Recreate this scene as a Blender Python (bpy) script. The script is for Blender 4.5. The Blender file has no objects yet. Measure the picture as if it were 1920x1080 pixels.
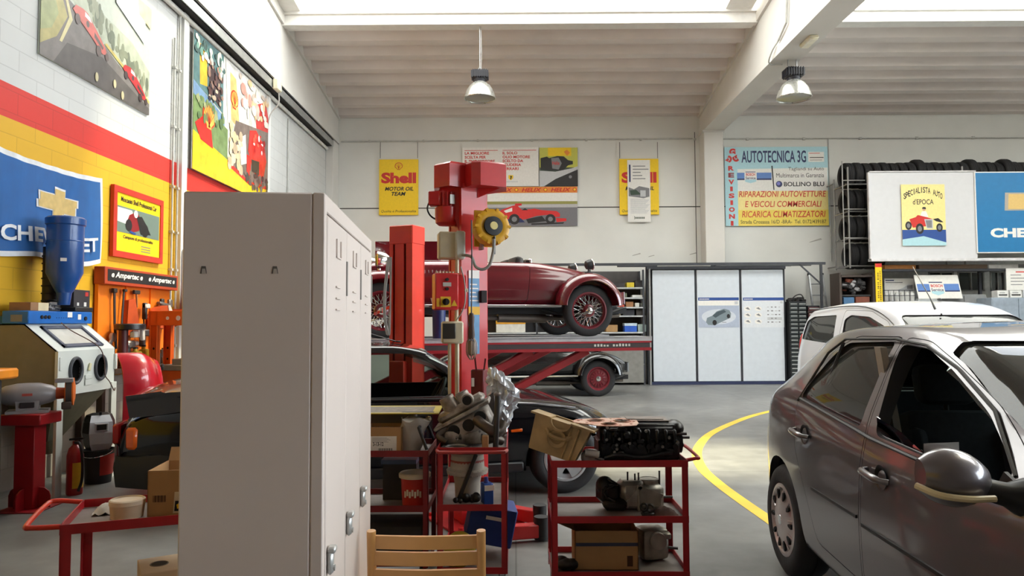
import bpy, bmesh, math, random
import numpy as np
from mathutils import Matrix, Vector, Euler
SC = bpy.context.scene
COL = SC.collection
random.seed(7)
# ------------------------------------------------------------------ camera
cam_d = bpy.data.cameras.new('camera'); cam_d.sensor_width = 36.0; cam_d.lens = 36.0 * 1350 / 1920
cam_d.clip_start = 0.05; cam_d.clip_end = 200
cam = bpy.data.objects.new('camera', cam_d); COL.objects.link(cam); SC.camera = cam
CAM_Z = 1.48
CAM_R = (Matrix.Rotation(math.atan(5 / 1350), 3, 'Z') @ Matrix.Rotation(math.pi / 2 + math.atan(65 / 1350), 3, 'X')
         @ Matrix.Rotation(-math.radians(.28), 3, 'Z'))
cam.matrix_world = Matrix.Translation((0, 0, CAM_Z)) @ CAM_R.to_4x4()
# ------------------------------------------------------------------ view, world, sun, skylight
SC.view_settings.view_transform = 'Standard'
SC.view_settings.look = 'None'
SC.view_settings.gamma = 1.0
SC.view_settings.use_curve_mapping = False
SC.view_settings.exposure = -0.05
SC.cycles.use_denoising = True
SC.cycles.max_bounces = 8
SC.cycles.diffuse_bounces = 5
SC.cycles.glossy_bounces = 4
SC.cycles.transmission_bounces = 6
SC.cycles.transparent_max_bounces = 12
SC.cycles.sample_clamp_indirect = 6.0
SC.cycles.caustics_reflective = False
SC.cycles.caustics_refractive = False
W = bpy.data.worlds.new('overcast_sky'); SC.world = W; W.use_nodes = True
bg = W.node_tree.nodes['Background']; bg.inputs[0].default_value = (.89, .95, 1.02, 1); bg.inputs[1].default_value = 6.0
wn = W.node_tree.nodes; wlk = W.node_tree.links            # hazy sky, much brighter on the sun's side
_tc = wn.new('ShaderNodeTexCoord'); _sp = wn.new('ShaderNodeSeparateXYZ'); _mr = wn.new('ShaderNodeMapRange'); _mr.interpolation_type = 'SMOOTHSTEP'
_mr.inputs['From Min'].default_value = .55; _mr.inputs['From Max'].default_value = .97; _mr.inputs['To Min'].default_value = 5.5; _mr.inputs['To Max'].default_value = 14.0
wlk.new(_tc.outputs['Generated'], _sp.inputs[0]); wlk.new(_sp.outputs['X'], _mr.inputs['Value']); wlk.new(_mr.outputs[0], bg.inputs[1])
sun_d = bpy.data.lights.new('sun', 'SUN'); sun_d.energy = 15.0; sun_d.angle = math.radians(6); sun_d.color = (1, .92, .62)
sun = bpy.data.objects.new('sun', sun_d); COL.objects.link(sun)
sun.rotation_euler = Vector((.80, .22, 1.0)).to_track_quat('Z', 'Y').to_euler()
def portal(name, loc, rot, sx, sy):
    d = bpy.data.lights.new(name, 'AREA'); d.shape = 'RECTANGLE'; d.size = sx; d.size_y = sy; d.cycles.is_portal = True
    o = bpy.data.objects.new(name, d); COL.objects.link(o); o.location = loc; o.rotation_euler = rot
# roof line of the hall: rises from the far wall towards a ridge above the camera
YB, XL, XBL = 17.75, -4.55, -4.38          # far wall, left wall, face of the left roof beam
def roof_z(y): return 6.76 + .132 * (YB - y) if y > 7.4 else 6.76 + .132 * (YB - 7.4) - .132 * (7.4 - y)
SKY = [[(8.7, 13.35)], [(8.7, 13.35), (2.4, 7.2)]]           # skylight strips (y range); the unseen near one is added for its light
BAYS = [(-4.38, 4.58), (5.12, 14.4)]       # clear bays between the roof beams
for (sx0, sx1), strips_ in zip(BAYS, SKY):
    for (y0, y1) in strips_:
        zc = roof_z((y0 + y1) / 2) + .2
        sl = math.atan(.132) * (-1 if y0 > 7.4 else 1)
        portal('skylight_portal', ((sx0 + sx1) / 2, (y0 + y1) / 2, zc), (sl, 0, 0), sx1 - sx0, y1 - y0 + .1)
SIDE = [(-4.5, -.4), (0, 4.0), (4.4, 8.4), (8.8, 12.0)]    # unseen side windows, put in the right wall for light from that side
for (y0, y1) in SIDE: portal('side_window_portal', (14.62, (y0 + y1) / 2, 3.2), (0, math.pi / 2, 0), 5.6, y1 - y0)

# ------------------------------------------------------------------ a pixel of the photograph to a point of the place
def ray(px, py):
    return CAM_R @ Vector(((px - 960) / 1350, (540 - py) / 1350, -1))
def at(px, py, Y):
    d = ray(px, py); return Vector((0, 0, CAM_Z)) + d * (Y / d.y)
def fl(px, py, z=0.0):
    d = ray(px, py); return Vector((0, 0, CAM_Z)) + d * ((z - CAM_Z) / d.z)
def wl(px, py, X):
    d = ray(px, py); return Vector((0, 0, CAM_Z)) + d * (X / d.x)
# ------------------------------------------------------------------ materials
def lin(c):
    c = c / 255.0
    return c / 12.92 if c <= .04045 else ((c + .055) / 1.055) ** 2.4
def rgb(c):
    return (lin(c[0]), lin(c[1]), lin(c[2]), 1)
_mats = {}
def M(name, col, rough=.5, metal=0.0, var=.12, scale=9.0, bump=0.0, coat=0.0, spec=.5, trans=0.0, emit=None, flake=0.0, dirt=None):
    """principled material whose colour and roughness wander with a noise texture"""
    if name in _mats: return _mats[name]
    m = bpy.data.materials.new(name); m.use_nodes = True
    nt = m.node_tree; N = nt.nodes; L = nt.links
    b = N['Principled BSDF']
    tc = N.new('ShaderNodeTexCoord')
    no = N.new('ShaderNodeTexNoise'); no.inputs['Scale'].default_value = scale; no.inputs['Detail'].default_value = 5
    L.new(tc.outputs['Object'], no.inputs['Vector'])
    mx = N.new('ShaderNodeMix'); mx.data_type = 'RGBA'
    c = rgb(col); d = dirt and rgb(dirt)
    mx.inputs['A'].default_value = tuple(x * (1 - var) for x in c[:3]) + (1,) if not d else d
    mx.inputs['B'].default_value = tuple(min(1, x * (1 + var)) for x in c[:3]) + (1,) if not d else c
    rp = N.new('ShaderNodeMapRange'); rp.inputs['From Min'].default_value = .3; rp.inputs['From Max'].default_value = .6 if d else .7
    L.new(no.outputs['Fac'], rp.inputs['Value']); L.new(rp.outputs['Result'], mx.inputs['Factor'])
    L.new(mx.outputs['Result'], b.inputs['Base Color'])
    rr = N.new('ShaderNodeMapRange'); rr.inputs['To Min'].default_value = max(.02, rough * .85); rr.inputs['To Max'].default_value = min(1, rough * 1.15)
    L.new(no.outputs['Fac'], rr.inputs['Value']); L.new(rr.outputs['Result'], b.inputs['Roughness'])
    b.inputs['Metallic'].default_value = metal
    b.inputs['Specular IOR Level'].default_value = spec
    b.inputs['Coat Weight'].default_value = coat; b.inputs['Coat Roughness'].default_value = .05
    b.inputs['Transmission Weight'].default_value = trans
    if emit: b.inputs['Emission Color'].default_value = rgb(col); b.inputs['Emission Strength'].default_value = emit
    if bump:
        bp = N.new('ShaderNodeBump'); bp.inputs['Strength'].default_value = bump; bp.inputs['Distance'].default_value = .02
        L.new(no.outputs['Fac'], bp.inputs['Height']); L.new(bp.outputs['Normal'], b.inputs['Normal'])
    _mats[name] = m; return m
def glass(name, col=(215, 225, 222), opac=.25, rough=.02):
    """thin pane: clear from both sides, tinted, with a mirror sheen"""
    if name in _mats: return _mats[name]
    m = bpy.data.materials.new(name); m.use_nodes = True
    nt = m.node_tree; N = nt.nodes; L = nt.links; N.remove(N['Principled BSDF'])
    out = N['Material Output']
    tr = N.new('ShaderNodeBsdfTransparent')
    no = N.new('ShaderNodeTexNoise'); no.inputs['Scale'].default_value = 3; tc = N.new('ShaderNodeTexCoord'); L.new(tc.outputs['Object'], no.inputs['Vector'])
    mx = N.new('ShaderNodeMix'); mx.data_type = 'RGBA'
    c = rgb(col); mx.inputs['A'].default_value = tuple(x * .95 for x in c[:3]) + (1,); mx.inputs['B'].default_value = c
    L.new(no.outputs['Fac'], mx.inputs['Factor']); L.new(mx.outputs['Result'], tr.inputs['Color'])
    gl = N.new('ShaderNodeBsdfGlossy'); gl.inputs['Roughness'].default_value = rough
    df = N.new('ShaderNodeBsdfDiffuse'); df.inputs['Color'].default_value = (.5, .52, .5, 1)
    m1 = N.new('ShaderNodeMixShader'); m1.inputs[0].default_value = opac * .25
    L.new(tr.outputs[0], m1.inputs[1]); L.new(df.outputs[0], m1.inputs[2])
    fr = N.new('ShaderNodeFresnel'); fr.inputs['IOR'].default_value = 1.5
    m2 = N.new('ShaderNodeMixShader'); L.new(fr.outputs[0], m2.inputs[0]); L.new(m1.outputs[0], m2.inputs[1]); L.new(gl.outputs[0], m2.inputs[2])
    L.new(m2.outputs[0], out.inputs[0]); _mats[name] = m; return m
# ------------------------------------------------------------------ mesh builder
def T(x, y, z): return Matrix.Translation((x, y, z))
def RX(a): return Matrix.Rotation(math.radians(a), 4, 'X')
def RY(a): return Matrix.Rotation(math.radians(a), 4, 'Y')
def RZ(a): return Matrix.Rotation(math.radians(a), 4, 'Z')
def frame(o, u, v, n):
    return Matrix(((u[0], v[0], n[0], o[0]), (u[1], v[1], n[1], o[1]), (u[2], v[2], n[2], o[2]), (0, 0, 0, 1)))
def zto(p0, p1):
    d = Vector(p1) - Vector(p0)
    return T(*p0) @ d.to_track_quat('Z', 'Y').to_matrix().to_4x4(), d.length
_box = {}
def box_geo(bev, sx, sy, sz, seg):
    k = (round(bev, 5), round(sx, 4), round(sy, 4), round(sz, 4), seg)
    if k not in _box:
        b = bmesh.new(); bmesh.ops.create_cube(b, size=1)
        for v in b.verts: v.co = Vector((v.co.x * sx, v.co.y * sy, v.co.z * sz))
        if bev > 0: bmesh.ops.bevel(b, geom=b.edges[:], offset=min(bev, .45 * min(sx, sy, sz)), segments=seg, affect='EDGES', profile=.5)
        b.verts.index_update()
        _box[k] = ([v.co.copy() for v in b.verts], [[v.index for v in f.verts] for f in b.faces]); b.free()
    return _box[k]
_txt = {}
class MB:
    def __init__(s, *mats):
        s.mats = list(mats); s.v = []; s.f = []; s.m = []; s.M = Matrix()
    def mi(s, m):
        if m is None: return 0
        if m not in s.mats: s.mats.append(m)
        return s.mats.index(m)
    def add(s, vs, fs, m=None):
        k = len(s.v); i = s.mi(m)
        s.v += [s.M @ Vector(p) for p in vs]
        s.f += [[a + k for a in f] for f in fs]; s.m += [i] * len(fs); return s
    def box(s, c, d, m=None, bev=0.0, rot=None, seg=1):
        vs, fs = box_geo(bev, d[0], d[1], d[2], seg)
        X = T(*c) @ rot if rot is not None else T(*c)
        return s.add([X @ p for p in vs], fs, m)
    def bb(s, a, b, m=None, bev=0.0):       # box from corner to corner
        return s.box([(p + q) / 2 for p, q in zip(a, b)], [abs(q - p) for p, q in zip(a, b)], m, bev)
    def cyl(s, p0, p1, r0, r1=None, m=None, n=20):
        r1 = r0 if r1 is None else r1
        X, h = zto(p0, p1); vs = []; fs = []
        for k in range(n):
            a = 2 * math.pi * k / n; c, q = math.cos(a), math.sin(a)
            vs += [X @ Vector((c * r0, q * r0, 0)), X @ Vector((c * r1, q * r1, h))]
        fs = [[2 * k, 2 * ((k + 1) % n), 2 * ((k + 1) % n) + 1, 2 * k + 1] for k in range(n)]
        fs += [[2 * k for k in range(n)][::-1], [2 * k + 1 for k in range(n)]]
        return s.add(vs, fs, m)
    def bar(s, p0, p1, w, h, m=None, bev=0.0):   # box beam along a segment
        X, l = zto(p0, p1)
        return s.box((0, 0, l / 2), (w, h, l), m, bev) if False else s._bar(X, l, w, h, m, bev)
    def _bar(s, X, l, w, h, m, bev):
        vs, fs = box_geo(bev, w, h, l, 1)
        return s.add([X @ T(0, 0, l / 2) @ p for p in vs], fs, m)
    def tube(s, path, r, m=None, n=8, closed=False):
        P = [Vector(p) for p in path]; rs = r if isinstance(r, (list, tuple)) else [r] * len(P)
        k = len(P); vs = []; fs = []; ref = None
        for i, p in enumerate(P):
            a = P[(i - 1) % k] if (i > 0 or closed) else p; b = P[(i + 1) % k] if (i < k - 1 or closed) else p
            t = (b - a).normalized()
            if ref is None:
                ref = t.orthogonal().normalized()
            ref = (ref - t * ref.dot(t)); ref = ref.normalized() if ref.length > 1e-6 else t.orthogonal().normalized()
            q = t.cross(ref)
            for j in range(n):
                w = 2 * math.pi * j / n; vs.append(p + (ref * math.cos(w) + q * math.sin(w)) * rs[i])
        for i in range(k if closed else k - 1):
            o = (i + 1) % k
            for j in range(n):
                fs.append([i * n + j, i * n + (j + 1) % n, o * n + (j + 1) % n, o * n + j])
        if not closed: fs += [list(range(n))[::-1], [(k - 1) * n + j for j in range(n)]]
        return s.add(vs, fs, m)
    def lathe(s, prof, m=None, n=28, X=None, arc=1.0):
        X = X or Matrix(); vs = []; fs = []; k = len(prof); full = arc >= 1
        nn = n if full else n + 1
        for i in range(nn):
            a = 2 * math.pi * arc * i / n; c, q = math.cos(a), math.sin(a)
            vs += [X @ Vector((r * c, r * q, z)) for r, z in prof]
        for i in range(n):
            o = (i + 1) % nn
            for j in range(k - 1): fs.append([i * k + j, o * k + j, o * k + j + 1, i * k + j + 1])
        return s.add(vs, fs, m)
    def prism(s, poly, h, m=None, X=None, z0=0.0):
        X = X or Matrix(); n = len(poly)
        vs = [X @ Vector((x, y, z0)) for x, y in poly] + [X @ Vector((x, y, z0 + h)) for x, y in poly]
        fs = [list(range(n))[::-1], [n + i for i in range(n)]] + [[i, (i + 1) % n, n + (i + 1) % n, n + i] for i in range(n)]
        return s.add(vs, fs, m)
    def loft(s, rings, m=None, caps=True):
        n = len(rings[0]); vs = [p for r in rings for p in r]; fs = []
        for i in range(len(rings) - 1):
            for j in range(n): fs.append([i * n + j, i * n + (j + 1) % n, (i + 1) * n + (j + 1) % n, (i + 1) * n + j])
        if caps: fs += [list(range(n))[::-1], [(len(rings) - 1) * n + j for j in range(n)]]
        return s.add(vs, fs, m)
    def ball(s, c, r, m=None, n=16, k=10, X=None):
        r = r if isinstance(r, (list, tuple)) else (r, r, r); X = X or Matrix()
        vs = []; fs = []
        for i in range(k + 1):
            t = math.pi * i / k
            for j in range(n):
                a = 2 * math.pi * j / n
                vs.append(Vector(c) + X @ Vector((r[0] * math.sin(t) * math.cos(a), r[1] * math.sin(t) * math.sin(a), r[2] * math.cos(t))))
        for i in range(k):
            for j in range(n): fs.append([i * n + j, (i + 1) * n + j, (i + 1) * n + (j + 1) % n, i * n + (j + 1) % n])
        return s.add(vs, fs, m)
    def ring(s, c, R, r, m=None, X=None, n=32, k=10):
        X = X or Matrix()
        return s.tube([Vector(c) + X @ Vector((R * math.cos(2 * math.pi * i / n), R * math.sin(2 * math.pi * i / n), 0)) for i in range(n)], r, m, k, True)
    # flat print work in the (x right, y up) plane of s.M, lifted by layer
    def rect(s, x0, y0, x1, y1, m, z=0.0):
        return s.add([(x0, y0, z), (x1, y0, z), (x1, y1, z), (x0, y1, z)], [[0, 1, 2, 3]], m)
    def poly(s, pts, m, z=0.0):
        return s.add([(x, y, z) for x, y in pts], [list(range(len(pts)))], m)
    def disc(s, x, y, rx, m, z=0.0, ry=None, n=28):
        ry = ry or rx
        return s.poly([(x + rx * math.cos(2 * math.pi * i / n), y + ry * math.sin(2 * math.pi * i / n)) for i in range(n)], m, z)
    def text(s, t, x, y, w, h, m, z=0.0, bold=0.0, shear=0.0, align='L', sp=1.0):
        """lettering set to height h of the capitals and, if w is given, to width w"""
        k = (t, bold, shear, sp)
        if k not in _txt:
            c = bpy.data.curves.new('lettering', 'FONT'); c.body = t; c.size = 1; c.offset = bold; c.shear = shear; c.space_character = sp
            c.resolution_u = 3; c.fill_mode = 'FRONT'
            o = bpy.data.objects.new('lettering', c); me = bpy.data.meshes.new_from_object(o)
            vs = [v.co.copy() for v in me.vertices]; fs = [list(p.vertices) for p in me.polygons]
            bpy.data.objects.remove(o); bpy.data.curves.remove(c); bpy.data.meshes.remove(me); _txt[k] = (vs, fs)
        vs, fs = _txt[k]
        if not vs: return s
        x0 = min(p.x for p in vs); x1 = max(p.x for p in vs); y0 = min(p.y for p in vs); y1 = max(p.y for p in vs)
        sy = h / (y1 - y0); sx = w / (x1 - x0) if w else sy
        ww = (x1 - x0) * sx; ox = x if align == 'L' else x - ww / 2 if align == 'C' else x - ww
        return s.add([((p.x - x0) * sx + ox, (p.y - y0) * sy + y, z) for p in vs], fs, m)
    def mesh(s, name, angle=38, fix=False):
        me = bpy.data.meshes.new(name); me.from_pydata(s.v, [], s.f)
        for m in s.mats: me.materials.append(m)
        me.polygons.foreach_set('material_index', s.m)
        me.update()
        if fix:
            b = bmesh.new(); b.from_mesh(me); bmesh.ops.remove_doubles(b, verts=b.verts, dist=1e-5)
            bmesh.ops.recalc_face_normals(b, faces=b.faces); b.to_mesh(me); b.free()
        smooth(me, angle); return me
    def build(s, name, parent=None, angle=38, fix=False, label=None):
        return link(name, s.mesh(name, angle, fix), parent, label)
def smooth(me, angle=38):
    if angle:
        me.polygons.foreach_set('use_smooth', [True] * len(me.polygons))
        me.set_sharp_from_angle(angle=math.radians(angle))
def link(name, me, parent=None, label=None):
    o = bpy.data.objects.new(name, me); COL.objects.link(o)
    if parent is not None: o.parent = parent
    if label: o['label'] = label
    return o
def tag(o, label, cat, group=None):
    o['label'] = label; o['category'] = cat
    if group: o['group'] = group
    return o
def thing(name, label, cat, loc=(0, 0, 0), rz=0.0, group=None):
    o = bpy.data.objects.new(name, None); COL.objects.link(o); o.empty_display_size = .1
    o.location = loc; o.rotation_euler = (0, 0, math.radians(rz)); return tag(o, label, cat, group)
def solo(mb, name, label, cat, group=None, origin=None, angle=38, fix=False):
    """a thing that is one mesh; its origin is put at its base"""
    if origin is not None:
        o3 = Vector(origin); mb.v = [p - o3 for p in mb.v]
    o = mb.build(name, None, angle, fix)
    if origin is not None: o.location = origin
    return tag(o, label, cat, group)
def struct(mb, name, angle=38, fix=False):
    o = mb.build(name, None, angle, fix); o['kind'] = 'structure'; return o
def dup(root, loc, rz, label, group=None):
    r = root.copy(); COL.objects.link(r); r.location = loc; r.rotation_euler = (0, 0, math.radians(rz)); r['label'] = label
    if group: r['group'] = group
    for ch in list(root.children):
        c = ch.copy(); COL.objects.link(c); c.parent = r
        for g in ch.children:
            d = g.copy(); COL.objects.link(d); d.parent = c
    return r
def boolean(me, cut, op='DIFFERENCE'):
    a = link('solid', me); b = link('cutter', cut)
    md = a.modifiers.new('cut', 'BOOLEAN'); md.operation = op; md.object = b; md.solver = 'EXACT'
    bpy.context.view_layer.update()
    dg = bpy.context.evaluated_depsgraph_get()
    out = bpy.data.meshes.new_from_object(a.evaluated_get(dg))
    bpy.data.objects.remove(a); bpy.data.objects.remove(b); return out
def pchip(kn, x):
    X = np.array([k[0] for k in kn], float); Y = np.array([k[1] for k in kn], float); x = np.clip(np.asarray(x, float), X[0], X[-1])
    h = np.diff(X); d = np.diff(Y) / h; m = np.zeros(len(X)); m[0] = d[0]; m[-1] = d[-1]
    for i in range(1, len(X) - 1):
        if d[i - 1] * d[i] > 0:
            w1 = 2 * h[i] + h[i - 1]; w2 = h[i] + 2 * h[i - 1]; m[i] = (w1 + w2) / (w1 / d[i - 1] + w2 / d[i])
    i = np.clip(np.searchsorted(X, x, side='right') - 1, 0, len(h) - 1); t = (x - X[i]) / h[i]
    return ((2 * t**3 - 3 * t**2 + 1) * Y[i] + (t**3 - 2 * t**2 + t) * h[i] * m[i] + (-2 * t**3 + 3 * t**2) * Y[i + 1] + (t**3 - t**2) * h[i] * m[i + 1])
def crom(P, k):
    """Catmull-Rom curve through the points P, k steps per span"""
    P = [Vector(p) for p in P]; Q = [P[0] * 2 - P[1]] + P + [P[-1] * 2 - P[-2]]; out = []
    for i in range(1, len(Q) - 2):
        for j in range(k):
            t = j / k; a, b, c, d = Q[i - 1], Q[i], Q[i + 1], Q[i + 2]
            out.append(.5 * ((2 * b) + (c - a) * t + (2 * a - 5 * b + 4 * c - d) * t * t + (3 * b - a - 3 * c + d) * t**3))
    return out + [P[-1]]
# ================================================================== the hall
white_paint = M('white_wall_paint', (222, 222, 218), .8, var=.04, scale=1.3)
concrete = M('painted_concrete', (214, 211, 206), .8, var=.05, scale=1.2)
dark_gap = M('dark_joint_and_shade', (60, 58, 56), .9)
grey_metal = M('galvanised_steel', (170, 172, 172), .4, .6)
conduit_m = M('conduit_grey', (186, 186, 182), .5)
def wall_mat():
    m = bpy.data.materials.new('painted_block_wall'); m.use_nodes = True; nt = m.node_tree; N = nt.nodes; L = nt.links; b = N['Principled BSDF']
    tc = N.new('ShaderNodeTexCoord'); sp = N.new('ShaderNodeSeparateXYZ'); L.new(tc.outputs['Object'], sp.inputs[0])
    cb = N.new('ShaderNodeCombineXYZ'); L.new(sp.outputs['Y'], cb.inputs['X']); L.new(sp.outputs['Z'], cb.inputs['Y'])
    br = N.new('ShaderNodeTexBrick'); L.new(cb.outputs[0], br.inputs['Vector'])
    br.inputs['Scale'].default_value = 1; br.inputs['Brick Width'].default_value = .5; br.inputs['Row Height'].default_value = .2
    br.inputs['Mortar Size'].default_value = .006; br.inputs['Mortar Smooth'].default_value = .4; br.inputs['Bias'].default_value = 0
    br.inputs['Color1'].default_value = (1, 1, 1, 1); br.inputs['Color2'].default_value = (.95, .95, .95, 1); br.inputs['Mortar'].default_value = (.80, .80, .80, 1)
    cr = N.new('ShaderNodeValToRGB'); cr.color_ramp.interpolation = 'CONSTANT'
    mr = N.new('ShaderNodeMapRange'); mr.inputs['From Max'].default_value = 8; L.new(sp.outputs['Z'], mr.inputs['Value']); L.new(mr.outputs[0], cr.inputs[0])
    e = cr.color_ramp.elements; e[0].position = 0; e[0].color = rgb((176, 170, 160)); e[1].position = .9 / 8; e[1].color = rgb((222, 172, 34))
    x = e.new(3.335 / 8); x.color = rgb((214, 52, 44)); x = e.new(3.655 / 8); x.color = rgb((206, 207, 206))
    no = N.new('ShaderNodeTexNoise'); no.inputs['Scale'].default_value = 2.2; no.inputs['Detail'].default_value = 6; L.new(tc.outputs['Object'], no.inputs['Vector'])
    m0 = N.new('ShaderNodeMapRange'); m0.inputs['To Min'].default_value = .93; m0.inputs['To Max'].default_value = 1.05; L.new(no.outputs['Fac'], m0.inputs['Value'])
    mx = N.new('ShaderNodeMix'); mx.data_type = 'RGBA'; mx.blend_type = 'MULTIPLY'; mx.inputs['Factor'].default_value = 1
    L.new(cr.outputs[0], mx.inputs['A']); L.new(br.outputs['Color'], mx.inputs['B'])
    m2 = N.new('ShaderNodeVectorMath'); m2.operation = 'SCALE'; L.new(mx.outputs['Result'], m2.inputs[0]); L.new(m0.outputs[0], m2.inputs['Scale'])
    L.new(m2.outputs[0], b.inputs['Base Color']); b.inputs['Roughness'].default_value = .6
    bp = N.new('ShaderNodeBump'); bp.inputs['Strength'].default_value = .25; bp.inputs['Distance'].default_value = .01; L.new(br.outputs['Color'], bp.inputs['Height']); L.new(bp.outputs[0], b.inputs['Normal'])
    return m
def floor_mat():
    m = bpy.data.materials.new('worn_concrete_floor'); m.use_nodes = True; nt = m.node_tree; N = nt.nodes; L = nt.links; b = N['Principled BSDF']
    tc = N.new('ShaderNodeTexCoord')
    n1 = N.new('ShaderNodeTexNoise'); n1.inputs['Scale'].default_value = .55; n1.inputs['Detail'].default_value = 8; n1.inputs['Roughness'].default_value = .65
    n2 = N.new('ShaderNodeTexNoise'); n2.inputs['Scale'].default_value = 5; n2.inputs['Detail'].default_value = 8
    n3 = N.new('ShaderNodeTexNoise'); n3.inputs['Scale'].default_value = 1.4; n3.inputs['Detail'].default_value = 3
    for n in (n1, n2, n3): L.new(tc.outputs['Object'], n.inputs['Vector'])
    r1 = N.new('ShaderNodeValToRGB'); e = r1.color_ramp.elements; e[0].position = .33; e[0].color = rgb((98, 97, 95)); e[1].position = .64; e[1].color = rgb((136, 136, 134))
    L.new(n1.outputs['Fac'], r1.inputs[0])
    r2 = N.new('ShaderNodeMapRange'); r2.inputs['From Min'].default_value = .3; r2.inputs['From Max'].default_value = .7; r2.inputs['To Min'].default_value = .82; r2.inputs['To Max'].default_value = 1.06; L.new(n2.outputs['Fac'], r2.inputs[0])
    r3 = N.new('ShaderNodeMapRange'); r3.inputs['From Min'].default_value = .24; r3.inputs['From Max'].default_value = .36; r3.inputs['To Min'].default_value = .55; r3.inputs['To Max'].default_value = 1; L.new(n3.outputs['Fac'], r3.inputs[0])
    br = N.new('ShaderNodeTexBrick'); br.offset = 0; br.inputs['Scale'].default_value = 1; br.inputs['Brick Width'].default_value = 4.4; br.inputs['Row Height'].default_value = 3.6; br.inputs['Mortar Size'].default_value = .006; br.inputs['Mortar Smooth'].default_value = .2
    br.inputs['Color1'].default_value = (1, 1, 1, 1); br.inputs['Color2'].default_value = (.97, .97, .97, 1); br.inputs['Mortar'].default_value = (.5, .5, .5, 1); L.new(tc.outputs['Object'], br.inputs['Vector'])
    mu = N.new('ShaderNodeMath'); mu.operation = 'MULTIPLY'; L.new(r2.outputs[0], mu.inputs[0]); L.new(r3.outputs[0], mu.inputs[1])
    mx = N.new('ShaderNodeMix'); mx.data_type = 'RGBA'; mx.blend_type = 'MULTIPLY'; mx.inputs['Factor'].default_value = 1; L.new(r1.outputs[0], mx.inputs['A']); L.new(br.outputs['Color'], mx.inputs['B'])
    sc = N.new('ShaderNodeVectorMath'); sc.operation = 'SCALE'; L.new(mx.outputs['Result'], sc.inputs[0]); L.new(mu.outputs[0], sc.inputs['Scale']); L.new(sc.outputs[0], b.inputs['Base Color'])
    rr = N.new('ShaderNodeMapRange'); rr.inputs['To Min'].default_value = .28; rr.inputs['To Max'].default_value = .62; L.new(n1.outputs['Fac'], rr.inputs[0]); L.new(rr.outputs[0], b.inputs['Roughness'])
    bp = N.new('ShaderNodeBump'); bp.inputs['Strength'].default_value = .08; bp.inputs['Distance'].default_value = .01; L.new(n2.outputs['Fac'], bp.inputs['Height']); L.new(bp.outputs[0], b.inputs['Normal'])
    return m
def grp_mat(name='translucent_roof_sheet', f=.72):
    m = bpy.data.materials.new(name); m.use_nodes = True; nt = m.node_tree; N = nt.nodes; L = nt.links; N.remove(N['Principled BSDF'])
    tr = N.new('ShaderNodeBsdfTransparent'); tl = N.new('ShaderNodeBsdfTranslucent'); mx = N.new('ShaderNodeMixShader'); mx.inputs[0].default_value = f
    wv = N.new('ShaderNodeTexWave'); wv.inputs['Scale'].default_value = 2; tc = N.new('ShaderNodeTexCoord'); L.new(tc.outputs['Object'], wv.inputs['Vector'])
    r = N.new('ShaderNodeMapRange'); r.inputs['To Min'].default_value = .88; r.inputs['To Max'].default_value = .96; L.new(wv.outputs['Fac'], r.inputs[0]); L.new(r.outputs[0], tr.inputs['Color'])
    L.new(tr.outputs[0], mx.inputs[1]); L.new(tl.outputs[0], mx.inputs[2]); L.new(mx.outputs[0], N['Material Output'].inputs[0]); return m
XR, YF = 14.6, -6.0
b = MB(floor_mat()); b.bb((XL - .3, YF - .3, -.15), (XR + .3, YB + .3, 0)); struct(b, 'floor', 0)
b = MB(wall_mat()); b.bb((XL - .25, YF, 0), (XL, YB, 8.3)); struct(b, 'wall_left', 0)
# far wall: prefabricated concrete panels with open joints
b = MB(white_paint); b.bb((XL - .25, YB, 0), (XR + .25, YB + .25, 8.0))
for z in (4.33,): b.bb((XL, YB - .004, z - .012), (XR, YB, z + .012), dark_gap)
for x in (XL + .03, 4.5, 5.2): b.bb((x - .008, YB - .004, 0), (x + .008, YB, 6.2), dark_gap)
b.bb((XL, YB - .03, 6.70), (XR, YB, 6.75), dark_gap)  # dark strip painting the shadow in the gap under the roof
for (px, py, s) in ((1194, 480, 1), (1222, 482, .7), (1300, 478, .8), (1530, 455, 1.5)):
    p = at(px, py, YB); b.poly  # scuff marks
    st = M('scuff', (165, 163, 158), .9); b.add([(p.x - .12 * s, YB - .002, p.z), (p.x + .1 * s, YB - .002, p.z + .05 * s), (p.x + .08 * s, YB - .002, p.z + .075 * s), (p.x - .1 * s, YB - .002, p.z + .02)], [[0, 1, 2, 3]], st)
struct(b, 'wall_back', 0)
b = MB(white_paint); b.bb((XR, YF, 0), (XR + .25, YB, .4)); b.bb((XR, YF, 6.0), (XR + .25, YB, 8.3)); ye = YF
for (a, c) in SIDE + [(YB, YB)]: b.bb((XR, ye, .4), (XR + .25, a, 6.0)); ye = c
struct(b, 'wall_right', 0)
for i, (a, c) in enumerate(SIDE):
    b = MB(M('window_frame_grey', (120, 122, 124), .5))
    for y in (a, (a + c) / 2 - .03, c - .06): b.bb((XR + .02, y, .4), (XR + .08, y + .06, 6.0))
    for z in (.4, 3.2, 5.94): b.bb((XR + .02, a, z), (XR + .08, c, z + .06))
    o = struct(b, 'window_%d' % (i + 20), 0); g = MB(glass('clear_pane', (240, 244, 244), .1)); g.add([(XR + .05, a, .4), (XR + .05, c, .4), (XR + .05, c, 6.0), (XR + .05, a, 6.0)], [[0, 1, 2, 3]]); g.build('pane', o, 0)

b = MB(M('rear_wall_paint', (134, 122, 116), .8)); b.bb((XL - .25, YF - .25, 0), (XR + .25, YF, 8.3)); struct(b, 'wall_front', 0)
b = MB(M('outdoor_ground', (196, 194, 188), .9)); b.bb((XR + .31, YF - 10, -.16), (45, YB + 10, -.02)); struct(b, 'ground', 0)
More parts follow.
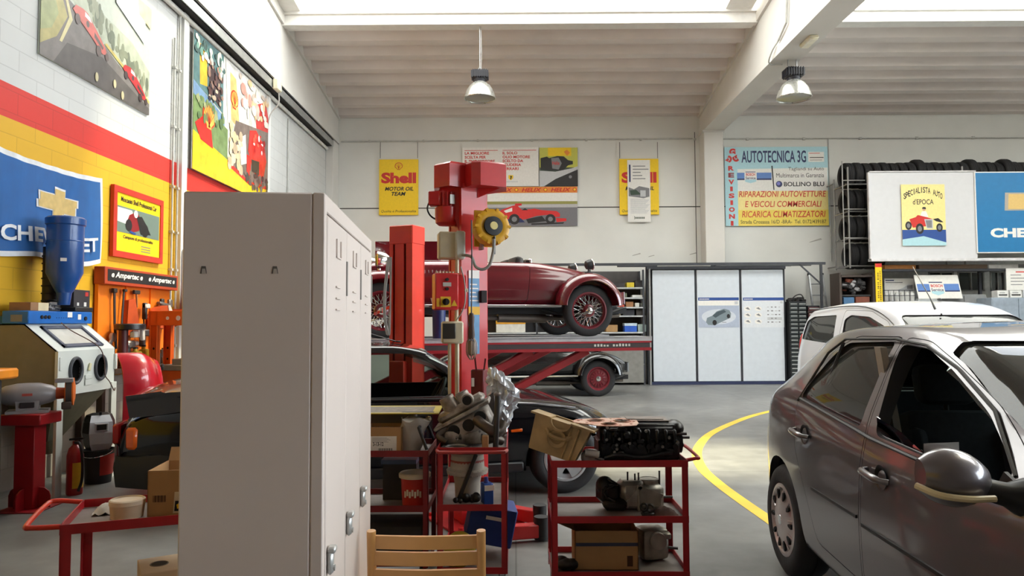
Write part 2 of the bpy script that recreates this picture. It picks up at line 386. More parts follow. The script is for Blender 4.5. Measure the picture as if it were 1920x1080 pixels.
# roof slabs: ribbed sheets running across each bay
def ribbed(y0, y1, x0, x1, mb, pitch=.6):
    n = max(1, round((y1 - y0) / pitch)); p = (y1 - y0) / n; prof = []
    for k in range(n):
        a = y1 - k * p
        prof += [(a, -.16), (a - .28 * p, -.16), (a - .40 * p, .0), (a - .88 * p, .0), (a - p + .0005, -.16)]
    lo = [(y, roof_z(y) + d) for y, d in prof]; top = [(y0, roof_z(y0) + .35), (y1, roof_z(y1) + .35)]
    mb.prism([(q[0], q[1]) for q in lo + top], x1 - x0, None, frame((x0, 0, 0), (0, 1, 0), (0, 0, 1), (1, 0, 0)))
milky, half_s, clear_s = grp_mat('milky_roof_sheet', .97), grp_mat('part_clear_roof_sheet', .78), grp_mat('clear_roof_sheet', .08)  # middle sheet's clear share is set to let some sun reach the left wall
rib_m = M('roof_rib_paint', (220, 212, 208), .85, var=.06, scale=1.5)
for i, (x0, x1) in enumerate(((-4.62, 4.62), (5.08, 14.7))):
    b = MB(rib_m)
    for (a, c) in (((13.62, YB - .02), (YF, 8.42)) if i == 0 else ((13.62, YB - .02), (7.47, 8.42), (YF, 2.12))):
        if a < 7.4 < c: ribbed(a, 7.4, x0, x1, b); ribbed(7.4, c, x0, x1, b)
        else: ribbed(a, c, x0, x1, b)
    struct(b, 'ceiling', 30)
    for j, (a, c) in enumerate(SKY[i]):      # skylight: curbs round an opening closed by translucent sheets
        k = MB(M('skylight_curb_paint', (232, 230, 226), .7, var=.04))
        for y in (a, c):
            z = roof_z(y); s_ = 1 if y == c else -1
            k.bb((x0, min(y, y + s_ * .27), z - .22), (x1, max(y, y + s_ * .27), z + .30))
            k.bb((x0, min(y - s_ * .05, y), z - .02), (x1, max(y - s_ * .05, y), z + .30))
        for x in (x0 + .1, x1 - .62):
            k.add([(x, a, roof_z(a) + .02), (x + .5, a, roof_z(a) + .02), (x + .5, c, roof_z(c) + .02), (x, c, roof_z(c) + .02),
                   (x, a, roof_z(a) + .3), (x + .5, a, roof_z(a) + .3), (x + .5, c, roof_z(c) + .3), (x, c, roof_z(c) + .3)],
                  [[0, 1, 2, 3], [4, 5, 6, 7], [0, 1, 5, 4], [1, 2, 6, 5], [2, 3, 7, 6], [3, 0, 4, 7]])
        o = struct(k, 'window_%d' % (i + 1 + 10 * j), 0)
        def sheet(xa, xb, ya, yb, m):
            g = MB(m); g.add([(xa, ya, roof_z(ya) + .26), (xb, ya, roof_z(ya) + .26), (xb, yb, roof_z(yb) + .26), (xa, yb, roof_z(yb) + .26)], [[0, 1, 2, 3]]); g.build('pane', o, 0)
        if i == 1 and j == 0:      # unseen clear sheets added among the milky ones to throw a floor sun patch
            sheet(x0, 6.8, a, c, milky); sheet(6.8, 9.5, a, 10.7, clear_s); sheet(6.8, 9.5, 10.7, c, milky); sheet(9.5, x1, a, c, milky)
        else: sheet(x0, x1, a, c, half_s if i == 0 else milky)
# pitched roof beams along the depth of the hall
def beam(name, x0, x1, zb, flange=None, low=None):
    b = MB(concrete)
    ys = [YB - .0, 13.0, 7.4, YF]
    f = frame((x0, 0, 0), (0, 1, 0), (0, 0, 1), (1, 0, 0))
    b.prism([(y, roof_z(y) + .02) for y in ys] + [(YF, zb), (YB, zb)], x1 - x0, None, f)
    for xx, d in ((x0, -.03), (x1, .03)):       # bottom bulb and top flange
        b.bb((min(xx, xx + d), YF, zb), (max(xx, xx + d), YB, zb + .16))
        b.prism([(y, roof_z(y) + .02) for y in ys] + [(y, roof_z(y) - .2) for y in ys[::-1]], abs(d) * 1.6, None, frame((xx if d > 0 else xx + d * 1.6, 0, 0), (0, 1, 0), (0, 0, 1), (1, 0, 0)))
    return struct(b, name, 30)
beam('beam', 4.63, 5.07, 6.12)
beam('beam', XL - .2, XBL, 5.95)
b = MB(concrete); b.bb((4.61, YB - .45, 0), (5.08, YB, 6.10), None, .015); b.bb((4.57, YB - .47, 6.08), (5.12, YB, 6.13), None, .01); struct(b, 'column')
b = MB(concrete); b.bb((XL, YB - .55, 0), (XBL + .01, YB, 5.94), None, .01); struct(b, 'column')
b = MB(white_paint); b.bb((XL, 9.65, 0), (XL + .05, 9.80, 5.9)); b.bb((XL, 13.0, 0), (XL + .05, 13.15, 5.9)); struct(b, 'pilaster_trim')
# painted guide line on the floor
yl = M('yellow_floor_paint', (226, 190, 60), .55, var=.12, scale=3)
pts = [fl(*p) for p in ((1462, 767), (1410, 780), (1365, 797), (1330, 815), (1311, 836), (1307, 856), (1318, 880), (1345, 905), (1385, 935), (1437, 971), (1500, 1015), (1560, 1060))]
cur = crom([(p.x, p.y, 0) for p in pts], 6); vs = []; fs = []
for i, p in enumerate(cur):
    t = (cur[min(i + 1, len(cur) - 1)] - cur[max(i - 1, 0)]).normalized(); n = Vector((-t.y, t.x, 0)) * .055
    vs += [p + n + Vector((0, 0, .002)), p - n + Vector((0, 0, .002))]
    if i: fs.append([2 * i - 2, 2 * i - 1, 2 * i + 1, 2 * i])
b = MB(yl); b.add(vs, fs); struct(b, 'floor_line', 0)
# conduits, rail and boxes on the walls
b = MB(conduit_m)
b.tube([(-4.3, YB - .035, 6.0), (4.44, YB - .035, 6.03)], .018)
for k in range(7): b.box((-3.6 + k * 1.35, YB - .035, 6.01), (.05, .05, .05))
solo(b, 'conduit_pipe', 'thin grey conduit along the far wall left of the concrete column', 'pipe', 'wall conduits')
b = MB(conduit_m); b.tube([(5.2, YB - .03, 6.02), (14.4, YB - .03, 6.0)], .018)
for k in range(6): b.box((5.8 + k * 1.4, YB - .033, 6.01), (.06, .05, .06))
q = at(1553, 266, YB - .03); b.tube([(q.x, YB - .03, 6.0), (q.x, YB - .03, 2.95)], .014)
solo(b, 'conduit_pipe', 'thin conduit right of the column, turning down beside the workshop sign', 'pipe', 'wall conduits')
for k, (px, lab) in enumerate(((324, 'left one of two thin conduits down the block wall beside the big racing poster'), (333, 'right one of two thin conduits down the block wall beside the big racing poster'))):
    p = wl(px, 300, XL + .03); b = MB(conduit_m)
    b.tube([(XL + .03, p.y, .6), (XL + .03, p.y, 5.66 if k else 5.3)], .016)
    for z in (1.2, 2.2, 2.7, 3.3, 4.1, 4.9): b.box((XL + .03, p.y, z), (.05, .045, .03))
    solo(b, 'conduit_pipe', lab, 'pipe', 'wall conduits')
b = MB(conduit_m)
p = wl(541, 260, XL + .03); b.tube([(XL + .03, p.y, .5), (XL + .03, p.y, 5.6)], .015)
solo(b, 'conduit_pipe', 'thin conduit on the white block wall between the big racing poster and the corner', 'pipe', 'wall conduits')
r = thing('cable_rail', 'long dark steel cable rail under the left roof beam', 'rail', (XL, 3.0, 5.72))
b = MB(grey_metal); L_ = YB - .6 - 3.0
b.bb((0, 0, .16), (.20, L_, .19)); b.bb((.185, 0, .02), (.2, L_, .19)); b.build('channel', r, 0)
b = MB(M('dark_channel_inside', (52, 50, 50), .8)); b.bb((.01, 0, .03), (.16, L_, .15)); b.build('liner', r, 0)
b = MB(M('white_pipe', (220, 218, 212), .5)); b.tube([(.05, 0, -.03), (.05, L_, -.03)], .035, None, 10); b.build('pipe', r)
p = wl(518, 160, XL + .24); o = thing('junction_box', 'small white junction box on the dark cable rail', 'box', (XL + .20, p.y, 5.74))
b = MB(M('ivory_plastic', (228, 222, 196), .4)); b.box((.06, 0, .06), (.10, .22, .2), None, .015); b.build('housing', o)
b = MB(conduit_m); b.tube(crom([(.06, .08, -.02), (.04, .12, -.25), (-.14, .14, -.55), (-.16, .14, -1.6)], 5), .012, None, 6); b.build('cable', o)
# ================================================================== signs, posters and lamps
def C(name, c, rough=.5, **k): return M('print_' + name, c, rough, var=.04, scale=20, **k)
yel = C('yellow', (246, 206, 22)); red_p = C('red', (206, 44, 36)); blk = C('black', (34, 32, 34)); wht = C('white', (236, 234, 230)); blu = C('blue', (40, 78, 150))
gry = C('grey', (128, 128, 132)); sky_p = C('pale_blue', (176, 216, 226)); cream = C('cream', (246, 226, 150)); navy = C('navy', (36, 46, 96)); orange_p = C('orange', (232, 140, 50))
asphalt = C('asphalt', (118, 116, 122)); dgrn = C('dark_green', (58, 76, 62)); skin = C('skin', (206, 160, 130)); lgry = C('light_grey', (196, 198, 202)); olive = C('olive', (150, 146, 78)); dred = C('dark_red', (140, 26, 34))
def board(px, py, Y):
    """print plane facing the camera on a wall at depth Y; units are photo pixels, x right, y down from (px, py)"""
    k = Y / 1350; o = at(px, py, Y)
    b = MB(); b.M = frame(o, (1, 0, 0), (0, 0, -1), (0, -1, 0)) @ Matrix.Scale(k, 4); return b
def sideboard(y0, z0, X=XL):
    """print plane on the left wall; metres, x along the wall, y down from (y0, z0)"""
    b = MB(); b.M = frame((X, y0, z0), (0, 1, 0), (0, 0, -1), (1, 0, 0)); return b
def txt(b, t, x, y, w, h, m, z=.2, bold=.0, shear=0., align='L'):
    """lettering with its baseline at y on a print plane whose y runs down"""
    k = len(b.v); b.text(t, 0, 0, w, h, m, 0, bold, shear, 'L')
    inv = b.M.inverted(); pts = [inv @ p for p in b.v[k:]]
    if not pts: return
    ww = max(p.x for p in pts); ox = x if align == 'L' else x - ww / 2 if align == 'C' else x - ww
    b.v[k:] = [b.M @ Vector((p.x + ox, y - p.y, z)) for p in pts]
def shell_mark(b, x, y, r, z, fill, line):
    P = [(x + r * math.cos(a) * 1.0, y - r * .95 * math.sin(a)) for a in [math.pi * (-.12 + 1.24 * i / 16) for i in range(17)]]
    P += [(x - .42 * r, y + .72 * r), (x - .40 * r, y + .95 * r), (x + .40 * r, y + .95 * r), (x + .42 * r, y + .72 * r)]
    Q = [(x + (p[0] - x) * .84, y + (p[1] - y) * .84) for p in P]
    b.poly(P, line, z); b.poly(Q, fill, z * 1.5)
    for i in range(-3, 4):
        a = math.radians(90 + i * 22); u = (math.cos(a), -math.sin(a))
        b.add([(x - .03 * r + i * .05 * r, y + .7 * r, z * 2), (x + .03 * r + i * .05 * r, y + .7 * r, z * 2), (x + u[0] * .8 * r + .03 * r, y + u[1] * .78 * r, z * 2), (x + u[0] * .8 * r - .03 * r, y + u[1] * .78 * r, z * 2)], [[0, 1, 2, 3]], line)
def slab(b, w, h, d, edge):   # the body of a board, in its own units, front at z = 0
    b.bb((0, 0, -d), (w, h, 0), edge)
def shell_sign(px, py, label):
    b = board(px, py, YB - .06); slab(b, 74, 106, .045 * 1350 / YB, yel)
    shell_mark(b, 37, 13, 7.5, .15, yel, red_p)
    txt(b, 'Shell', 37, 46, 66, 21, red_p, .15, .05, 0, 'C')
    txt(b, 'MOTOR OIL', 38, 60, 54, 7.5, blk, .15, .03, .25, 'C'); txt(b, 'TEAM', 37, 69.5, 27, 7.5, blk, .15, .03, .25, 'C')
    txt(b, 'Qualita e Professionalita', 37, 102, 66, 5.5, blk, .15, 0, .25, 'C')
    o = solo(b, 'oil_sign', label, 'sign', 'yellow motor oil signs', at(px + 37, py + 106, YB - .06), 0)
    return o
shell_sign(711, 299, 'yellow motor oil sign uncovered, left on the far wall above the lift')
shell_sign(1161, 298, 'yellow motor oil sign half hidden behind a hanging white leaflet')
b = MB(M('hanging_wire', (120, 118, 114), .5, .5))
for px in (713, 783, 1162, 1233):
    pass
for (pa, lab) in (((713, 783), 'pair of thin wires holding the uncovered yellow oil sign'), ((1162, 1233), 'pair of thin wires holding the oil sign under the leaflet')):
    b = MB(M('hanging_wire', (120, 118, 114), .5, .5))
    r = thing('hanging_wires', lab, 'wire', at(sum(pa) / 2, 299, YB - .05), 0, 'sign wires')
    for px in pa:
        q = at(px, 296.5, YB - .05) - r.location; b = MB(M('hanging_wire', (120, 118, 114), .5, .5)); b.cyl(q, q + Vector((0, 0, .40)), .008, None, None, 6); b.build('wire', r)
# leaflet over the second sign
b = board(1176, 300, YB - .075); b.bb((0, 0, -.3), (43, 118, 0), wht); b.rect(3, 9, 6, 42, navy, .1)
for i, w in enumerate((24, 30, 15, 18, 24)): b.rect(10, 11 + i * 6, 10 + w, 12.6 + i * 6, gry, .1)
b.poly([(2, 52), (12, 56), (22, 50), (41, 54), (41, 70), (30, 73), (2, 69)], gry, .1); b.poly([(4, 58), (16, 57), (26, 66), (6, 67)], dgrn, .15); b.rect(24, 58, 34, 70, lgry, .16)
for i in range(13): b.rect(5, 74 + i * 2.2, 5 + 28 + (i * 7) % 9, 74.9 + i * 2.2, lgry, .1)
b.rect(12, 107, 13, 113, dgrn, .1); [b.rect(14 + q * 2.6, 108.5, 15.8 + q * 2.6, 112, dgrn, .1) for q in range(7)]
solo(b, 'leaflet', 'white printed leaflet hanging over the yellow oil sign', 'leaflet', None, at(1197, 418, YB - .075), 0)
# ---- large oil advertisement made of several panels
Y = YB - .04; r = thing('oil_advertisement', 'wide engine oil advertisement with text panel and racing car on the far wall', 'poster', at(975, 425, Y))
def put(b, name, par=None):
    par = par or r; b.v = [p - par.location for p in b.v]; return b.build(name, par, 0)
b = board(867, 277, Y); slab(b, 144, 74, .4, wht); b.rect(4, 5, 67, 6, red_p, .2); b.rect(76, 5, 140, 6, red_p, .2)
for i, t in enumerate(('LA MIGLIORE', 'SCELTA PER', 'IL TUO MOTORE')): txt(b, t, 4.5, 13.4 + i * 7.7, (46, 40, 57)[i], 5.4, red_p, .2, .03)
for i, t in enumerate(('IL SOLO', 'OLIO MOTORE', 'SCELTO DA', 'SCUDERIA', 'FERRARI')): txt(b, t, 76, 13.4 + i * 7.5, (28, 52, 39, 35, 30)[i], 5.4, red_p, .2, .03)
b.poly([(87, 53), (96, 53), (96, 59), (91.5, 63), (87, 59)], yel, .2); b.poly([(90, 61), (90.8, 57), (90, 55), (92, 54), (94, 56), (92.6, 58), (92.6, 61)], blk, .25); b.rect(80, 65, 105, 66, lgry, .2); put(b, 'text_panel')
b = board(1011.5, 277, Y); slab(b, 72, 74, .4, dgrn)
b.rect(0, 0, 72, 38, C('lime', (196, 196, 84)), .1); b.rect(16, 0, 60, 16, yel, .15); b.poly([(46, 8), (52, 4), (58, 10), (52, 16)], orange_p, .2)
b.poly([(2, 20), (14, 17), (18, 20), (34, 16), (46, 17), (54, 24), (63, 26), (63, 32), (54, 34), (44, 44), (18, 44), (2, 42)], blk, .25)
b.poly([(22, 20), (36, 19), (42, 30), (36, 42), (24, 40)], gry, .3); txt(b, 'Helix', 24, 33, 14, 7, red_p, .35, .02)
b.poly([(0, 44), (30, 46), (60, 40), (72, 36), (72, 48), (20, 74), (0, 74)], lgry, .3); b.poly([(8, 74), (30, 60), (72, 42), (72, 74)], blk, .35); b.disc(58, 56, 3, gry, .4); put(b, 'bottle_photo')
b = board(867, 351, Y); slab(b, 217, 11.5, .4, orange_p)
for i in range(4):
    txt(b, 'HELIX', 2 + i * 55, 9.6, 38, 7.6, red_p, .2, .03, .3); b.disc(47 + i * 55, 5.6, 3.6, red_p, .2); b.disc(47 + i * 55, 5.6, 2.4, yel, .25)
put(b, 'brand_strip')
b = board(867, 362.5, Y); slab(b, 217, 19, .4, wht); b.rect(0, 16, 217, 21.5, olive, .2); put(b, 'blank_strip')
b = board(867, 382, Y); slab(b, 217, 43, .4, asphalt); b.rect(0, 0, 217, 8, C('pale_track', (186, 184, 186)), .1)
Rk = C('racing_red', (214, 40, 40))
b.poly([(60, 30), (60, 20), (74, 12), (96, 4), (104, 4), (112, 12), (130, 11), (136, 10), (150, 13), (178, 15), (184, 20), (184, 26), (172, 26), (160, 22), (140, 24), (120, 30), (90, 34)], Rk, .2)
b.poly([(100, 0), (112, 0), (112, 4), (98, 6)], Rk, .22); b.poly([(78, 14), (94, 8), (94, 15), (82, 18)], wht, .25); b.poly([(112, 13), (118, 9), (124, 13)], blk, .25); b.poly([(60, 32), (110, 28), (118, 36), (70, 38)], navy, .25)
b.disc(98, 30, 10, blk, .3); b.disc(98, 30, 5, gry, .35); b.disc(166, 30, 9.5, blk, .3); b.disc(166, 30, 4.5, gry, .35); b.poly([(120, 30), (150, 24), (158, 34), (124, 38)], blk, .27); b.poly([(176, 28), (196, 29), (196, 34), (178, 36)], Rk, .3); b.poly([(130, 38), (192, 36), (190, 39), (130, 41)], blk, .22)
put(b, 'racing_photo')
# ---- workshop sign
b = board(1358, 276, YB - .05); slab(b, 195, 150, .5, sky_p)
b.poly([(24, 42), (194, 40), (194, 84), (24, 84)], wht, .12); b.poly([(24, 84), (194, 84), (194, 150), (24, 150)], cream, .12); b.rect(24, 120, 194, 150, C('deep_cream', (244, 218, 96)), .14)
for (x, y, a) in ((15, 9, 0), (8, 22, 118), (22, 22, -118)):
    k = len(b.v); txt(b, 'G', 0, 0, 12, 13, red_p, .2, .08); inv = b.M.inverted(); R_ = RZ(a)
    pp = [inv @ p for p in b.v[k:]]; b.v[k:] = [b.M @ (T(x, y, .2) @ R_ @ T(-6, 6.5, 0) @ Vector((p.x, p.y, 0))) for p in pp]
txt(b, 'AUTOTECNICA 3G', 32, 30, 122, 23, navy, .2, .02)
b.rect(158, 10, 188, 29, wht, .2); b.rect(160, 12, 180, 13, red_p, .25); b.rect(161, 20, 187, 21.5, blk, .25); b.rect(161, 25, 184, 26, gry, .25)
for i, t in enumerate('REVISIONI'): txt(b, t, 12, 45 + i * 13.05, 11 if t != 'I' else 5, 9, red_p if i != 1 else dred, .2, .05, 0, 'C')
b.rect(23, 49, 88, 62, C('mid_blue', (92, 132, 200)), .2); b.rect(23, 60, 88, 63, navy, .22); b.rect(37, 47, 60, 63, wht, .24); b.poly([(38, 62), (59, 62), (59, 66), (48, 69), (38, 66)], sky_p, .26); b.rect(39, 47, 58, 48.2, navy, .27)
txt(b, 'BOSCH', 48.5, 55, 17, 5.2, red_p, .28, .03, 0, 'C'); txt(b, 'Service', 48.5, 61.6, 19, 5, navy, .28, .02, 0, 'C')
b.poly([(88, 36), (90.5, 36), (93, 82), (91, 82)], blk, .2)
txt(b, 'Tagliandi su Auto', 187, 47, 67, 8.2, blk, .2, .0, 0, 'R'); txt(b, 'Multimarca in Garanzia', 187, 58.5, 90, 8.2, blk, .2, 0, 0, 'R')
b.disc(102, 71, 6, navy, .2); b.disc(101, 70, 3.4, C('violet', (128, 128, 206)), .25); txt(b, 'BOLLINO BLU', 187, 75.5, 76, 8.6, blk, .2, .02, 0, 'R')
txt(b, 'RIPARAZIONI AUTOVETTURE', 190, 95.5, 164, 11.5, red_p, .2, .01, .15, 'R'); txt(b, 'E VEICOLI COMMERCIALI', 181, 114.5, 144, 11.5, red_p, .2, .01, .15, 'R'); txt(b, 'RICARICA CLIMATIZZATORI', 188, 134, 157, 12, red_p, .2, .01, .15, 'R')
txt(b, 'Strada Crosassa 16/D -BRA-  Tel. 0172/439187', 189, 146, 161, 7.2, C('brown', (92, 78, 34)), .2, .01, 0, 'R')
solo(b, 'workshop_sign', 'pale blue and yellow workshop sign with red lettering right of the column', 'sign', None, at(1455, 426, YB - .05), 0)
# ---- flag and posters on the left wall
def flag_pt(u, v, w, h):
    wob = .026 * math.sin(u * 7 + v * 2) * (.25 + v / h) + .006 * math.sin(u * 23 + 1.3 * v); return (u, v + .05 * math.sin(u / w * 3.1) * 1.0 + .03 * (v / h) * math.sin(u * 5), .03 + wob + .03)
def cloth_print(pts_list, w, h, off): return [[flag_pt(u, v, w, h)[0:2] + (flag_pt(u, v, w, h)[2] + off,) for u, v in P] for P in pts_list]
FW, FH = 1.95, .93; y0 = 5.80
b = sideboard(y0, 3.07); cloth = M('blue_flag_cloth', (30, 92, 158), .65, var=.10, scale=6)
n, k = 60, 20; vs = [flag_pt(FW * i / n, FH * j / k, FW, FH) for i in range(n + 1) for j in range(k + 1)]
edge = M('white_flag_hem', (220, 222, 226), .7); b.mats = [cloth, edge]
for i in range(n):
    for j in range(k):
        q = i * (k + 1) + j; b.add([vs[q], vs[q + k + 1], vs[q + k + 2], vs[q + 1]], [[0, 1, 2, 3]], edge if (i >= n - 1 or j >= k - 1 or j < 1) else cloth)
gold = M('flag_gold_print', (206, 178, 116), .5, var=.12, scale=14); silv = M('flag_silver_print', (214, 216, 220), .6)
def warp(b, k0, off):
    inv = b.M.inverted(); out = []
    for p in b.v[k0:]:
        q = inv @ p; f = flag_pt(q.x, q.y, FW, FH); out.append(b.M @ Vector((f[0], f[1], f[2] + off)))
    b.v[k0:] = out
def strips(P, b, m, off):     # a print outline cut in narrow strips so that it follows the folds
    xs = [p[0] for p in P]; x0, x1 = min(xs), max(xs); N_ = 24
    for i in range(N_):
        a = x0 + (x1 - x0) * i / N_; c = x0 + (x1 - x0) * (i + 1) / N_; mid = (a + c) / 2; cut = []
        for e in range(len(P)):
            (ax, ay), (bx, by) = P[e], P[(e + 1) % len(P)]
            if (ax - mid) * (bx - mid) < 0: cut.append(ay + (by - ay) * (mid - ax) / (bx - ax))
        cut.sort()
        for j in range(0, len(cut) - 1, 2):
            k0 = len(b.v); b.rect(a, cut[j], c, cut[j + 1], m); warp(b, k0, off)
cx, cy = 1.22, .36
bow = [(-.30, -.075), (-.07, -.075), (-.09, -.14), (.12, -.14), (.10, -.075), (.33, -.075), (.30, .075), (.10, .075), (.08, .14), (-.11, .14), (-.10, .075), (-.33, .075)]
strips([(cx + x * 1.06, cy + y * 1.15) for x, y in bow], b, silv, .006); strips([(cx + x * .98, cy + y * 1.0) for x, y in bow], b, gold, .009)
k0 = len(b.v); txt(b, 'CHEVROLET', .45, .79, 1.38, .145, silv, 0, .03); warp(b, k0, .03)
solo(b, 'flag', 'blue flag with gold bow tie emblem hanging on the yellow block wall', 'flag', None, (XL, y0, 2.1), 60)
r = thing('sports_sign', 'red framed yellow sign with a racing motorcycle photo on the yellow block wall', 'sign', (XL + .01, 8.02, 2.25))
b = sideboard(8.02, 3.06, XL + .04); fr_m = M('red_frame_paint', (196, 54, 40), .45)
for a, c in (((0, 0), (1.14, .07)), ((0, .74), (1.14, .81)), ((0, .07), (.07, .74)), ((1.07, .07), (1.14, .74))): b.bb((a[0], a[1], -.03), (c[0], c[1], .012), fr_m)
put(b, 'frame', r)
b = sideboard(8.02, 3.06, XL + .04); b.bb((.065, .065, -.025), (1.075, .745, 0), yel); b.rect(.09, .22, 1.05, .52, C('track_green', (110, 128, 120)), .003); b.poly([(.09, .24), (.40, .24), (.46, .34), (.36, .42), (.09, .40)], wht, .004)
b.poly([(.26, .44), (.34, .30), (.44, .26), (.52, .24), (.60, .32), (.56, .46), (.40, .50)], dred, .005); b.poly([(.5, .3), (.62, .28), (.72, .36), (.84, .48), (.6, .5)], blk, .006); b.disc(.33, .42, .07, blk, .007); b.disc(.7, .44, .08, blk, .007); b.disc(.48, .27, .045, wht, .008); b.poly([(.36, .48), (.5, .5), (.46, .52), (.34, .5)], blu, .009)
txt(b, 'Moscanini Shell Professional Car', .16, .165, .82, .06, blk, .003, .02, .15); txt(b, 'Campioni di professionalita', .22, .595, .68, .05, blk, .003, .02, .1)
for i in range(3): b.rect(.62, .635 + i * .03, .84, .645 + i * .03, gry, .003)
put(b, 'print', r)
def paint(b, W_, H_, items):
    for z, (pts, m) in enumerate(items): b.poly([(x * W_, y * H_) for x, y in pts], m, .002 + .0006 * z)
# racing poster high on the wall: road race, haze of reflected light painted into its colours
W_, H_ = 2.06, 1.34; b = sideboard(6.74, 5.41, XL + .02); slab(b, W_, H_, .015, C('hazy_sky', (196, 202, 188)))
def soft(name, c): return M('poster_' + name, c, .45, var=.16, scale=9)
paint(b, W_, H_, [([(0, .40), (.2, .42), (.5, .60), (.8, .72), (1, .84), (1, .60), (.8, .44), (.62, .40), (.4, .36), (.2, .30), (0, .26)], soft('haze', (178, 184, 164)))])
random.seed(31)
for q in range(46):
    u = random.random(); x = .36 + .64 * u; y = .40 + .40 * u + random.uniform(-.10, .04); b.disc(min(W_ * x, W_ - .06), H_ * y, random.uniform(.02, .06), soft('trees%d' % (q % 3), ((128, 134, 112), (146, 150, 126), (108, 116, 98))[q % 3]), .003 + .00004 * q, random.uniform(.03, .10), 12)
paint(b, W_, H_, [])
rd = [([(0, .46), (.12, .42), (.3, .50), (.6, .68), (1, .90), (1, 1), (0, 1)], soft('road', (122, 116, 114))), ([(.2, .80), (.5, .74), (1, .94), (1, 1), (.1, 1)], soft('dark_road', (92, 87, 86))), ([(0, .30), (.05, .30), (.14, .44), (.20, .60), (.12, .80), (0, .92)], soft('verge', (176, 166, 110))), ([(0, .34), (.03, .36), (.09, .48), (.13, .62), (.08, .76), (0, .82)], soft('field', (160, 166, 118))), ([(.17, .44), (.21, .60), (.14, .82), (.16, .82), (.24, .60), (.19, .44)], soft('kerb', (206, 196, 150))), ([(.52, .62), (.78, .76), (1, .90), (1, .87), (.78, .73), (.54, .60)], soft('verge2', (196, 178, 104)))]
for z, (P, m) in enumerate(rd): b.poly([(x * W_, y * H_) for x, y in P], m, .0055 + .0004 * z)
def racer(x, y, sc, body, dark, z):
    P = [(-.17, .02), (-.14, -.05), (-.07, -.09), (-.02, -.10), (.02, -.07), (.09, -.03), (.17, .03), (.19, .08), (.14, .12), (.03, .08), (-.09, .05)]
    b.poly([((x + px * sc) * W_, (y + (py + .45 * px) * sc) * H_) for px, py in P], body, z)
    b.poly([((x + px * sc) * W_, (y + (py + .45 * px) * sc) * H_) for px, py in [(-.05, -.085), (.0, -.085), (.02, -.05), (-.05, -.04)]], wht, z + .0004)
    b.poly([((x + px * sc) * W_, (y + (py + .45 * px) * sc) * H_) for px, py in [(.05, .0), (.15, .05), (.14, .08), (.05, .05)]], dark, z + .0004)
    for px, py, rr in ((-.12, .06, .032), (.10, .13, .034), (.19, .10, .026), (-.02, .0, .02)): b.disc((x + px * sc) * W_, (y + (py + .45 * px) * sc) * H_, rr * sc * W_ * .8, dark, z + .0006, rr * sc * W_, 14)
racer(.10, .30, .55, soft('pale_car', (208, 156, 146)), soft('pale_dark', (150, 138, 132)), .009); racer(.38, .56, .85, soft('mid_car', (206, 108, 100)), soft('mid_dark', (104, 90, 88)), .0105); racer(.82, .76, .72, soft('near_car', (186, 44, 50)), soft('near_dark', (70, 56, 58)), .012)
b.poly([(W_ * .6, 0), (W_ * .93, 0), (W_ * .93, H_ * .38), (W_ * .62, H_ * .2)], soft('note', (222, 228, 230)), .013); b.poly([(W_ * .84, 0), (W_, 0), (W_, H_ * .2), (W_ * .86, H_ * .14)], soft('pale_yellow', (226, 216, 160)), .0135)
for i in range(4): b.rect(W_ * .66, H_ * (.05 + .045 * i), W_ * .82, H_ * (.058 + .045 * i), lgry, .0138)
for x, y in ((.45, .93), (.62, .90), (.70, .96)): b.disc(x * W_, y * H_, .03, soft('road_glint', (196, 186, 150)), .0139, .05, 12)
solo(b, 'racing_poster', 'hazily coloured racing poster with red cars on a wet track above the red stripe', 'poster', None, (XL, 7.7, 4.07), 0)
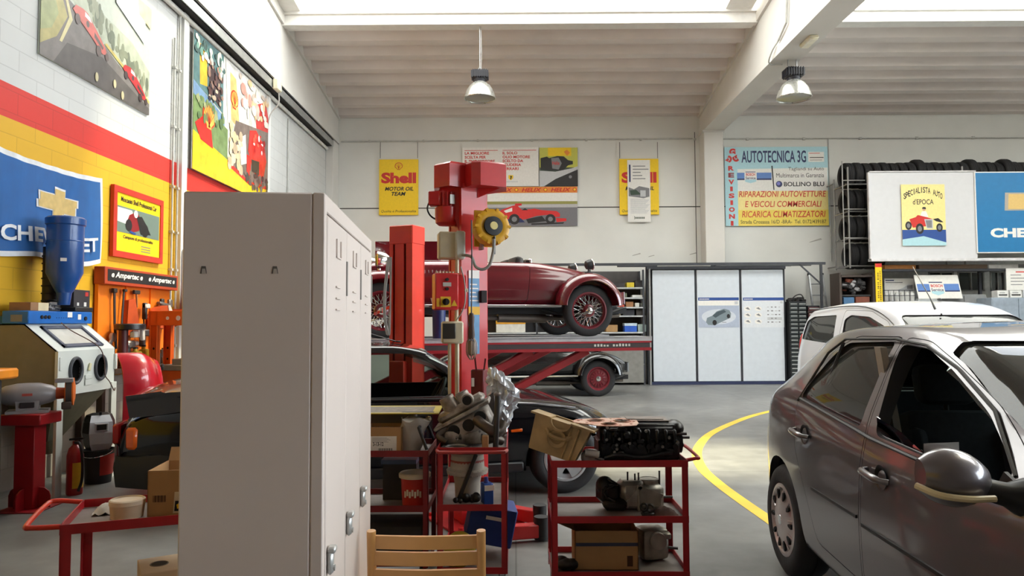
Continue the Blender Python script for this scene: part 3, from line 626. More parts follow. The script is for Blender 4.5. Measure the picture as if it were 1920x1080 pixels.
# big collage poster
W_, H_ = 3.05, 1.98; b = sideboard(9.92, 5.63, XL + .06); g_p = M('glossy_poster_paper', (214, 214, 206), .22, coat=.6); slab(b, W_, H_, .012, g_p)
def glo(name, c): return M('glossy_' + name, c, .25, var=.22, scale=7, coat=.5)
paint(b, W_, H_, [([(0, 0), (.34, 0), (.34, .46), (0, .36)], glo('teal', (90, 124, 128))), ([(.06, .06), (.14, .06), (.15, .34), (.07, .36)], glo('amber', (226, 170, 60))), ([(.16, .10), (.3, .22), (.31, .44), (.17, .36)], glo('engine_dark', (74, 62, 66))), ([(.0, .36), (.36, .48), (.36, .56), (0, .46)], glo('steel_blue', (118, 150, 186))),
    ([(0, .46), (.4, .56), (.4, .9), (0, .72)], glo('field_green', (116, 140, 92))), ([(.36, .0), (1, .0), (1, .5), (.4, .5)], glo('bright_grey', (206, 206, 204))), ([(.42, .08), (.5, .1), (.56, .5), (.44, .46)], glo('pale_gold', (214, 184, 120))), ([(.78, .18), (.95, .08), (1, .2), (1, .46), (.82, .52)], glo('rose_red', (196, 62, 62))),
    ([(.5, .44), (1, .34), (1, 1), (.42, .9)], glo('track_grey', (122, 108, 104))), ([(0, .72), (.4, .80), (.45, 1), (0, 1)], glo('shell_yellow', (244, 200, 40))), ([(.4, .82), (.7, .9), (1, .86), (1, 1), (.4, 1)], glo('shell_yellow', (244, 200, 40))), ([(.4, .80), (.7, .88), (1, .84), (1, .87), (.7, .91), (.4, .84)], glo('red_line', (210, 50, 40))),
    ([(.02, .66), (.10, .58), (.2, .66), (.22, .78), (.08, .76)], glo('car_red', (214, 48, 44))), ([(.56, .56), (.64, .50), (.66, .74), (.58, .78)], glo('white_suit', (230, 230, 230))), ([(.70, .44), (.80, .40), (.94, .50), (.97, .62), (.92, .80), (.76, .78), (.68, .62)], glo('car_red', (214, 48, 44))), ([(.66, .66), (.72, .66), (.72, .84), (.66, .82)], glo('car_red2', (200, 36, 40))), ([(.86, .68), (.9, .66), (.9, .86), (.86, .86)], glo('car_red2', (200, 36, 40))), ([(.73, .68), (.85, .66), (.85, .78), (.74, .78)], glo('nose_dark', (46, 44, 52)))])
random.seed(17)
def blot(x0, y0, x1, y1, n, cols, r0, r1, z):
    for q in range(n): ra_, rb_ = random.uniform(r0, r1), random.uniform(r0, r1); b.disc(min(max(W_ * random.uniform(x0, x1), ra_), W_ - ra_), min(max(H_ * random.uniform(y0, y1), rb_), H_ - rb_), ra_, glo('blot_%d_%d_%d' % cols[q % len(cols)], cols[q % len(cols)]), z + .00003 * q, rb_, 9)
blot(.16, .12, .32, .42, 40, [(96, 70, 70), (150, 120, 110), (60, 56, 66), (186, 170, 150)], .02, .06, .0135)
blot(.02, .02, .34, .16, 30, [(110, 150, 140), (190, 200, 190), (70, 96, 96), (220, 226, 214)], .03, .09, .0135)
blot(.55, .03, .99, .30, 44, [(224, 214, 206), (206, 150, 140), (236, 228, 216), (190, 176, 168), (222, 190, 150)], .04, .12, .0137)
blot(.42, .50, .62, .86, 30, [(214, 196, 160), (196, 176, 150), (230, 214, 180)], .04, .10, .0137)
blot(.70, .42, .95, .60, 18, [(200, 40, 40), (176, 30, 36), (226, 90, 70), (250, 240, 236)], .02, .06, .0152)
blot(.64, .78, 1.0, .92, 26, [(96, 84, 84), (72, 64, 68), (120, 108, 104)], .04, .08, .0137)
blot(.0, .46, .34, .60, 20, [(120, 140, 96), (96, 120, 84), (150, 160, 120)], .03, .08, .0137)
for (x, y, rr) in ((.17, .56, .22), (.48, .28, .16)):
    shell_mark(b, x * W_, y * H_, rr, .0078, glo('gold_shell', (222, 184, 90)), glo('red_shell', (206, 70, 50)))
shell_mark(b, W_ * .95, H_ * .94, .07, .0145, glo('shell_yellow', (244, 200, 40)), glo('red_line', (210, 50, 40)))
solo(b, 'collage_poster', 'big glossy collage poster of racing cars under the dark cable rail', 'poster', None, (XL, 11.4, 3.7), 0)
# white pump-like sign by the conduits
r = thing('enamel_sign', 'narrow white sign with a yellow disc, on the wall behind the locker', 'sign', (XL + .06, 9.86, 1.70))
b = sideboard(9.68, 2.49, XL + .12); b.bb((0, 0, -.06), (.36, .78, 0), wht); b.rect(.03, .04, .33, .74, C('sign_white', (240, 240, 236)), .002); b.disc(.18, .18, .10, yel, .004); txt(b, 'Shell', .18, .36, .2, .07, red_p, .004, .04, 0, 'C'); b.rect(.03, .40, .33, .46, red_p, .003); b.rect(.03, .48, .33, .74, C('sign_blue', (168, 196, 220)), .003); b.poly([(.16, .66), (.18, .6), (.2, .66)], navy, .005)
put(b, 'panel', r)
# ---- hanging lamps
def high_bay(loc, top, label, bracket=False):
    r = thing('pendant_lamp', label, 'lamp', loc, 0, 'hanging workshop lamps')
    b = MB(M('spun_aluminium', (206, 206, 200), .28, .75)); b.lathe([(.300, 0), (.306, .012), (.296, .02), (.285, .07), (.25, .17), (.19, .26), (.12, .315), (.10, .33), (.094, .325), (.115, .30), (.18, .25), (.24, .165), (.275, .07), (.29, .015)], None, 40); b.build('reflector', r)
    b = MB(glass('lamp_lens', (228, 230, 226), 2.6)); b.lathe([(0, .02), (.15, .018), (.288, .02)], None, 40); b.build('lens', r)
    b = MB(M('lamp_tube_glass', (240, 240, 232), .3)); b.lathe([(0, .09), (.04, .10), (.05, .16), (.04, .24), (.03, .30), (0, .31)], None, 16); b.build('bulb', r)
    hs = M('black_ballast', (40, 40, 48), .45); b = MB(hs); b.cyl((0, 0, .32), (0, 0, .38), .11, .12)
    b.box((0, 0, .46), (.30, .26, .17), None, .03)
    for k in range(7): b.box((-.13 + k * .043, 0, .46), (.012, .29, .15)); b.box((0, -.11 + k * .036, .46), (.325, .01, .13))
    b.build('ballast_housing', r)
    b = MB(M('galvanised_steel', (170, 172, 172), .4, .6))
    if bracket:
        for x in (-.09, .06): b.bar((x, 0, .54), (x, 0, top), .018, .03)
    else:
        b.ring((0, 0, .57), .03, .006, None, RX(90)); b.tube([(0, 0, .59 + (top - .59) * i / 24) for i in range(25)], [.010 if i % 2 else .007 for i in range(25)], None, 6)
        b.tube(crom([(.02, 0, .55), (.03, .02, .9), (.015, 0, 1.6), (.02, 0, top)], 5), .005, None, 5)
    b.build('hanger', r)
p = at(900, 186, 13.46); high_bay((p.x, p.y, p.z), roof_z(13.35) - .219 - p.z, 'hanging workshop lamp on a long chain in front of the left roof bay')
p = at(1489, 185, 12.6); high_bay((4.965, p.y, p.z), 6.12 - p.z, 'hanging workshop lamp on a short bracket under the concrete beam', True)
p = fl(1517, 82, 6.05); r = thing('emergency_light', 'small cream emergency light fixed under the concrete beam', 'lamp', (min(p.x, 4.96), p.y, 6.045))
b = MB(M('ivory_plastic', (228, 222, 196), .4)); b.box((0, 0, .045), (.16, .42, .06), None, .015); b.build('housing', r)
b = MB(M('frosted_cover', (236, 232, 214), .3)); b.box((0, 0, .008), (.13, .38, .02), None, .006); b.build('cover', r)
b = MB(conduit_m); b.tube(crom([(4.60, 12.3, 6.35), (4.55, 12.5, 6.22), (4.58, 12.7, 6.09), (4.83, 12.75, 6.09)], 5), .014, None, 6)
b.tube([(4.60, 12.3, 6.35), (4.59, 11.9, 6.5), (4.59, 11.8, 7.2)], .02, None, 6)
solo(b, 'conduit_pipe', 'short grey conduit and cable drop on the concrete beam above the lamp', 'pipe', 'wall conduits')
# ================================================================== storage along the far wall
steel_d = M('dark_steel', (70, 72, 78), .5, .3); panel_w = M('white_laminate', (212, 219, 228), .45, var=.03); navy_m = M('navy_plinth', (44, 52, 86), .5)
shelf_m = M('grey_shelf_metal', (188, 192, 194), .5); card = M('cardboard', (176, 136, 92), .85, var=.1, scale=5); dkm = M('dark_clutter', (52, 50, 52), .7, var=.3)
YC = 17.08
def X_(px, Y=YC, y=600): return at(px, y, Y).x
def Z_(py, Y=YC, x=1300): return at(x, py, Y).z
xs = [X_(1222), X_(1305.5), X_(1389.5), X_(1472)]
r = thing('sliding_door_cabinet', 'tall storage cabinet with three plain white sliding doors against the far wall', 'cabinet', ((xs[0] + xs[3]) / 2, YC, 0))
ox = r.location.x; zt = Z_(505)
b = MB(steel_d); b.bb((xs[0] - ox - .10, .05, 0), (xs[0] - ox - .05, .19, zt + .04)); b.bb((xs[3] - ox + .0, .07, 0), (xs[3] - ox + .04, .19, zt + .04)); b.bb((xs[0] - ox - .1, .0, zt), (xs[3] - ox + .04, .19, zt + .07)); b.bb((xs[0] - ox, .16, 0), (xs[3] - ox, .19, zt))
for x in xs[1:3]: b.bb((x - ox - .03, .04, 0), (x - ox + .03, .1, zt))
b.build('carcass', r, 0)
b = MB(navy_m); b.bb((xs[0] - ox - .02, -.01, 0), (xs[3] - ox + .02, .06, .07)); b.build('plinth', r, 0)
for i in range(3):
    b = MB(panel_w); b.bb((xs[i] - ox + .028, 0, .075), (xs[i + 1] - ox - .028, .035, zt - .02), None, .006); b.build('door', r, 0)
b = MB(grey_metal); b.bb((xs[0] - ox - .06, -.03, .0), (xs[0] - ox - .02, .05, zt + .02)); b.build('edge_post', r, 0)
# two posters on the doors
b = board(1309, 558, YC - .004); b.bb((0, 0, -.05), (76, 56, 0), wht); b.rect(0, 0, 76, 5.5, blu, .03); [b.rect(2 + q * 2.4, 2, 3.6 + q * 2.4, 3.8, wht, .06) for q in range(8)]; b.rect(68, 7, 74, 13, lgry, .03)
bg_ = C('misty_blue', (176, 186, 206)); b.rect(0, 15, 76, 56, bg_, .03); b.disc(38, 36, 32, C('mist', (208, 214, 224)), .04, 14)
b.poly([(14, 46), (16, 38), (26, 34), (34, 26), (48, 21), (58, 24), (61, 30), (60, 38), (30, 52), (18, 51)], C('cutaway_grey', (124, 138, 146)), .06); b.poly([(26, 34), (35, 27), (48, 23), (52, 27), (40, 33), (32, 38)], C('cutaway_dark', (70, 84, 92)), .08); b.disc(30, 47, 4, blk, .1, 5); b.disc(56, 35, 3, blk, .1, 4); b.rect(44, 46, 52, 47, gry, .08)
solo(b, 'diagram_poster', 'blue poster of a cutaway car on the middle white door', 'poster', 'posters on the white doors', at(1347, 614, YC - .004), 0)
b = board(1393, 557, YC - .004); b.bb((0, 0, -.05), (76, 57, 0), C('poster_white', (222, 226, 232))); b.rect(0, 1, 76, 6.5, blu, .03); [b.rect(2 + q * 2.4, 3, 3.6 + q * 2.4, 4.8, wht, .06) for q in range(7)]; b.rect(69, 8, 74, 12, lgry, .03)
for i in range(3):
    for j in range(2):
        cx_, cy_ = 8 + j * 20, 22 + i * 12; b.disc(cx_, cy_, 6.5, wht, .03, 4.5); b.poly([(cx_ - 4, cy_ - 1), (cx_ + 1, cy_ - 3), (cx_ + 5, cy_ + 2), (cx_, cy_ + 1)], gry, .06)
for i in range(5):
    for j in range(4): b.rect(45 + j * 7, 18 + i * 7, 45 + j * 7 + 3 + (i * j) % 3, 20 + i * 7, gry if (i + j) % 3 else lgry, .04)
b.rect(45, 38, 72, 43, lgry, .03)
solo(b, 'diagram_poster', 'white poster of small diagrams on the right white door', 'poster', 'posters on the white doors', at(1431, 614, YC - .004), 0)
# steel rail over the cabinet and pipes lying on it
r = thing('steel_gantry', 'thin steel rail frame above the white door cabinet with one leg at right', 'frame', (X_(1541, 16.9), 16.9, 0))
xo = r.location.x; b = MB(steel_d); zt2 = zt + .08; xl_ = X_(940)
b.bb((xl_ - xo, -.05, zt2), (.1, .0, zt2 + .06)); b.bar((0, -.02, .0), (0, -.02, zt2 + .02), .05, .05); b.bar((-.5, -.02, zt2 + .01), (-.01, -.02, zt2 - .45), .03, .03)
b.build('rail', r, 0)
for k, (a, c, dz, rr, m, lab) in enumerate(((1235, 1335, .03, .03, M('white_pipe', (220, 218, 212), .5), 'short white pipe lying on the cabinet top, left of the other'), (1345, 1525, .03, .032, grey_metal, 'long grey pipe lying on the cabinet top toward the ladder'), (1160, 1490, .02, .02, steel_d, 'long dark rod lying at the back of the cabinet top'))):
    b = MB(m); y = YC + (.06 if k < 2 else .15); z = zt + .07 + rr + .002
    b.cyl((X_(a), y, z), (X_(c), y, z), rr, None, None, 12); solo(b, 'pipe', lab, 'pipe', 'pipes on the cabinet', (X_(a), y, z - rr))
# open shelving left of the doors
xl_, xr_ = X_(905), X_(1209)
r = thing('storage_shelving', 'grey metal shelving packed with parts behind the red vintage car', 'shelf', ((xl_ + xr_) / 2, YC, 0)); xo = r.location.x; hw = (xr_ - xl_) / 2 - .02
zs = [Z_(y) for y in (538, 557, 575, 591, 622)] + [.95, .5, .08]
for z in zs:
    b = MB(shelf_m); b.bb((-hw, .02, z - .035), (hw, .55, z), None, .004); b.build('shelf', r, 0)
b = MB(steel_d)
for x in (-hw, -hw / 3, hw / 3, hw): b.bb((x - .02, .02, 0), (x + .02, .06, zt)); b.bb((x - .02, .53, 0), (x + .02, .57, zt))
b.build('upright', r, 0)
b = MB(M('shelf_back', (84, 82, 84), .8)); b.bb((-hw, .57, 0), (hw, .59, zt)); b.build('back_panel', r, 0)
b = MB(M('grey_cupboard', (134, 132, 128), .6)); b.bb((hw - 1.35, -.01, .05), (hw - .02, .018, Z_(655)), None, .006); b.build('door', r, 0)
def item(name, px0, px1, py, h, col, label, cat, Y=YC + .1, d=.3, group='boxes on the grey shelving', z=None, lid=None, round_=False, zz=None):
    x0, x1 = X_(px0, Y), X_(px1, Y); z0 = zz if zz is not None else Z_(py, Y); m = col if not isinstance(col, tuple) else M('item_%d_%d_%d' % col, col, .6, var=.12)
    b = MB(m)
    if round_: b.cyl(((x0 + x1) / 2, Y + d / 2, z0 + .001), ((x0 + x1) / 2, Y + d / 2, z0 + h), (x1 - x0) / 2, None, None, 18)
    else:
        b.bb((x0, Y, z0 + .001), (x1, Y + d, z0 + h), None, .008)
        if lid: b.bb((x0 - .005, Y - .006, z0 + h * .72), (x1 + .005, Y + d, z0 + h + .008), M('item_%d_%d_%d' % lid, lid, .6), .004)
    return solo(b, name, label, cat, group, ((x0 + x1) / 2, Y + d / 2, z0))
S = sorted(zs, reverse=True)
for a in ((1176, 1190, 0, .12, (206, 184, 50), 'yellow carton on the top shelf of the grey shelving'), (1150, 1172, 0, .10, dkm, 'dark bundle of parts left of the yellow carton'), (1192, 1206, 0, .17, dkm, 'dark box right of the yellow carton'),
          (1156, 1176, 1, .11, (96, 102, 84), 'grey green box on the second shelf'), (1186, 1209, 1, .06, (214, 216, 214), 'flat white carton on the second shelf'),
          (1160, 1171, 2, .12, (190, 70, 50), 'small red carton on the third shelf'), (1174, 1188, 2, .13, (150, 106, 70), 'brown carton on the third shelf'), (1191, 1199, 2, .10, (210, 210, 206), 'small white carton on the third shelf'), (1201, 1211, 2, .09, (100, 104, 100), 'grey tin at the right end of the third shelf'),
          (1150, 1164, 3, .14, (128, 118, 96), 'drab box on the fourth shelf beside the fender'), (1168, 1190, 3, .15, (44, 44, 52), 'wide black box on the fourth shelf'), (1193, 1211, 3, .16, (62, 58, 56), 'black crate at the right end of the fourth shelf'),
          (1136, 1158, 4, .17, (168, 132, 88), 'brown cardboard carton on the fifth shelf'), (1171, 1194, 4, .20, (44, 92, 190), 'bright blue carton on the fifth shelf'), (1196, 1212, 4, .18, (170, 190, 186), 'pale green carton on the fifth shelf'),
          (930, 985, 4, .28, (216, 214, 206), 'big white carton on the shelf seen under the vintage car'), (1010, 1035, 3, .14, dkm, 'dark box on the shelf behind the vintage car wheel')):
    item('carton', a[0], a[1], 0, a[3], a[4], a[5], 'box', zz=S[a[2]] if True else None, lid=(196, 214, 230) if 'bright blue' in a[5] else (224, 160, 40) if 'big white' in a[5] else None)
# ---- small parts drawer towers and ladder
def drawer_tower(px0, px1, py, rows, cols, col, label, Y=16.95):
    x0, x1 = X_(px0, Y), X_(px1, Y); w = x1 - x0; h = Z_(py, Y)
    r = thing('drawer_tower', label, 'cabinet', ((x0 + x1) / 2, Y, 0), 0, 'small parts drawer towers')
    b = MB(M('tower_body', (40, 42, 46), .6)); b.bb((-w / 2, .03, 0), (w / 2, .5, h)); b.build('body', r, 0)
    for i in range(rows):
        for j in range(cols):
            b = MB(M('drawer_plastic_%d' % (sum(col)), col, .45, var=.2, scale=3)); a, c = -w / 2 + w * j / cols + .006, -w / 2 + w * (j + 1) / cols - .006; z0, z1 = .04 + (h - .06) * i / rows, .04 + (h - .06) * (i + 1) / rows - .014
            b.bb((a, .0, z0), (c, .04, z1), None, .004); b.bb((a + .02, -.012, z0 + (z1 - z0) * .55), (c - .02, .0, z0 + (z1 - z0) * .8), M('drawer_label', (168, 172, 172), .6))
            b.build('drawer', r, 0)
    return h
h1 = drawer_tower(1481, 1513, 566, 20, 2, (52, 58, 60), 'dark tower of small parts drawers beside the white doors')
drawer_tower(1516, 1538, 574, 14, 1, (84, 40, 42), 'dark red narrow tower of drawers under the ladder', 16.97)
p0, p1 = X_(1478, 17), X_(1512, 17)
b = MB(dkm); random.seed(3)
for k in range(7): b.box((p0 + .12 + .055 * k, 17.25, h1 + .03 + .018 * (k % 3)), (.09, .16, .055 + .03 * (k % 2)), None, .012, RZ(20 * k))
b.tube(crom([(p0 + .1, 17.1, h1 + .02), (p0 + .22, 17.08, h1 + .14), (p0 + .36, 17.1, h1 + .16), (p0 + .44, 17.12, h1 + .02)], 5), .014)
solo(b, 'cable_heap', 'heap of dark cables and connectors on the drawer tower', 'clutter', None, (p0 + .25, 17.2, h1))
r = thing('ladder', 'aluminium ladder leaning against the far wall beside the drawer towers', 'ladder', (X_(1545, 16.9), 17.06, 0))
al = M('aluminium', (176, 178, 180), .35, .7); xo = r.location.x
xa, xb = X_(1524, 17.5) - xo, X_(1550, 17.5) - xo; zt3 = Z_(516, 17.5)
for s in (xa, xb):
    b = MB(al); b.bar((s * 1.0, 0, 0), (s, .62, zt3), .03, .07); b.build('rail', r, 0)
for k in range(9):
    b = MB(al); b.cyl((xa, .62 * (k + .6) / 9.4, zt3 * (k + .6) / 9.4), (xb, .62 * (k + .6) / 9.4, zt3 * (k + .6) / 9.4), .015, None, None, 10); b.build('rung', r)
for s in (xa, xb): b = MB(M('black_rubber', (28, 28, 30), .7)); b.box((s, .625, zt3 + .02), (.05, .08, .06), None, .01); b.build('end_cap', r)
# ---- tyre rack
rub = M('tyre_rubber', (30, 29, 31), .75, var=.2, scale=14, bump=.15)
def tyre_mesh(R, w):
    b = MB(rub); ri = R * .62; h = w / 2
    b.lathe([(ri, -h * .8), (ri + .02, -h * .95), (R * .82, -h), (R - .03, -h * .94), (R - .008, -h * .8), (R, -h * .55), (R - .006, -h * .5), (R - .006, -h * .42), (R, -h * .38), (R, -h * .08), (R - .006, -h * .04), (R - .006, h * .04), (R, h * .08), (R, h * .38), (R - .006, h * .42), (R - .006, h * .5), (R, h * .55), (R - .008, h * .8), (R - .03, h * .94), (R * .82, h), (ri + .02, h * .95), (ri, h * .8), (ri + .012, 0), (ri, -h * .8)], None, 36)
    return b.mesh('tyre', 40)
tme = tyre_mesh(.305, .19); tme2 = tyre_mesh(.335, .2)
YT = 16.95; zrow = [Z_(330, YT, 1590) - .638 * k for k in range(4)]; xt0 = X_(1578, YT, 400)
def tyre(x, z, me, label, group):
    o = link('tyre', me); o.location = (x, YT, z); o.rotation_euler = (0, math.pi / 2, 0); tag(o, label, 'tyre', group)
n = 0
for k in range(24):
    big = k in (8, 14, 18); tyre(xt0 + .13 + k * .205, zrow[0] + (.042 if big else .008 * math.sin(k * 2.1)), tme2 if big else tme,
        'black tyre at the left end of the top row of the tyre rack' if k == 0 else 'large black tyre standing proud in the top row of the tyre rack' if big else 'black tyre in the top row of the tyre rack, behind the white board', 'tyres in the top row of the rack')
for i, nm in ((1, 'second'), (2, 'third'), (3, 'bottom')):
    for k in range(4): tyre(xt0 + .13 + k * .205 + (.05 if i == 3 else 0), zrow[i], tme, 'black tyre at the left end of the %s row of the tyre rack' % nm if k == 0 else 'black tyre in the %s row of the tyre rack beside the white board' % nm, 'tyres in the %s row of the rack' % nm)
r = thing('tyre_rack', 'tall grey tube rack holding rows of tyres above the office corner', 'rack', (xt0 + .15, YT, 0)); b = MB(M('rack_tube', (150, 148, 146), .45, .5))
for x in (-.15, 2.5, 5.2):
    for y in (-.36, .36): b.cyl((x, y, 2.70), (x, y, 5.05 if y < 0 else 4.9), .02, None, None, 8)
    for z in (2.78, 4.8): b.cyl((x, .36, z), (x, YB - YT - .001, z), .018, None, None, 8)
b.build('post', r); b = MB(M('rack_tube', (150, 148, 146), .45, .5))
for z in zrow:
    for y in (-.22, .22): b.cyl((-.15, y, z - .2425), (5.22, y, z - .2425), .018, None, None, 8)
    for x in (-.15, 5.2): b.cyl((x, -.36, z - .26), (x, .36, z - .26), .016, None, None, 8)
b.build('rail', r)
# front guard of the rack, light grey
b = MB(M('rack_guard', (168, 166, 164), .45, .4)); xg = X_(1582, YT - .4, 400) - r.location.x
b.cyl((xg, -.38, zrow[3] - .25), (xg, -.38, zrow[0] + .27), .014, None, None, 8)
for py in (338, 392, 446): z = Z_(py, YT - .4, 1590); b.cyl((xg, -.38, z), (xg + .52, -.38, z), .012, None, None, 8)
b.build('guard', r)
# ---- white display board and blue car sign over the office corner
YW = 16.2; b = board(1628, 322, YW)
r = thing('display_board', 'big plain white board hung in front of the tyre rack', 'board', at(1728, 490, YW))
b.bb((0, 0, -4), (200, 166, 0), M('board_white', (214, 214, 217), .5, var=.02)); put(b, 'panel', r)
b = board(1628, 322, YW - .01); tr_m = M('board_trim', (214, 212, 214), .4)
b.bb((-1, -1, -5), (1.5, 168, 1), tr_m); b.bb((-1, -1, -5), (202, 1, 1), tr_m); b.bb((-1, 165, -8), (300, 170, 5), tr_m); put(b, 'trim', r)
b = board(1829, 324, YW - .04); sgn = M('blue_sign_plastic', (40, 122, 178), .35, var=.04)
b.bb((0, 0, -2), (240, 150, 0), sgn); b.bb((-2, -2, -2.4), (242, 152, -.5), wht)
gx, gy = 132, 55
bw = [(-78, -17), (-30, -17), (-30, -34), (34, -34), (34, -17), (78, -17), (64, 17), (28, 17), (28, 34), (-36, 34), (-36, 17), (-80, 17)]
b.poly([(gx + x, gy + y) for x, y in bw], C('chrome_grey', (176, 170, 160)), .2); b.poly([(gx + x * .93 + 1, gy + y * .84) for x, y in bw], C('emblem_gold', (224, 190, 120)), .4)
txt(b, 'CHEVROLET', 24, 123, 190, 18, wht, .2, .05)
solo(b, 'car_brand_sign', 'large blue sign with a gold bow tie emblem beside the white board', 'sign', None, at(1949, 475, YW - .04), 0)
b = board(1689, 346, YW - .03); b.bb((0, 0, -.3), (82, 116, 0), cream); b.rect(0, 86, 82, 116, blu, .05); b.poly([(0, 104), (40, 98), (82, 110), (82, 116), (0, 116)], sky_p, .08)
word = 'SPECIALISTA AUTO'
for i, ch in enumerate(word):
    t = (i + .5) / len(word); a = (t - .5) * 1.0; x = 41 + 76 * math.sin(a) * 1.0; y = 92 - 80 * math.cos(a) + 14; y = 27 - 14 * math.cos((t - .5) * 3.0) + 3
    if ch != ' ': txt(b, ch, x, y, 4.4 if ch != 'I' else 1.5, 11, blk, .1, .02, 0, 'C')
txt(b, "d'EPOCA", 41, 38, 39, 10, blk, .1, .01, 0, 'C')
b.disc(42, 47, 3.2, skin, .1); b.poly([(38, 46), (40, 43), (45, 43), (46, 47)], blk, .12); b.poly([(38, 51), (46, 51), (50, 62), (34, 62)], wht, .1)
b.poly([(14, 66), (26, 62), (30, 58), (46, 62), (58, 66), (58, 78), (20, 82)], red_p, .14); b.poly([(42, 66), (58, 66), (58, 84), (46, 84)], lgry, .16); b.poly([(44, 68), (56, 68), (56, 82), (47, 82)], gry, .18)
for x, y, q in ((12, 78, 8), (33, 84, 10), (70, 82, 8)): b.disc(x, y, q * .75, blk, .2, q); b.disc(x, y, q * .4, gry, .22, q * .55)
b.poly([(58, 66), (68, 64), (78, 72), (72, 72), (64, 70)], blk, .17)
solo(b, 'vintage_car_poster', 'yellow and blue poster of a red vintage car on the white board', 'poster', None, at(1730, 462, YW - .03), 0)
# ---- office corner below the board
YO = 16.9; b = MB(M('office_partition', (206, 208, 206), .7)); xw0 = X_(1650, 17.4)
z0w, z1w = Z_(546, 17.4, 1850), Z_(509, 17.4, 1850)
b.bb((xw0, 17.38, 0), (XR, 17.44, z0w)); b.bb((xw0, 17.38, z1w), (XR, 17.44, 2.95)); wins = [(1742, 1790), (1797, 1847), (1858, 1886), (1892, 1945)]; last = xw0
for a, c in wins: b.bb((last, 17.38, z0w), (X_(a, 17.4), 17.44, z1w)); last = X_(c, 17.4)
b.bb((last, 17.38, z0w), (XR, 17.44, z1w)); struct(b, 'partition', 0)
for i, (a, c) in enumerate(wins):
    x0, x1 = X_(a, 17.4), X_(c, 17.4); b = MB(M('office_window_frame', (150, 152, 148), .5))
    for q in ((x0, z0w, x0 + .03, z1w), (x1 - .03, z0w, x1, z1w), (x0, z0w, x1, z0w + .03), (x0, z1w - .03, x1, z1w), ((x0 + x1) / 2 - .012, z0w, (x0 + x1) / 2 + .012, z1w)): b.bb((q[0], 17.36, q[1]), (q[2], 17.46, q[3]))
    o = struct(b, 'window_%d' % (3 + i), 0); g = MB(glass('office_pane', (150, 170, 170), .6)); g.bb((x0, 17.40, z0w), (x1, 17.41, z1w)); g.build('pane', o, 0)
# dark shelf with clutter left, under the tyres
xa, xb = X_(1578, 16.4), X_(1640, 16.4); r = thing('clutter_shelf', 'dark steel shelf full of odds and ends below the tyres', 'shelf', ((xa + xb) / 2, 16.4, 0)); w = (xb - xa) / 2; b = MB(M('brown_steel', (70, 58, 52), .6))
for x in (-w, w): b.bb((x - .025, 0, 0), (x + .025, .5, 2.58))
zsh = [2.52, Z_(572, 16.4), 1.3, .6]
for z in zsh: b.bb((-w, 0, z - .04), (w, .5, z))
b.bb((-w, .48, 0), (w, .5, 2.56)); b.build('frame', r, 0)
def put_item(name, px0, px1, Y, z0, h, col, label, cat, group=None, d=.25): return item(name, px0, px1, 0, h, col, label, cat, Y, d, group, zz=z0)
put_item('carton', 1583, 1603, 16.42, zsh[1], .16, (70, 110, 150), 'blue carton on the dark shelf below the tyres', 'box', 'cartons on the dark shelf')
put_item('carton', 1606, 1632, 16.42, zsh[1], .17, (128, 72, 56), 'rust coloured carton on the dark shelf below the tyres', 'box', 'cartons on the dark shelf')
b = MB(dkm, M('pale_scrap', (168, 166, 170), .7), M('rust_scrap', (124, 66, 50), .8)); random.seed(5)
for k in range(34): b.box((xa + .16 + random.random() * (xb - xa - .32), 16.5 + random.random() * .22, zsh[1] + .27 + random.random() * .28), (.05 + random.random() * .14, .1, .03 + random.random() * .1), b.mats[(0, 0, 1, 0, 2)[k % 5]], .01, RZ(random.random() * 180) @ RX(random.random() * 50))
b.bb((xa + .05, 16.45, zsh[1] + .182), (xb - .05, 16.8, zsh[1] + .22), dkm)
o = solo(b, 'scrap_heap', 'tangled heap of small car parts on the dark shelf below the tyres', 'clutter', None, (xa + .4, 16.6, zsh[1] + .18)); o['kind'] = 'stuff'
b = board(1641, 494, 16.15); b.bb((0, 0, -2), (12, 78, 0), yel); b.rect(0, 0, 12, 7, red_p, .1)
random.seed(14)      # two upright columns of worn, unreadable characters
for i in range(17):
    for x in (3.2, 7.2):
        if x > 4 or i % 5: y = 14 + i * 3.5; b.rect(x, y, x + 2.6, y + random.uniform(1.6, 2.6), blk, .15); b.rect(x + .7, y + .5, x + 1.2 + random.random(), y + 1.2, yel, .2)
solo(b, 'banner_strip', 'narrow upright yellow strip with black letters beside the dark shelf', 'sign', None, at(1647, 572, 16.15), 0)
zc = Z_(568, 16.3, 1700)
def unit(px0, px1, Y, z, col, label, split=2):
    x0, x1 = X_(px0, Y), X_(px1, Y); w = x1 - x0; r = thing('workshop_cabinet', label, 'cabinet', ((x0 + x1) / 2, Y, 0), 0, 'grey workshop cabinets'); m = M('cab_%d_%d_%d' % col, col, .5)
    b = MB(m); b.bb((-w / 2, .02, 0), (w / 2, .55, z), None, .01); b.build('body', r)
    for j in range(split):
        b = MB(m); b.bb((-w / 2 + w * j / split + .01, 0, .06), (-w / 2 + w * (j + 1) / split - .01, .02, z - .03), None, .004); d = b.build('door', r)
        b = MB(steel_d); b.bar((-w / 2 + w * j / split + .06, -.015, z * .5), (-w / 2 + w * j / split + .06, -.015, z * .62), .015, .015); b.build('handle', d)
    return z
unit(1655, 1722, 16.3, zc, (60, 68, 92), 'dark blue cabinet carrying the row of spray cans')
zb_ = at(1713, 516, 16.45).z - .98 * 45.6 * 16.45 / 1350; unit(1724, 1764, 16.3, zb_, (170, 174, 176), 'light grey cabinet under the tilted service board', 1)
unit(1766, 1852, 16.45, Z_(552, 16.45, 1800), (138, 140, 142), 'mid grey wide cabinet below the office windows', 2)
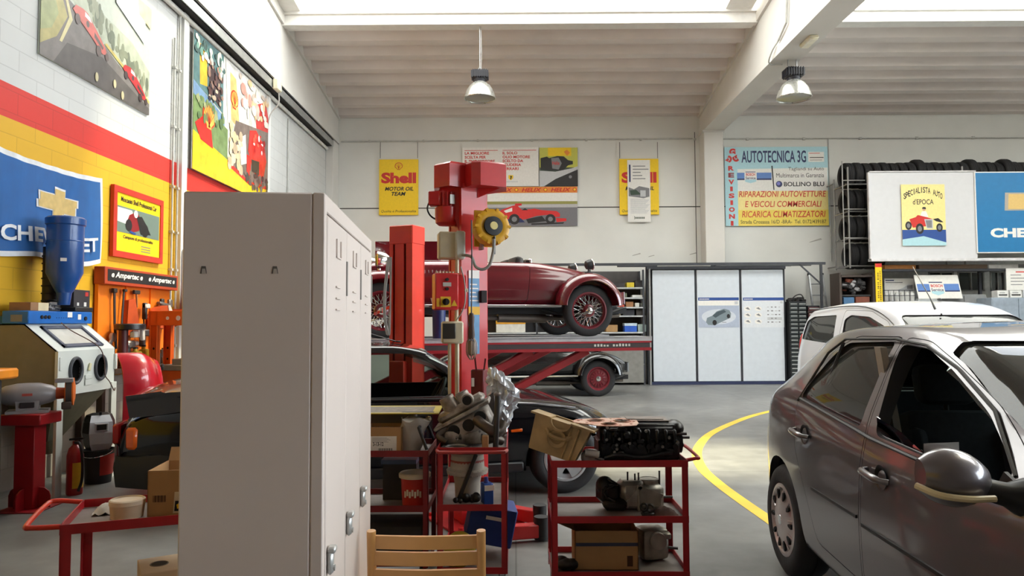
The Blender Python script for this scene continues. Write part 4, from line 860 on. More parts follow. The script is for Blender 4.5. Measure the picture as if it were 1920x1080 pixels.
zg = Z_(558, 15.9, 1890); unit(1862, 1960, 15.9, zg, (152, 164, 178), 'blue grey cabinet at the right edge carrying two small cartons', 2)
for k in range(6):
    x = X_(1664 + k * 9.5, 16.45); b = MB(M('can_white', (226, 226, 224), .3)); b.lathe([(0, 0), (.045, 0), (.048, .01), (.048, .2), (.035, .23), (.02, .235), (.02, .26), (0, .262)], None, 16)
    b.lathe([(.049, .0), (.049, .05)], M('can_band', (40, 52, 96), .4), 16); o = solo(b, 'spray_can', 'white spray can standing in the row on the dark blue cabinet', 'can', 'row of spray cans'); o.location = (x, 16.45, zc)
b = MB(steel_d); x0, x1 = X_(1657, 16.36), X_(1718, 16.36)
for z in (.02, .17, .29): b.tube([(x0, 16.36, zc + z), (x1, 16.36, zc + z)], .008, None, 6)
for k in range(7): x = x0 + (x1 - x0) * k / 6; b.tube([(x, 16.36, zc), (x, 16.36, zc + .29)], .007, None, 6)
solo(b, 'wire_guard', 'black wire guard rail in front of the spray cans', 'rack', None, ((x0 + x1) / 2, 16.36, zc))
b = board(1658, 522, 16.72); b.bb((0, 0, -.4), (55, 30, 0), wht); b.rect(2, 3, 18, 5, navy, .1); b.rect(2, 7, 34, 8.4, gry, .1); b.poly([(24, 22), (36, 17), (44, 12), (53, 12), (53, 24), (26, 26)], lgry, .1); b.poly([(42, 14), (52, 13), (52, 20), (42, 20)], gry, .12); b.bb((20, 28, -6), (40, 46, -2), wht)
solo(b, 'price_board', 'white printed card standing behind the spray cans', 'sign', None, at(1685, 568, 16.72), 0)
b = MB(); p = at(1713, 516, 16.45); k = 16.45 / 1350; b.M = frame(p, (1, .0, 0), Vector((.09, -.16, -.98)).normalized(), (0, -.98, .16)) @ Matrix.Scale(k, 4)
b.bb((0, 0, -1), (82, 45, 0), wht); b.rect(2, 17, 80, 31, C('mid_blue', (92, 132, 200)), .1); b.rect(2, 29.5, 80, 32, navy, .12); b.rect(25, 14, 52, 33, wht, .14); b.poly([(27, 31), (50, 31), (50, 35), (38, 39), (27, 35)], sky_p, .16); b.rect(25, 13, 50, 15, navy, .16)
txt(b, 'BOSCH', 38.5, 23.5, 22, 5.6, red_p, .2, .03, 0, 'C'); txt(b, 'Service', 38.5, 31, 23, 5.6, navy, .2, .02, 0, 'C')
solo(b, 'service_board', 'tilted white board with blue bars standing on the light grey cabinet', 'sign', None, (at(1757, 560, 16.4).x, 16.4, zb_), 0)
for i, (a, c) in enumerate(((1872, 1893), (1896, 1918))):
    x0, x1 = X_(a, 15.95), X_(c, 15.95); r = thing('carton', ('left', 'right')[i] + ' one of two small white cartons on the blue grey cabinet', 'box', ((x0 + x1) / 2, 15.95, zg), 0, 'small white cartons'); w = (x1 - x0) / 2
    b = MB(M('carton_white', (228, 228, 226), .6)); b.bb((-w, 0, 0), (w, .2, .16), None, .006); b.build('body', r); b = MB(blk); b.bb((-w + .03, -.002, .045), (w - .03, .001, .075)); b.bb((-w + .05, -.002, .1), (w - .08, .001, .115), gry); b.build('label', r, 0)
b = board(1886, 503, 16.3); b.bb((0, 0, -.4), (70, 41, 0), wht)
for i, w in enumerate((20, 26, 30, 22)): b.rect(8, 12 + i * 6, 8 + w, 13.4 + i * 6, gry, .1)
b.rect(18, 6, 36, 8, red_p, .1)
b.bb((30, 41, -.6), (33, 54, -.2), lgry); solo(b, 'notice_board', 'white notice board above the two small cartons', 'sign', None, at(1920, 545, 16.3), 0)
for i, (a, c, m, lab) in enumerate(((1657, 1716, M('orange_wood', (196, 128, 62), .6), 'orange wooden plank laid under the white board'), (1722, 1850, M('brown_wood', (112, 92, 74), .7), 'long brown plank laid under the white board'), (1852, 1908, M('carton_white', (228, 228, 226), .6), 'white plastic strip laid under the white board'))):
    x0, x1 = X_(a, 16.5), X_(c, 16.5); b = MB(m); z = Z_(505, 16.5, 1750); b.bb((x0, 16.40, z + .002), (x1, 16.55, z + .10), None, .008); solo(b, 'plank', lab, 'plank', 'planks under the board', ((x0 + x1) / 2, 16.5, z))
b = MB(steel_d); z = Z_(505, 16.5, 1750); b.bb((X_(1652, 16.5), 16.36, z - .05), (X_(1960, 16.5), 16.57, z)); 
for px in (1653, 1850, 1957): b.bb((X_(px, 16.7) - .03, 16.87, 0), (X_(px, 16.7) + .03, 16.93, z)); b.bb((X_(px, 16.7) - .03, 16.5, z - .05), (X_(px, 16.7) + .03, 16.93, z))
solo(b, 'steel_rack', 'dark steel shelf bar under the white board carrying the planks', 'shelf', None, (X_(1800, 16.5), 16.6, 0), 0)
# ================================================================== motor cars: body shells
dark_in = M('dark_cabin', (34, 33, 35), .85, var=.2); chrome = M('chrome', (225, 226, 228), .08, 1.0, var=.03); trim_blk = M('black_trim', (26, 26, 28), .45)
car_glass = glass('car_glass', (206, 216, 212), .35); seat_m = M('seat_cloth', (44, 44, 50), .9, var=.25, scale=40)
def paint_m(name, c, metal=.0, rough=.3): return M(name, c, rough, metal, var=.03, scale=2, coat=1.0)
def car_rings(K, n, off):
    x0, x1 = K['zt'][0][0] + off, K['zt'][-1][0] - off
    t = np.linspace(0, 1, n); xs = x0 + (x1 - x0) * (.45 * (.5 - .5 * np.cos(math.pi * t)) + .55 * t)
    zt = pchip(K['zt'], xs) - off; zb = pchip(K['zb'], xs) + off; w = pchip(K['w'], xs) - off; hb = pchip(K['hb'], xs); wr = pchip(K['wr'], xs) - off
    rings = []
    for i in range(n):
        h = min(hb[i], zt[i] - .055); g = zt[i] - h; W_ = w[i]; B = zb[i]; R_ = min(wr[i], W_ - .03)
        s = min(g * .3, .085)
        P = [(0, B), (.55 * W_, B), (W_ - .10, B + .005), (W_ - .025, B + .07), (W_, B + .20), (W_ + .006, B + .5 * (h - B)), (W_ - .004, B + .8 * (h - B)), (W_ - .03, h - .005),
             (W_ - .03 + (R_ - W_ + .05) * .5 + .012, h + (g - s) * .5), (R_ + .012, h + g - s), (R_ - .05, h + g - s * .32), (R_ * .6, zt[i] - .012 * min(1, g * 3)), (0, zt[i])]
        P = np.array(P); d = np.r_[0, np.cumsum(np.maximum(1e-4, np.hypot(*np.diff(P, axis=0).T)))]
        u = np.concatenate([np.linspace(d[k], d[k + 1], 5)[:-1] for k in range(len(d) - 1)] + [[d[-1]]])
        y = pchip(list(zip(d, P[:, 0])), u); z = pchip(list(zip(d, P[:, 1])), u)
        half = [Vector((xs[i], -a, b)) for a, b in zip(y, z)]
        rings.append(half + [Vector((p.x, -p.y, p.z)) for p in half[-2:0:-1]])
    return rings
def car_solid(K, off=0.0, mats=(), idx=0, n=64):
    b = MB(*mats); b.loft(car_rings(K, n, off)); b.m = [idx] * len(b.m); return b.mesh('shell', 0, True)
def hollow(K, o0, o1, mats, n):
    b = MB(*mats); b.loft(car_rings(K, n, o0)); k = len(b.f); b.loft(car_rings(K, n, o1)); b.m = [0 if i < k else 1 for i in range(len(b.f))]
    b.f = [f if i < k else f[::-1] for i, f in enumerate(b.f)]
    me = b.mesh('shell', 0)
    bm = bmesh.new(); bm.from_mesh(me)
    if bm.calc_volume(signed=True) < 0: bmesh.ops.reverse_faces(bm, faces=bm.faces)
    bm.to_mesh(me); bm.free(); return me
XZ = Matrix(((1, 0, 0, 0), (0, 0, -1, 0), (0, 1, 0, 0), (0, 0, 0, 1)))     # (x, z) outline, extruded along -y
YZ = Matrix(((0, 0, 1, 0), (1, 0, 0, 0), (0, 1, 0, 0), (0, 0, 0, 1)))     # (y, z) outline, extruded along +x
def prism_xz(polys, y0, y1, mats=(), idx=0, sc=1.0):
    b = MB(*mats)
    for P in polys:
        if sc != 1.0: cx = sum(p[0] for p in P) / len(P); cz = sum(p[1] for p in P) / len(P); P = [(cx + (x - cx) * sc, cz + (z - cz) * sc) for x, z in P]
        b.prism(P, y1 - y0, None, XZ, -y1)
    b.m = [idx] * len(b.m); return b.mesh('cutter', 0, True)
def prism_yz(P, x0, x1, mats=(), idx=0):
    b = MB(*mats); b.prism(P, x1 - x0, None, YZ, x0); b.m = [idx] * len(b.m); return b.mesh('cutter', 0, True)
def rounded(P, r=.04, k=3):
    out = []
    for i in range(len(P)):
        p = Vector(P[i]); a = (Vector(P[i - 1]) - p); c = (Vector(P[(i + 1) % len(P)]) - p); ra = min(r, a.length * .45); rc = min(r, c.length * .45)
        s, e = p + a.normalized() * ra, p + c.normalized() * rc
        for j in range(k + 1): t = j / k; q = s * (1 - t)**2 + p * 2 * t * (1 - t) + e * t * t; out.append((q.x, q.y))
    return out
def car_shell(root, K, paint, sidewins, doors, front, rear, arches, open_wins=(), n=64):
    """hollow body with wheel arches, window openings, doors cut free, and a pane in every opening"""
    mats = (paint, dark_in)
    me = hollow(K, 0, .05, mats, n)
    b = MB(*mats)
    for (x, z, r) in arches:
        for s in (-1, 1): b.cyl((x, s * .52, z), (x, s * 1.2, z), r, None, None, 36)
    b.m = [1] * len(b.m); me = boolean(me, b.mesh('cutter', 0, True))
    me = boolean(me, prism_xz([rounded(w) for w in sidewins], -1.3, 1.3, mats, 1))
    for P, x0, x1 in (front, rear): me = boolean(me, prism_yz(rounded(P, .06), x0, x1, mats, 1))
    for i, D in enumerate(doors):
        for y0, y1 in ((-1.3, -.25), (.25, 1.3)):
            d = boolean(me.copy(), prism_xz([rounded(D, .05)], y0, y1, mats, 1, .992), 'INTERSECT')
            smooth(d, 40); link('door', d, root)
    for D in doors: me = boolean(me, prism_xz([rounded(D, .05)], -1.3, -.25, mats, 1)); me = boolean(me, prism_xz([rounded(D, .05)], .25, 1.3, mats, 1))
    smooth(me, 40); link('body', me, root)
    gl = hollow(K, .012, .018, (car_glass, car_glass), n)
    for i, w in enumerate(sidewins):
        for y0, y1 in ((-1.3, 0), (0, 1.3)):
            if (i, y0 < 0) in open_wins: continue
            p = boolean(gl.copy(), prism_xz([rounded(w)], y0, y1, (car_glass,), 0, 1.02), 'INTERSECT'); smooth(p, 40); link('side_window', p, root)
    for nm, (P, x0, x1) in (('windscreen', front), ('rear_window', rear)):
        p = boolean(gl.copy(), prism_yz(rounded(P, .06), x0, x1, (car_glass,), 0), 'INTERSECT'); smooth(p, 40); link(nm, p, root)
def wheel(root, x, y, R, w, style, name='wheel', z=None):
    """tyre with its rim as a sub-part; the outer face points to the sign of y"""
    s = 1 if y > 0 else -1; z = R if z is None else z
    X = T(x, y, z) @ RX(-90 * s)          # local +z outward
    b = MB(rub); h = w / 2; ri = R * (.63 if style != 'wire' else .68)
    b.lathe([(ri, -h * .9), (ri + .02, -h), (R * .86, -h), (R - .015, -h * .85), (R, -h * .6), (R, -h * .06), (R - .006, -h * .03), (R - .006, h * .03), (R, h * .06), (R, h * .6), (R - .015, h * .85), (R * .86, h), (ri + .02, h * .99), (ri, h * .85), (ri - .012, 0), (ri, -h * .9)], None, 48, X)
    t = b.build(name, root)
    if style == 'cover':
        m = M('hubcap_silver', (196, 188, 186), .32, .55); dk = M('hub_hole', (18, 18, 20), .9); b = MB(m)
        b.lathe([(ri + .004, h * .78), (ri + .008, h * .95), (ri - .012, h * .99), (ri - .03, h * .84), (ri * .62, h * 1.0), (ri * .30, h * 1.06), (.03, h * 1.10), (0, h * 1.10)], m, 60, X)
        for k in range(10):
            a = 2 * math.pi * k / 10; A = X @ RZ(math.degrees(a)); P = [(ri * .60, -.004), (ri * .66, -.009), (ri * .84, -.013), (ri * .88, 0), (ri * .84, .013), (ri * .66, .009), (ri * .60, .004)]
            b.prism(P, .012, dk, A, h * .93)
            b.tube([A @ Vector((ri * .58, .020, h * 1.0)), A @ Vector((ri * .88, .034, h * .87))], .005, m, 5)
        b.lathe([(0, h * 1.13), (.028, h * 1.12), (.032, h * 1.06)], chrome, 20, X)
        b.build('hubcap', t)
    elif style == 'five':
        m = M('alloy_silver', (190, 192, 196), .3, .6); b = MB(m)
        b.lathe([(ri + .006, h * .80), (ri + .006, h * .95), (ri - .012, h * .97), (ri - .022, h * .7), (ri - .03, h * .3), (ri - .03, -h * .7)], m, 48, X)
        for k in range(5):
            A = X @ RZ(72 * k + 18); b.prism([(.03, -.055), (.09, -.045), (ri - .03, -.035 - .02), (ri - .012, -.05), (ri - .012, .05), (ri - .03, .035 + .02), (.09, .045), (.03, .055)], .035, m, A, h * .5)
        b.lathe([(ri - .018, h * .72), (ri - .05, h * .7), (ri - .055, h * .55)], m, 48, X); b.cyl(X @ Vector((0, 0, h * .3)), X @ Vector((0, 0, h * .78)), .075, .06, m, 24); b.cyl(X @ Vector((0, 0, h * .7)), X @ Vector((0, 0, h * .82)), .03, .025, trim_blk, 16)
        for k in range(5): q = X @ RZ(72 * k) @ Vector((.052, 0, h * .7)); b.cyl(q, q + X.to_3x3() @ Vector((0, 0, .02)), .009, None, trim_blk, 8)
        b.build('rim', t); b = MB(dark_in); b.cyl(X @ Vector((0, 0, -h * .3)), X @ Vector((0, 0, 0)), ri - .035, None, None, 30); b.build('brake_disc', t)
    elif style == 'wire':
        m = M('rim_red', (106, 15, 30), .35, coat=.5); sp = M('spoke_chrome', (205, 206, 208), .2, .8); b = MB(m)
        b.lathe([(ri + .012, h * .8), (ri + .014, h * .95), (ri - .004, h * .97), (ri - .012, h * .6), (ri - .026, h * .4), (ri - .026, -h * .4), (ri + .0, -h * .9)], m, 48, X)
        b.lathe([(.095, -h * .5), (.10, h * .2), (.085, h * .75), (.06, h * .95), (0, h * .98)], m, 28, X); b.build('rim', t)
        b = MB(sp); N_ = 40
        for k in range(N_):
            a = 2 * math.pi * k / N_; tw = .35 * (1 if k % 2 else -1); r0, r1 = (.088, ri - .02) ; z0, z1 = ((h * .75, h * .1) if k % 4 < 2 else (h * .0, h * .25))
            b.tube([X @ Vector((r0 * math.cos(a + tw), r0 * math.sin(a + tw), z0)), X @ Vector((r1 * math.cos(a), r1 * math.sin(a), z1))], .0045, None, 5)
        b.build('spokes', t); b = MB(chrome); b.lathe([(.062, h * .9), (.05, h * 1.25), (.03, h * 1.45), (0, h * 1.5)], None, 20, X)
        for k in (0, 180): b.prism([(.02, -.014), (.10, -.02), (.115, 0), (.10, .02), (.02, .014)], .02, None, X @ RZ(k + 25), h * 1.15)
        b.build('hub_nut', t)
    elif style == 'disc':
        m = M('rim_red', (106, 15, 30), .35, coat=.5); b = MB(m); b.lathe([(ri + .012, h * .8), (ri + .012, h * .95), (ri - .01, h * .9), (ri - .03, h * .5), (ri * .75, h * .45), (ri * .55, h * .75), (.09, h * .8), (0, h * .8)], m, 48, X)
        for k in range(16): A = X @ RZ(22.5 * k); b.prism([(.10, -.008), (ri * .72, -.018), (ri * .72, .018), (.10, .008)], .02, m, A, h * .62)
        b.build('rim', t); b = MB(chrome); b.lathe([(.055, h * .78), (.05, h * 1.1), (0, h * 1.2)], None, 24, X); b.build('hub_cap', t)
    return t
def car_seat(root, x, y, z, h=.62, hr=True):
    b = MB(seat_m); b.box((x + .02, y, z + .10), (.52, .48, .18), None, .05, RY(-8), 2); b.box((x - .25, y, z + .42), (.16, .48, h), None, .06, RY(-14), 2)
    for s in (-.2, .2): b.box((x - .22, y + s, z + .40), (.18, .09, h * .8), None, .04, RY(-14), 2)
    if hr: b.box((x - .36, y, z + h + .24), (.10, .27, .19), None, .045, RY(-14), 2); b.cyl((x - .33, y, z + h + .05), (x - .35, y, z + h + .2), .012, None, None, 8)
    b.build('seat', root)
# ---- grey hatchback on the right, front towards the camera
grey_paint = paint_m('grey_metallic_paint', (104, 99, 102), .55, .34)
rz = -92.6; a_ = math.radians(rz); lf = Vector((-math.sin(a_), math.cos(a_), 0)); g0 = fl(1467, 974, .317) + lf * .86; g0.z = 0
G = thing('hatchback_car', 'dark grey hatchback with its front side window open, at the right foreground', 'car', g0, rz)
K = dict(zt=[(-.70, .58), (-.685, .70), (-.65, .80), (-.57, .90), (-.48, 1.00), (-.37, 1.12), (-.25, 1.24), (-.12, 1.345), (.02, 1.405), (.2, 1.445), (.45, 1.468), (.85, 1.478), (1.2, 1.462), (1.45, 1.415), (1.75, 1.305), (2.05, 1.17), (2.35, 1.03), (2.5, .985), (2.85, .93), (3.1, .87), (3.3, .77), (3.42, .62), (3.46, .5)],
         hb=[(-.70, .55), (-.6, .80), (-.42, .98), (-.2, 1.04), (.3, 1.045), (1.1, .975), (2.0, .925), (2.45, .93), (3.2, .75), (3.46, .4)],
         w=[(-.70, .58), (-.67, .66), (-.58, .74), (-.35, .825), (0, .866), (.6, .878), (1.8, .878), (2.5, .87), (2.95, .84), (3.25, .74), (3.4, .6), (3.46, .48)],
         wr=[(-.70, .46), (-.5, .58), (-.2, .60), (.4, .605), (1.2, .605), (1.6, .625), (2.1, .70), (2.5, .76), (3.1, .68), (3.46, .4)],
         zb=[(-.70, .40), (-.6, .30), (-.4, .25), (0, .22), (2.8, .20), (3.3, .24), (3.46, .32)])
W1 = [(.30, 1.062), (.325, 1.15), (.385, 1.30), (.45, 1.365), (.955, 1.385), (1.05, 1.005)]
W2 = [(1.20, .992), (1.02, 1.375), (1.25, 1.36), (1.48, 1.285), (1.78, 1.155), (2.05, 1.0), (2.04, .955)]
car_shell(G, K, grey_paint, [W1, W2],
          [[(.26, 1.0), (.28, .80), (.47, .56), (.60, .36), (1.12, .34), (1.115, .98), (.995, 1.408), (.50, 1.402), (.34, 1.33), (.27, 1.08)], [(1.135, .34), (2.22, .34), (2.25, .95), (1.80, 1.185), (1.48, 1.312), (1.22, 1.395), (1.01, 1.408), (1.13, .98)]],
          ([(-.60, 1.40), (.60, 1.40), (.74, 1.0), (-.74, 1.0)], 1.40, 2.6), ([(-.52, 1.36), (.52, 1.36), (.62, 1.05), (-.62, 1.05)], -1.0, .05), [(0, .31, .375), (2.578, .31, .375)], {(1, True)})
for x in (0, 2.578):
    for s in (-1, 1): wheel(G, x, s * .765, .317, .2, 'cover')
for s in (-1, 1):      # rubber strips along the doors, window bar and waist seal
    b = MB(trim_blk); b.box((.83, s * .884, .625), (.54, .014, .014)); b.build('door_trim', G)
    b = MB(trim_blk); b.box((1.66, s * .884, .605), (1.02, .014, .014)); b.build('door_trim', G)
    b = MB(trim_blk); b.tube([(.485, s * .815, 1.04), (.455, s * .72, 1.22), (.435, s * .655, 1.365)], .010, None, 6); b.build('window_bar', G)
for s in (-1, 1):
    b = MB(trim_blk); b.tube([(.33, s * .852, 1.058), (1.06, s * .858, .992), (1.19, s * .858, .978), (2.06, s * .852, .94)], .008, None, 6); b.build('waist_seal', G)
    b = MB(trim_blk); b.tube([(.28, s * .85, 1.04), (.30, s * .80, 1.13), (.37, s * .71, 1.31), (.46, s * .652, 1.385), (.97, s * .632, 1.396), (1.25, s * .638, 1.376), (1.5, s * .655, 1.298), (1.8, s * .70, 1.17), (2.06, s * .80, 1.0)], .007, None, 6); b.build('window_seal', G)
for x, z in ((.42, .885), (1.30, .845)):
    for s in (-1, 1):
        b = MB(grey_paint); b.tube(crom([(x - .10, s * .878, z + .006), (x - .075, s * .912, z + .004), (x + .06, s * .914, z - .004), (x + .10, s * .88, z - .008)], 4), [.011] * 4 + [.016] * 5 + [.012] * 4, None, 10)
        b.lathe([(.052, 0), (.045, -.002), (.03, -.012), (0, -.016)], trim_blk, 20, T(x + .02, s * .8775, z - .005) @ RX(-90 * s)); b.build('door_handle', G)
for s in (-1, 1):      # door mirrors
    b = MB(grey_paint); rings = []
    for k in range(9):
        t = k / 8; sc = math.sin(math.pi * (.10 + .82 * t)) ** .5; cy = s * (1.122 - .19 * t); cz = 1.018 - .014 * t
        rings.append([Vector((2.12 + .085 * sc * (math.cos(q) if math.cos(q) > 0 else .45 * math.cos(q)), cy, cz + .087 * sc * math.sin(q))) for q in [2 * math.pi * j / 24 for j in range(24)]])
    b.loft(rings); mo = b.build('mirror', G)
    b = MB(M('mirror_lamp_clear', (206, 190, 150), .25)); b.tube(crom([(2.205, s * .95, .968), (2.212, s * 1.03, .968), (2.195, s * 1.10, .975), (2.14, s * 1.138, .99)], 4), .010, None, 8); b.build('lamp_strip', mo)
    b = MB(trim_blk); b.tube([(2.14, s * .83, .955), (2.14, s * .88, .965), (2.135, s * .96, .985)], [.06, .036, .032], None, 12)
    b.prism([(2.02, .945), (2.22, .925), (2.23, .96), (2.08, 1.02)], .012, None, XZ, -s * .842 - .006)
    b.build('mirror_arm', mo); b = MB(chrome); b.prism([(-.08, -.055), (.08, -.055), (.085, .05), (-.085, .05)], .006, None, T(2.085, s * 1.03, 1.025) @ RY(-90)); b.build('mirror_glass', mo)
b = MB(car_glass); b.prism([(1.20, .98), (1.185, 1.07), (1.40, 1.035), (1.66, .955)], .004, None, XZ, .822); b.build('lowered_window', G)
for y in (-.37, .37): car_seat(G, 1.22, y, .36, .58)
b = MB(seat_m); b.box((.35, 0, .48), (.50, 1.2, .2), None, .06, RY(-6), 2); b.box((.06, 0, .80), (.16, 1.2, .56), None, .06, RY(-16), 2)
for y in (-.36, .36): b.box((-.06, y, 1.12), (.09, .24, .12), None, .04, RY(-14), 2)
b.build('rear_seat', G)
b = MB(dark_in); b.box((2.22, 0, .86), (.46, 1.34, .18), None, .05, RY(12), 2); b.box((2.0, 0, .62), (.3, .3, .4), None, .04); b.bb((-.5, -.70, .24), (2.4, .70, .30)); b.build('dashboard', G)
b = MB(dark_in); b.ring((1.86, .37, .88), .185, .016, None, RY(-68)); b.cyl((1.86, .37, .88), (2.05, .37, .82), .03, None, None, 10)
for a in (0, 120, 240): b.bar((1.86, .37, .88), Vector((1.86, .37, .88)) + RY(-68).to_3x3() @ Vector((.17 * math.cos(math.radians(a)), .17 * math.sin(math.radians(a)), 0)), .03, .012)
b.build('steering_wheel', G)
b = MB(M('belt_pillar', (150, 140, 128), .8)); 
for s in (-1, 1): b.prism([(1.06, .95), (1.12, .95), (.99, 1.36), (.93, 1.36)], .03, None, XZ, -s * .70 - .015)
b.build('pillar_lining', G)
for s in (-1, 1): b = MB(M('lamp_red', (170, 24, 26), .2, coat=.6)); b.ball((-.55, s * .62, .80), (.07, .10, .10)); b.build('rear_lamp', G)
for s in (-1, 1): b = MB(M('head_lamp', (220, 224, 228), .1, coat=.8)); b.ball((3.18, s * .62, .70), (.16, .15, .09), None, 20, 12, RZ(-25 * s)); b.build('head_lamp', G)
b = MB(M('paper_white', (232, 234, 232), .6)); b.box((1.80, -.33, 1.255), (.10, .09, .002), None, 0, RY(25)); b.build('windscreen_sticker', G)
b = MB(trim_blk); b.bb((-.72, -.5, .24), (3.3, .5, .27))
for x in (0, 2.578):
    for s in (-1, 1): b.lathe([(.372, -.14), (.372, .13)], None, 28, T(x, s * .66, .31) @ RX(90), .5)
b.build('underbody', G)
# ---- white van behind it
white_car = paint_m('white_car_paint', (226, 228, 234), .0, .3); rzv = -92.0; v0 = Vector((5.0, 10.15, 0))
V = thing('white_van', 'white high-roofed family van parked behind the grey hatchback', 'car', v0, rzv)
Kv = dict(zt=[(-.72, .62), (-.71, .95), (-.69, 1.3), (-.64, 1.52), (-.52, 1.62), (-.3, 1.675), (.2, 1.71), (.8, 1.735), (1.3, 1.725), (1.7, 1.68), (2.0, 1.60), (2.2, 1.52), (2.5, 1.34), (2.85, 1.14), (3.0, 1.07), (3.25, 1.0), (3.45, .88), (3.55, .70), (3.58, .5)],
          hb=[(-.72, .6), (-.66, 1.05), (-.4, 1.12), (1, 1.08), (2.6, 1.0), (3.0, 1.0), (3.3, .85), (3.58, .42)],
          w=[(-.72, .72), (-.66, .79), (-.4, .84), (0, .86), (2.6, .86), (3.0, .83), (3.35, .70), (3.58, .5)], wr=[(-.72, .62), (-.4, .66), (.5, .66), (1.8, .655), (2.4, .69), (2.9, .76), (3.58, .4)],
          zb=[(-.72, .42), (-.5, .3), (0, .24), (3.0, .22), (3.58, .34)])
car_shell(V, Kv, white_car, [[(-.50, 1.22), (-.44, 1.48), (-.2, 1.545), (.62, 1.56), (.70, 1.18)], [(.95, 1.16), (.90, 1.50), (1.05, 1.555), (1.55, 1.53), (1.95, 1.42), (2.40, 1.12)]],
          [[(.84, .35), (2.42, .35), (2.50, 1.1), (2.0, 1.47), (1.55, 1.60), (.84, 1.62)]],
          ([(-.62, 1.545), (.62, 1.545), (.76, 1.10), (-.76, 1.10)], 1.7, 3.05), ([(-.52, 1.50), (.52, 1.50), (.6, 1.05), (-.6, 1.05)], -1.0, -.3), [(0, .31, .37), (2.55, .31, .37)], (), 52)
for x in (0, 2.55):
    for s in (-1, 1): wheel(V, x, s * .765, .31, .19, 'cover')
b = MB(trim_blk); b.tube([(2.0, -.18, 1.61), (1.92, -.19, 1.74), (1.62, -.22, 2.12)], [.014, .006, .004], None, 6); b.build('aerial', V)
b = MB(trim_blk); b.cyl((2.16, -.2, 1.545), (2.16, -.2, 1.56), .01, None, None, 8); b.box((1.3, .25, 1.738), (.06, .03, .03), None, .01); b.build('washer_nozzle', V)
for s in (-1, 1): b = MB(M('lamp_red', (170, 24, 26), .2, coat=.6)); b.ball((-.64, s * .71, 1.08), (.05, .06, .22)); b.build('rear_lamp', V)
for s in (-1, 1):
    b = MB(white_car); b.ball((2.45, s * .98, 1.15), (.07, .12, .10)); b.cyl((2.45, s * .82, 1.1), (2.45, s * .92, 1.13), .03); b.build('mirror', V)
for y in (-.38, .38): car_seat(V, 1.35, y, .50, .58)
b = MB(seat_m); b.box((.3, 0, .62), (.5, 1.2, .2), None, .06); b.box((.02, 0, .95), (.16, 1.2, .62), None, .06, RY(-12)); b.build('rear_seat', V)
b = MB(dark_in); b.box((2.62, 0, .98), (.5, 1.4, .16), None, .05, RY(8)); b.bb((-.5, -.7, .27), (2.8, .7, .34)); b.build('dashboard', V)
b = MB(dark_in); b.ring((2.28, .38, 1.05), .185, .016, None, RY(-65)); b.cyl((2.28, .38, 1.05), (2.45, .38, .98), .03); b.build('steering_wheel', V)
for s in (-1, 1): b = MB(trim_blk); b.box((1.25, s * .872, .62), (2.2, .02, .09), None, .006); b.tube(crom([(-.45, s * .70, 1.615), (.5, s * .69, 1.665), (1.4, s * .685, 1.65), (2.0, s * .70, 1.5), (2.45, s * .74, 1.25)], 4), .007, None, 5); b.build('side_trim', V)
# ---- black coupe between the lift posts
black_paint = M('black_blue_paint', (9, 10, 16), .2, 0, var=.03, scale=2, coat=1.0, spec=.15)
rzb = 12.5; B_ = thing('black_coupe', 'shiny black coupe with a big rear wing between the red lift posts', 'car', (.26, 7.11, 0), rzb)
Kb = dict(zt=[(-3.64, .45), (-3.62, .66), (-3.56, .76), (-3.4, .81), (-3.1, .84), (-2.9, .88), (-2.65, 1.02), (-2.35, 1.20), (-2.1, 1.275), (-1.85, 1.305), (-1.5, 1.305), (-1.25, 1.27), (-1.05, 1.18), (-.85, 1.03), (-.62, .86), (-.5, .825), (-.2, .80), (.1, .765), (.35, .70), (.52, .61), (.60, .5), (.62, .42)],
          hb=[(-3.64, .42), (-3.5, .72), (-3, .80), (-2, .81), (-.6, .80), (.1, .70), (.62, .36)], w=[(-3.64, .62), (-3.58, .72), (-3.4, .79), (-2.6, .83), (-.5, .83), (.1, .81), (.4, .72), (.55, .62), (.62, .54)],
          wr=[(-3.64, .5), (-3, .68), (-2.6, .60), (-2, .56), (-1.3, .56), (-.9, .64), (-.55, .74), (.1, .68), (.62, .44)], zb=[(-3.64, .36), (-3.4, .26), (-2.6, .2), (0, .19), (.4, .2), (.62, .3)])
car_shell(B_, Kb, black_paint, [[(-2.42, .86), (-2.2, 1.08), (-1.95, 1.205), (-1.72, 1.225), (-1.32, 1.215), (-1.16, 1.16), (-.80, .86)]],
          [[(-.72, .80), (-.76, .30), (-1.86, .30), (-1.95, .62), (-1.93, .845), (-1.2, .845), (-.78, .845)]],
          ([(-.55, 1.225), (.55, 1.225), (.69, .865), (-.69, .865)], -1.3, -.5), ([(-.5, 1.22), (.5, 1.22), (.62, .9), (-.62, .9)], -3.2, -2.2), [(0, .30, .355), (-2.4, .30, .355)], {(0, True)}, 72)
for x in (0, -2.4):
    for s in (-1, 1): wheel(B_, x, s * .735, .305, .2, 'five')
chrome_line = M('polished_trim', (200, 206, 216), .2, .8)
for s in (-1, 1): b = MB(trim_blk); b.tube([(-2.42, s * .80, .845), (-1.9, s * .81, .85), (-.78, s * .80, .838)], .012, None, 6); b.build('window_seal', B_)
b = MB(trim_blk)
for s in (-1, 1): b.box((-1.2, s * .832, .25), (1.64, .03, .09), None, .012)
b.bb((-3.4, -.5, .2), (.4, .5, .24))
for x in (0, -2.4):
    for s in (-1, 1): b.lathe([(.352, -.14), (.352, .10)], None, 28, T(x, s * .66, .30) @ RX(90), .5)
b.build('underbody', B_)
b = MB(M('bumper_black', (30, 30, 32), .5)); P = [(-3.15, -.835), (-3.42, -.83), (-3.58, -.74), (-3.64, -.55), (-3.66, 0), (-3.64, .55), (-3.58, .74), (-3.42, .83), (-3.15, .835)]
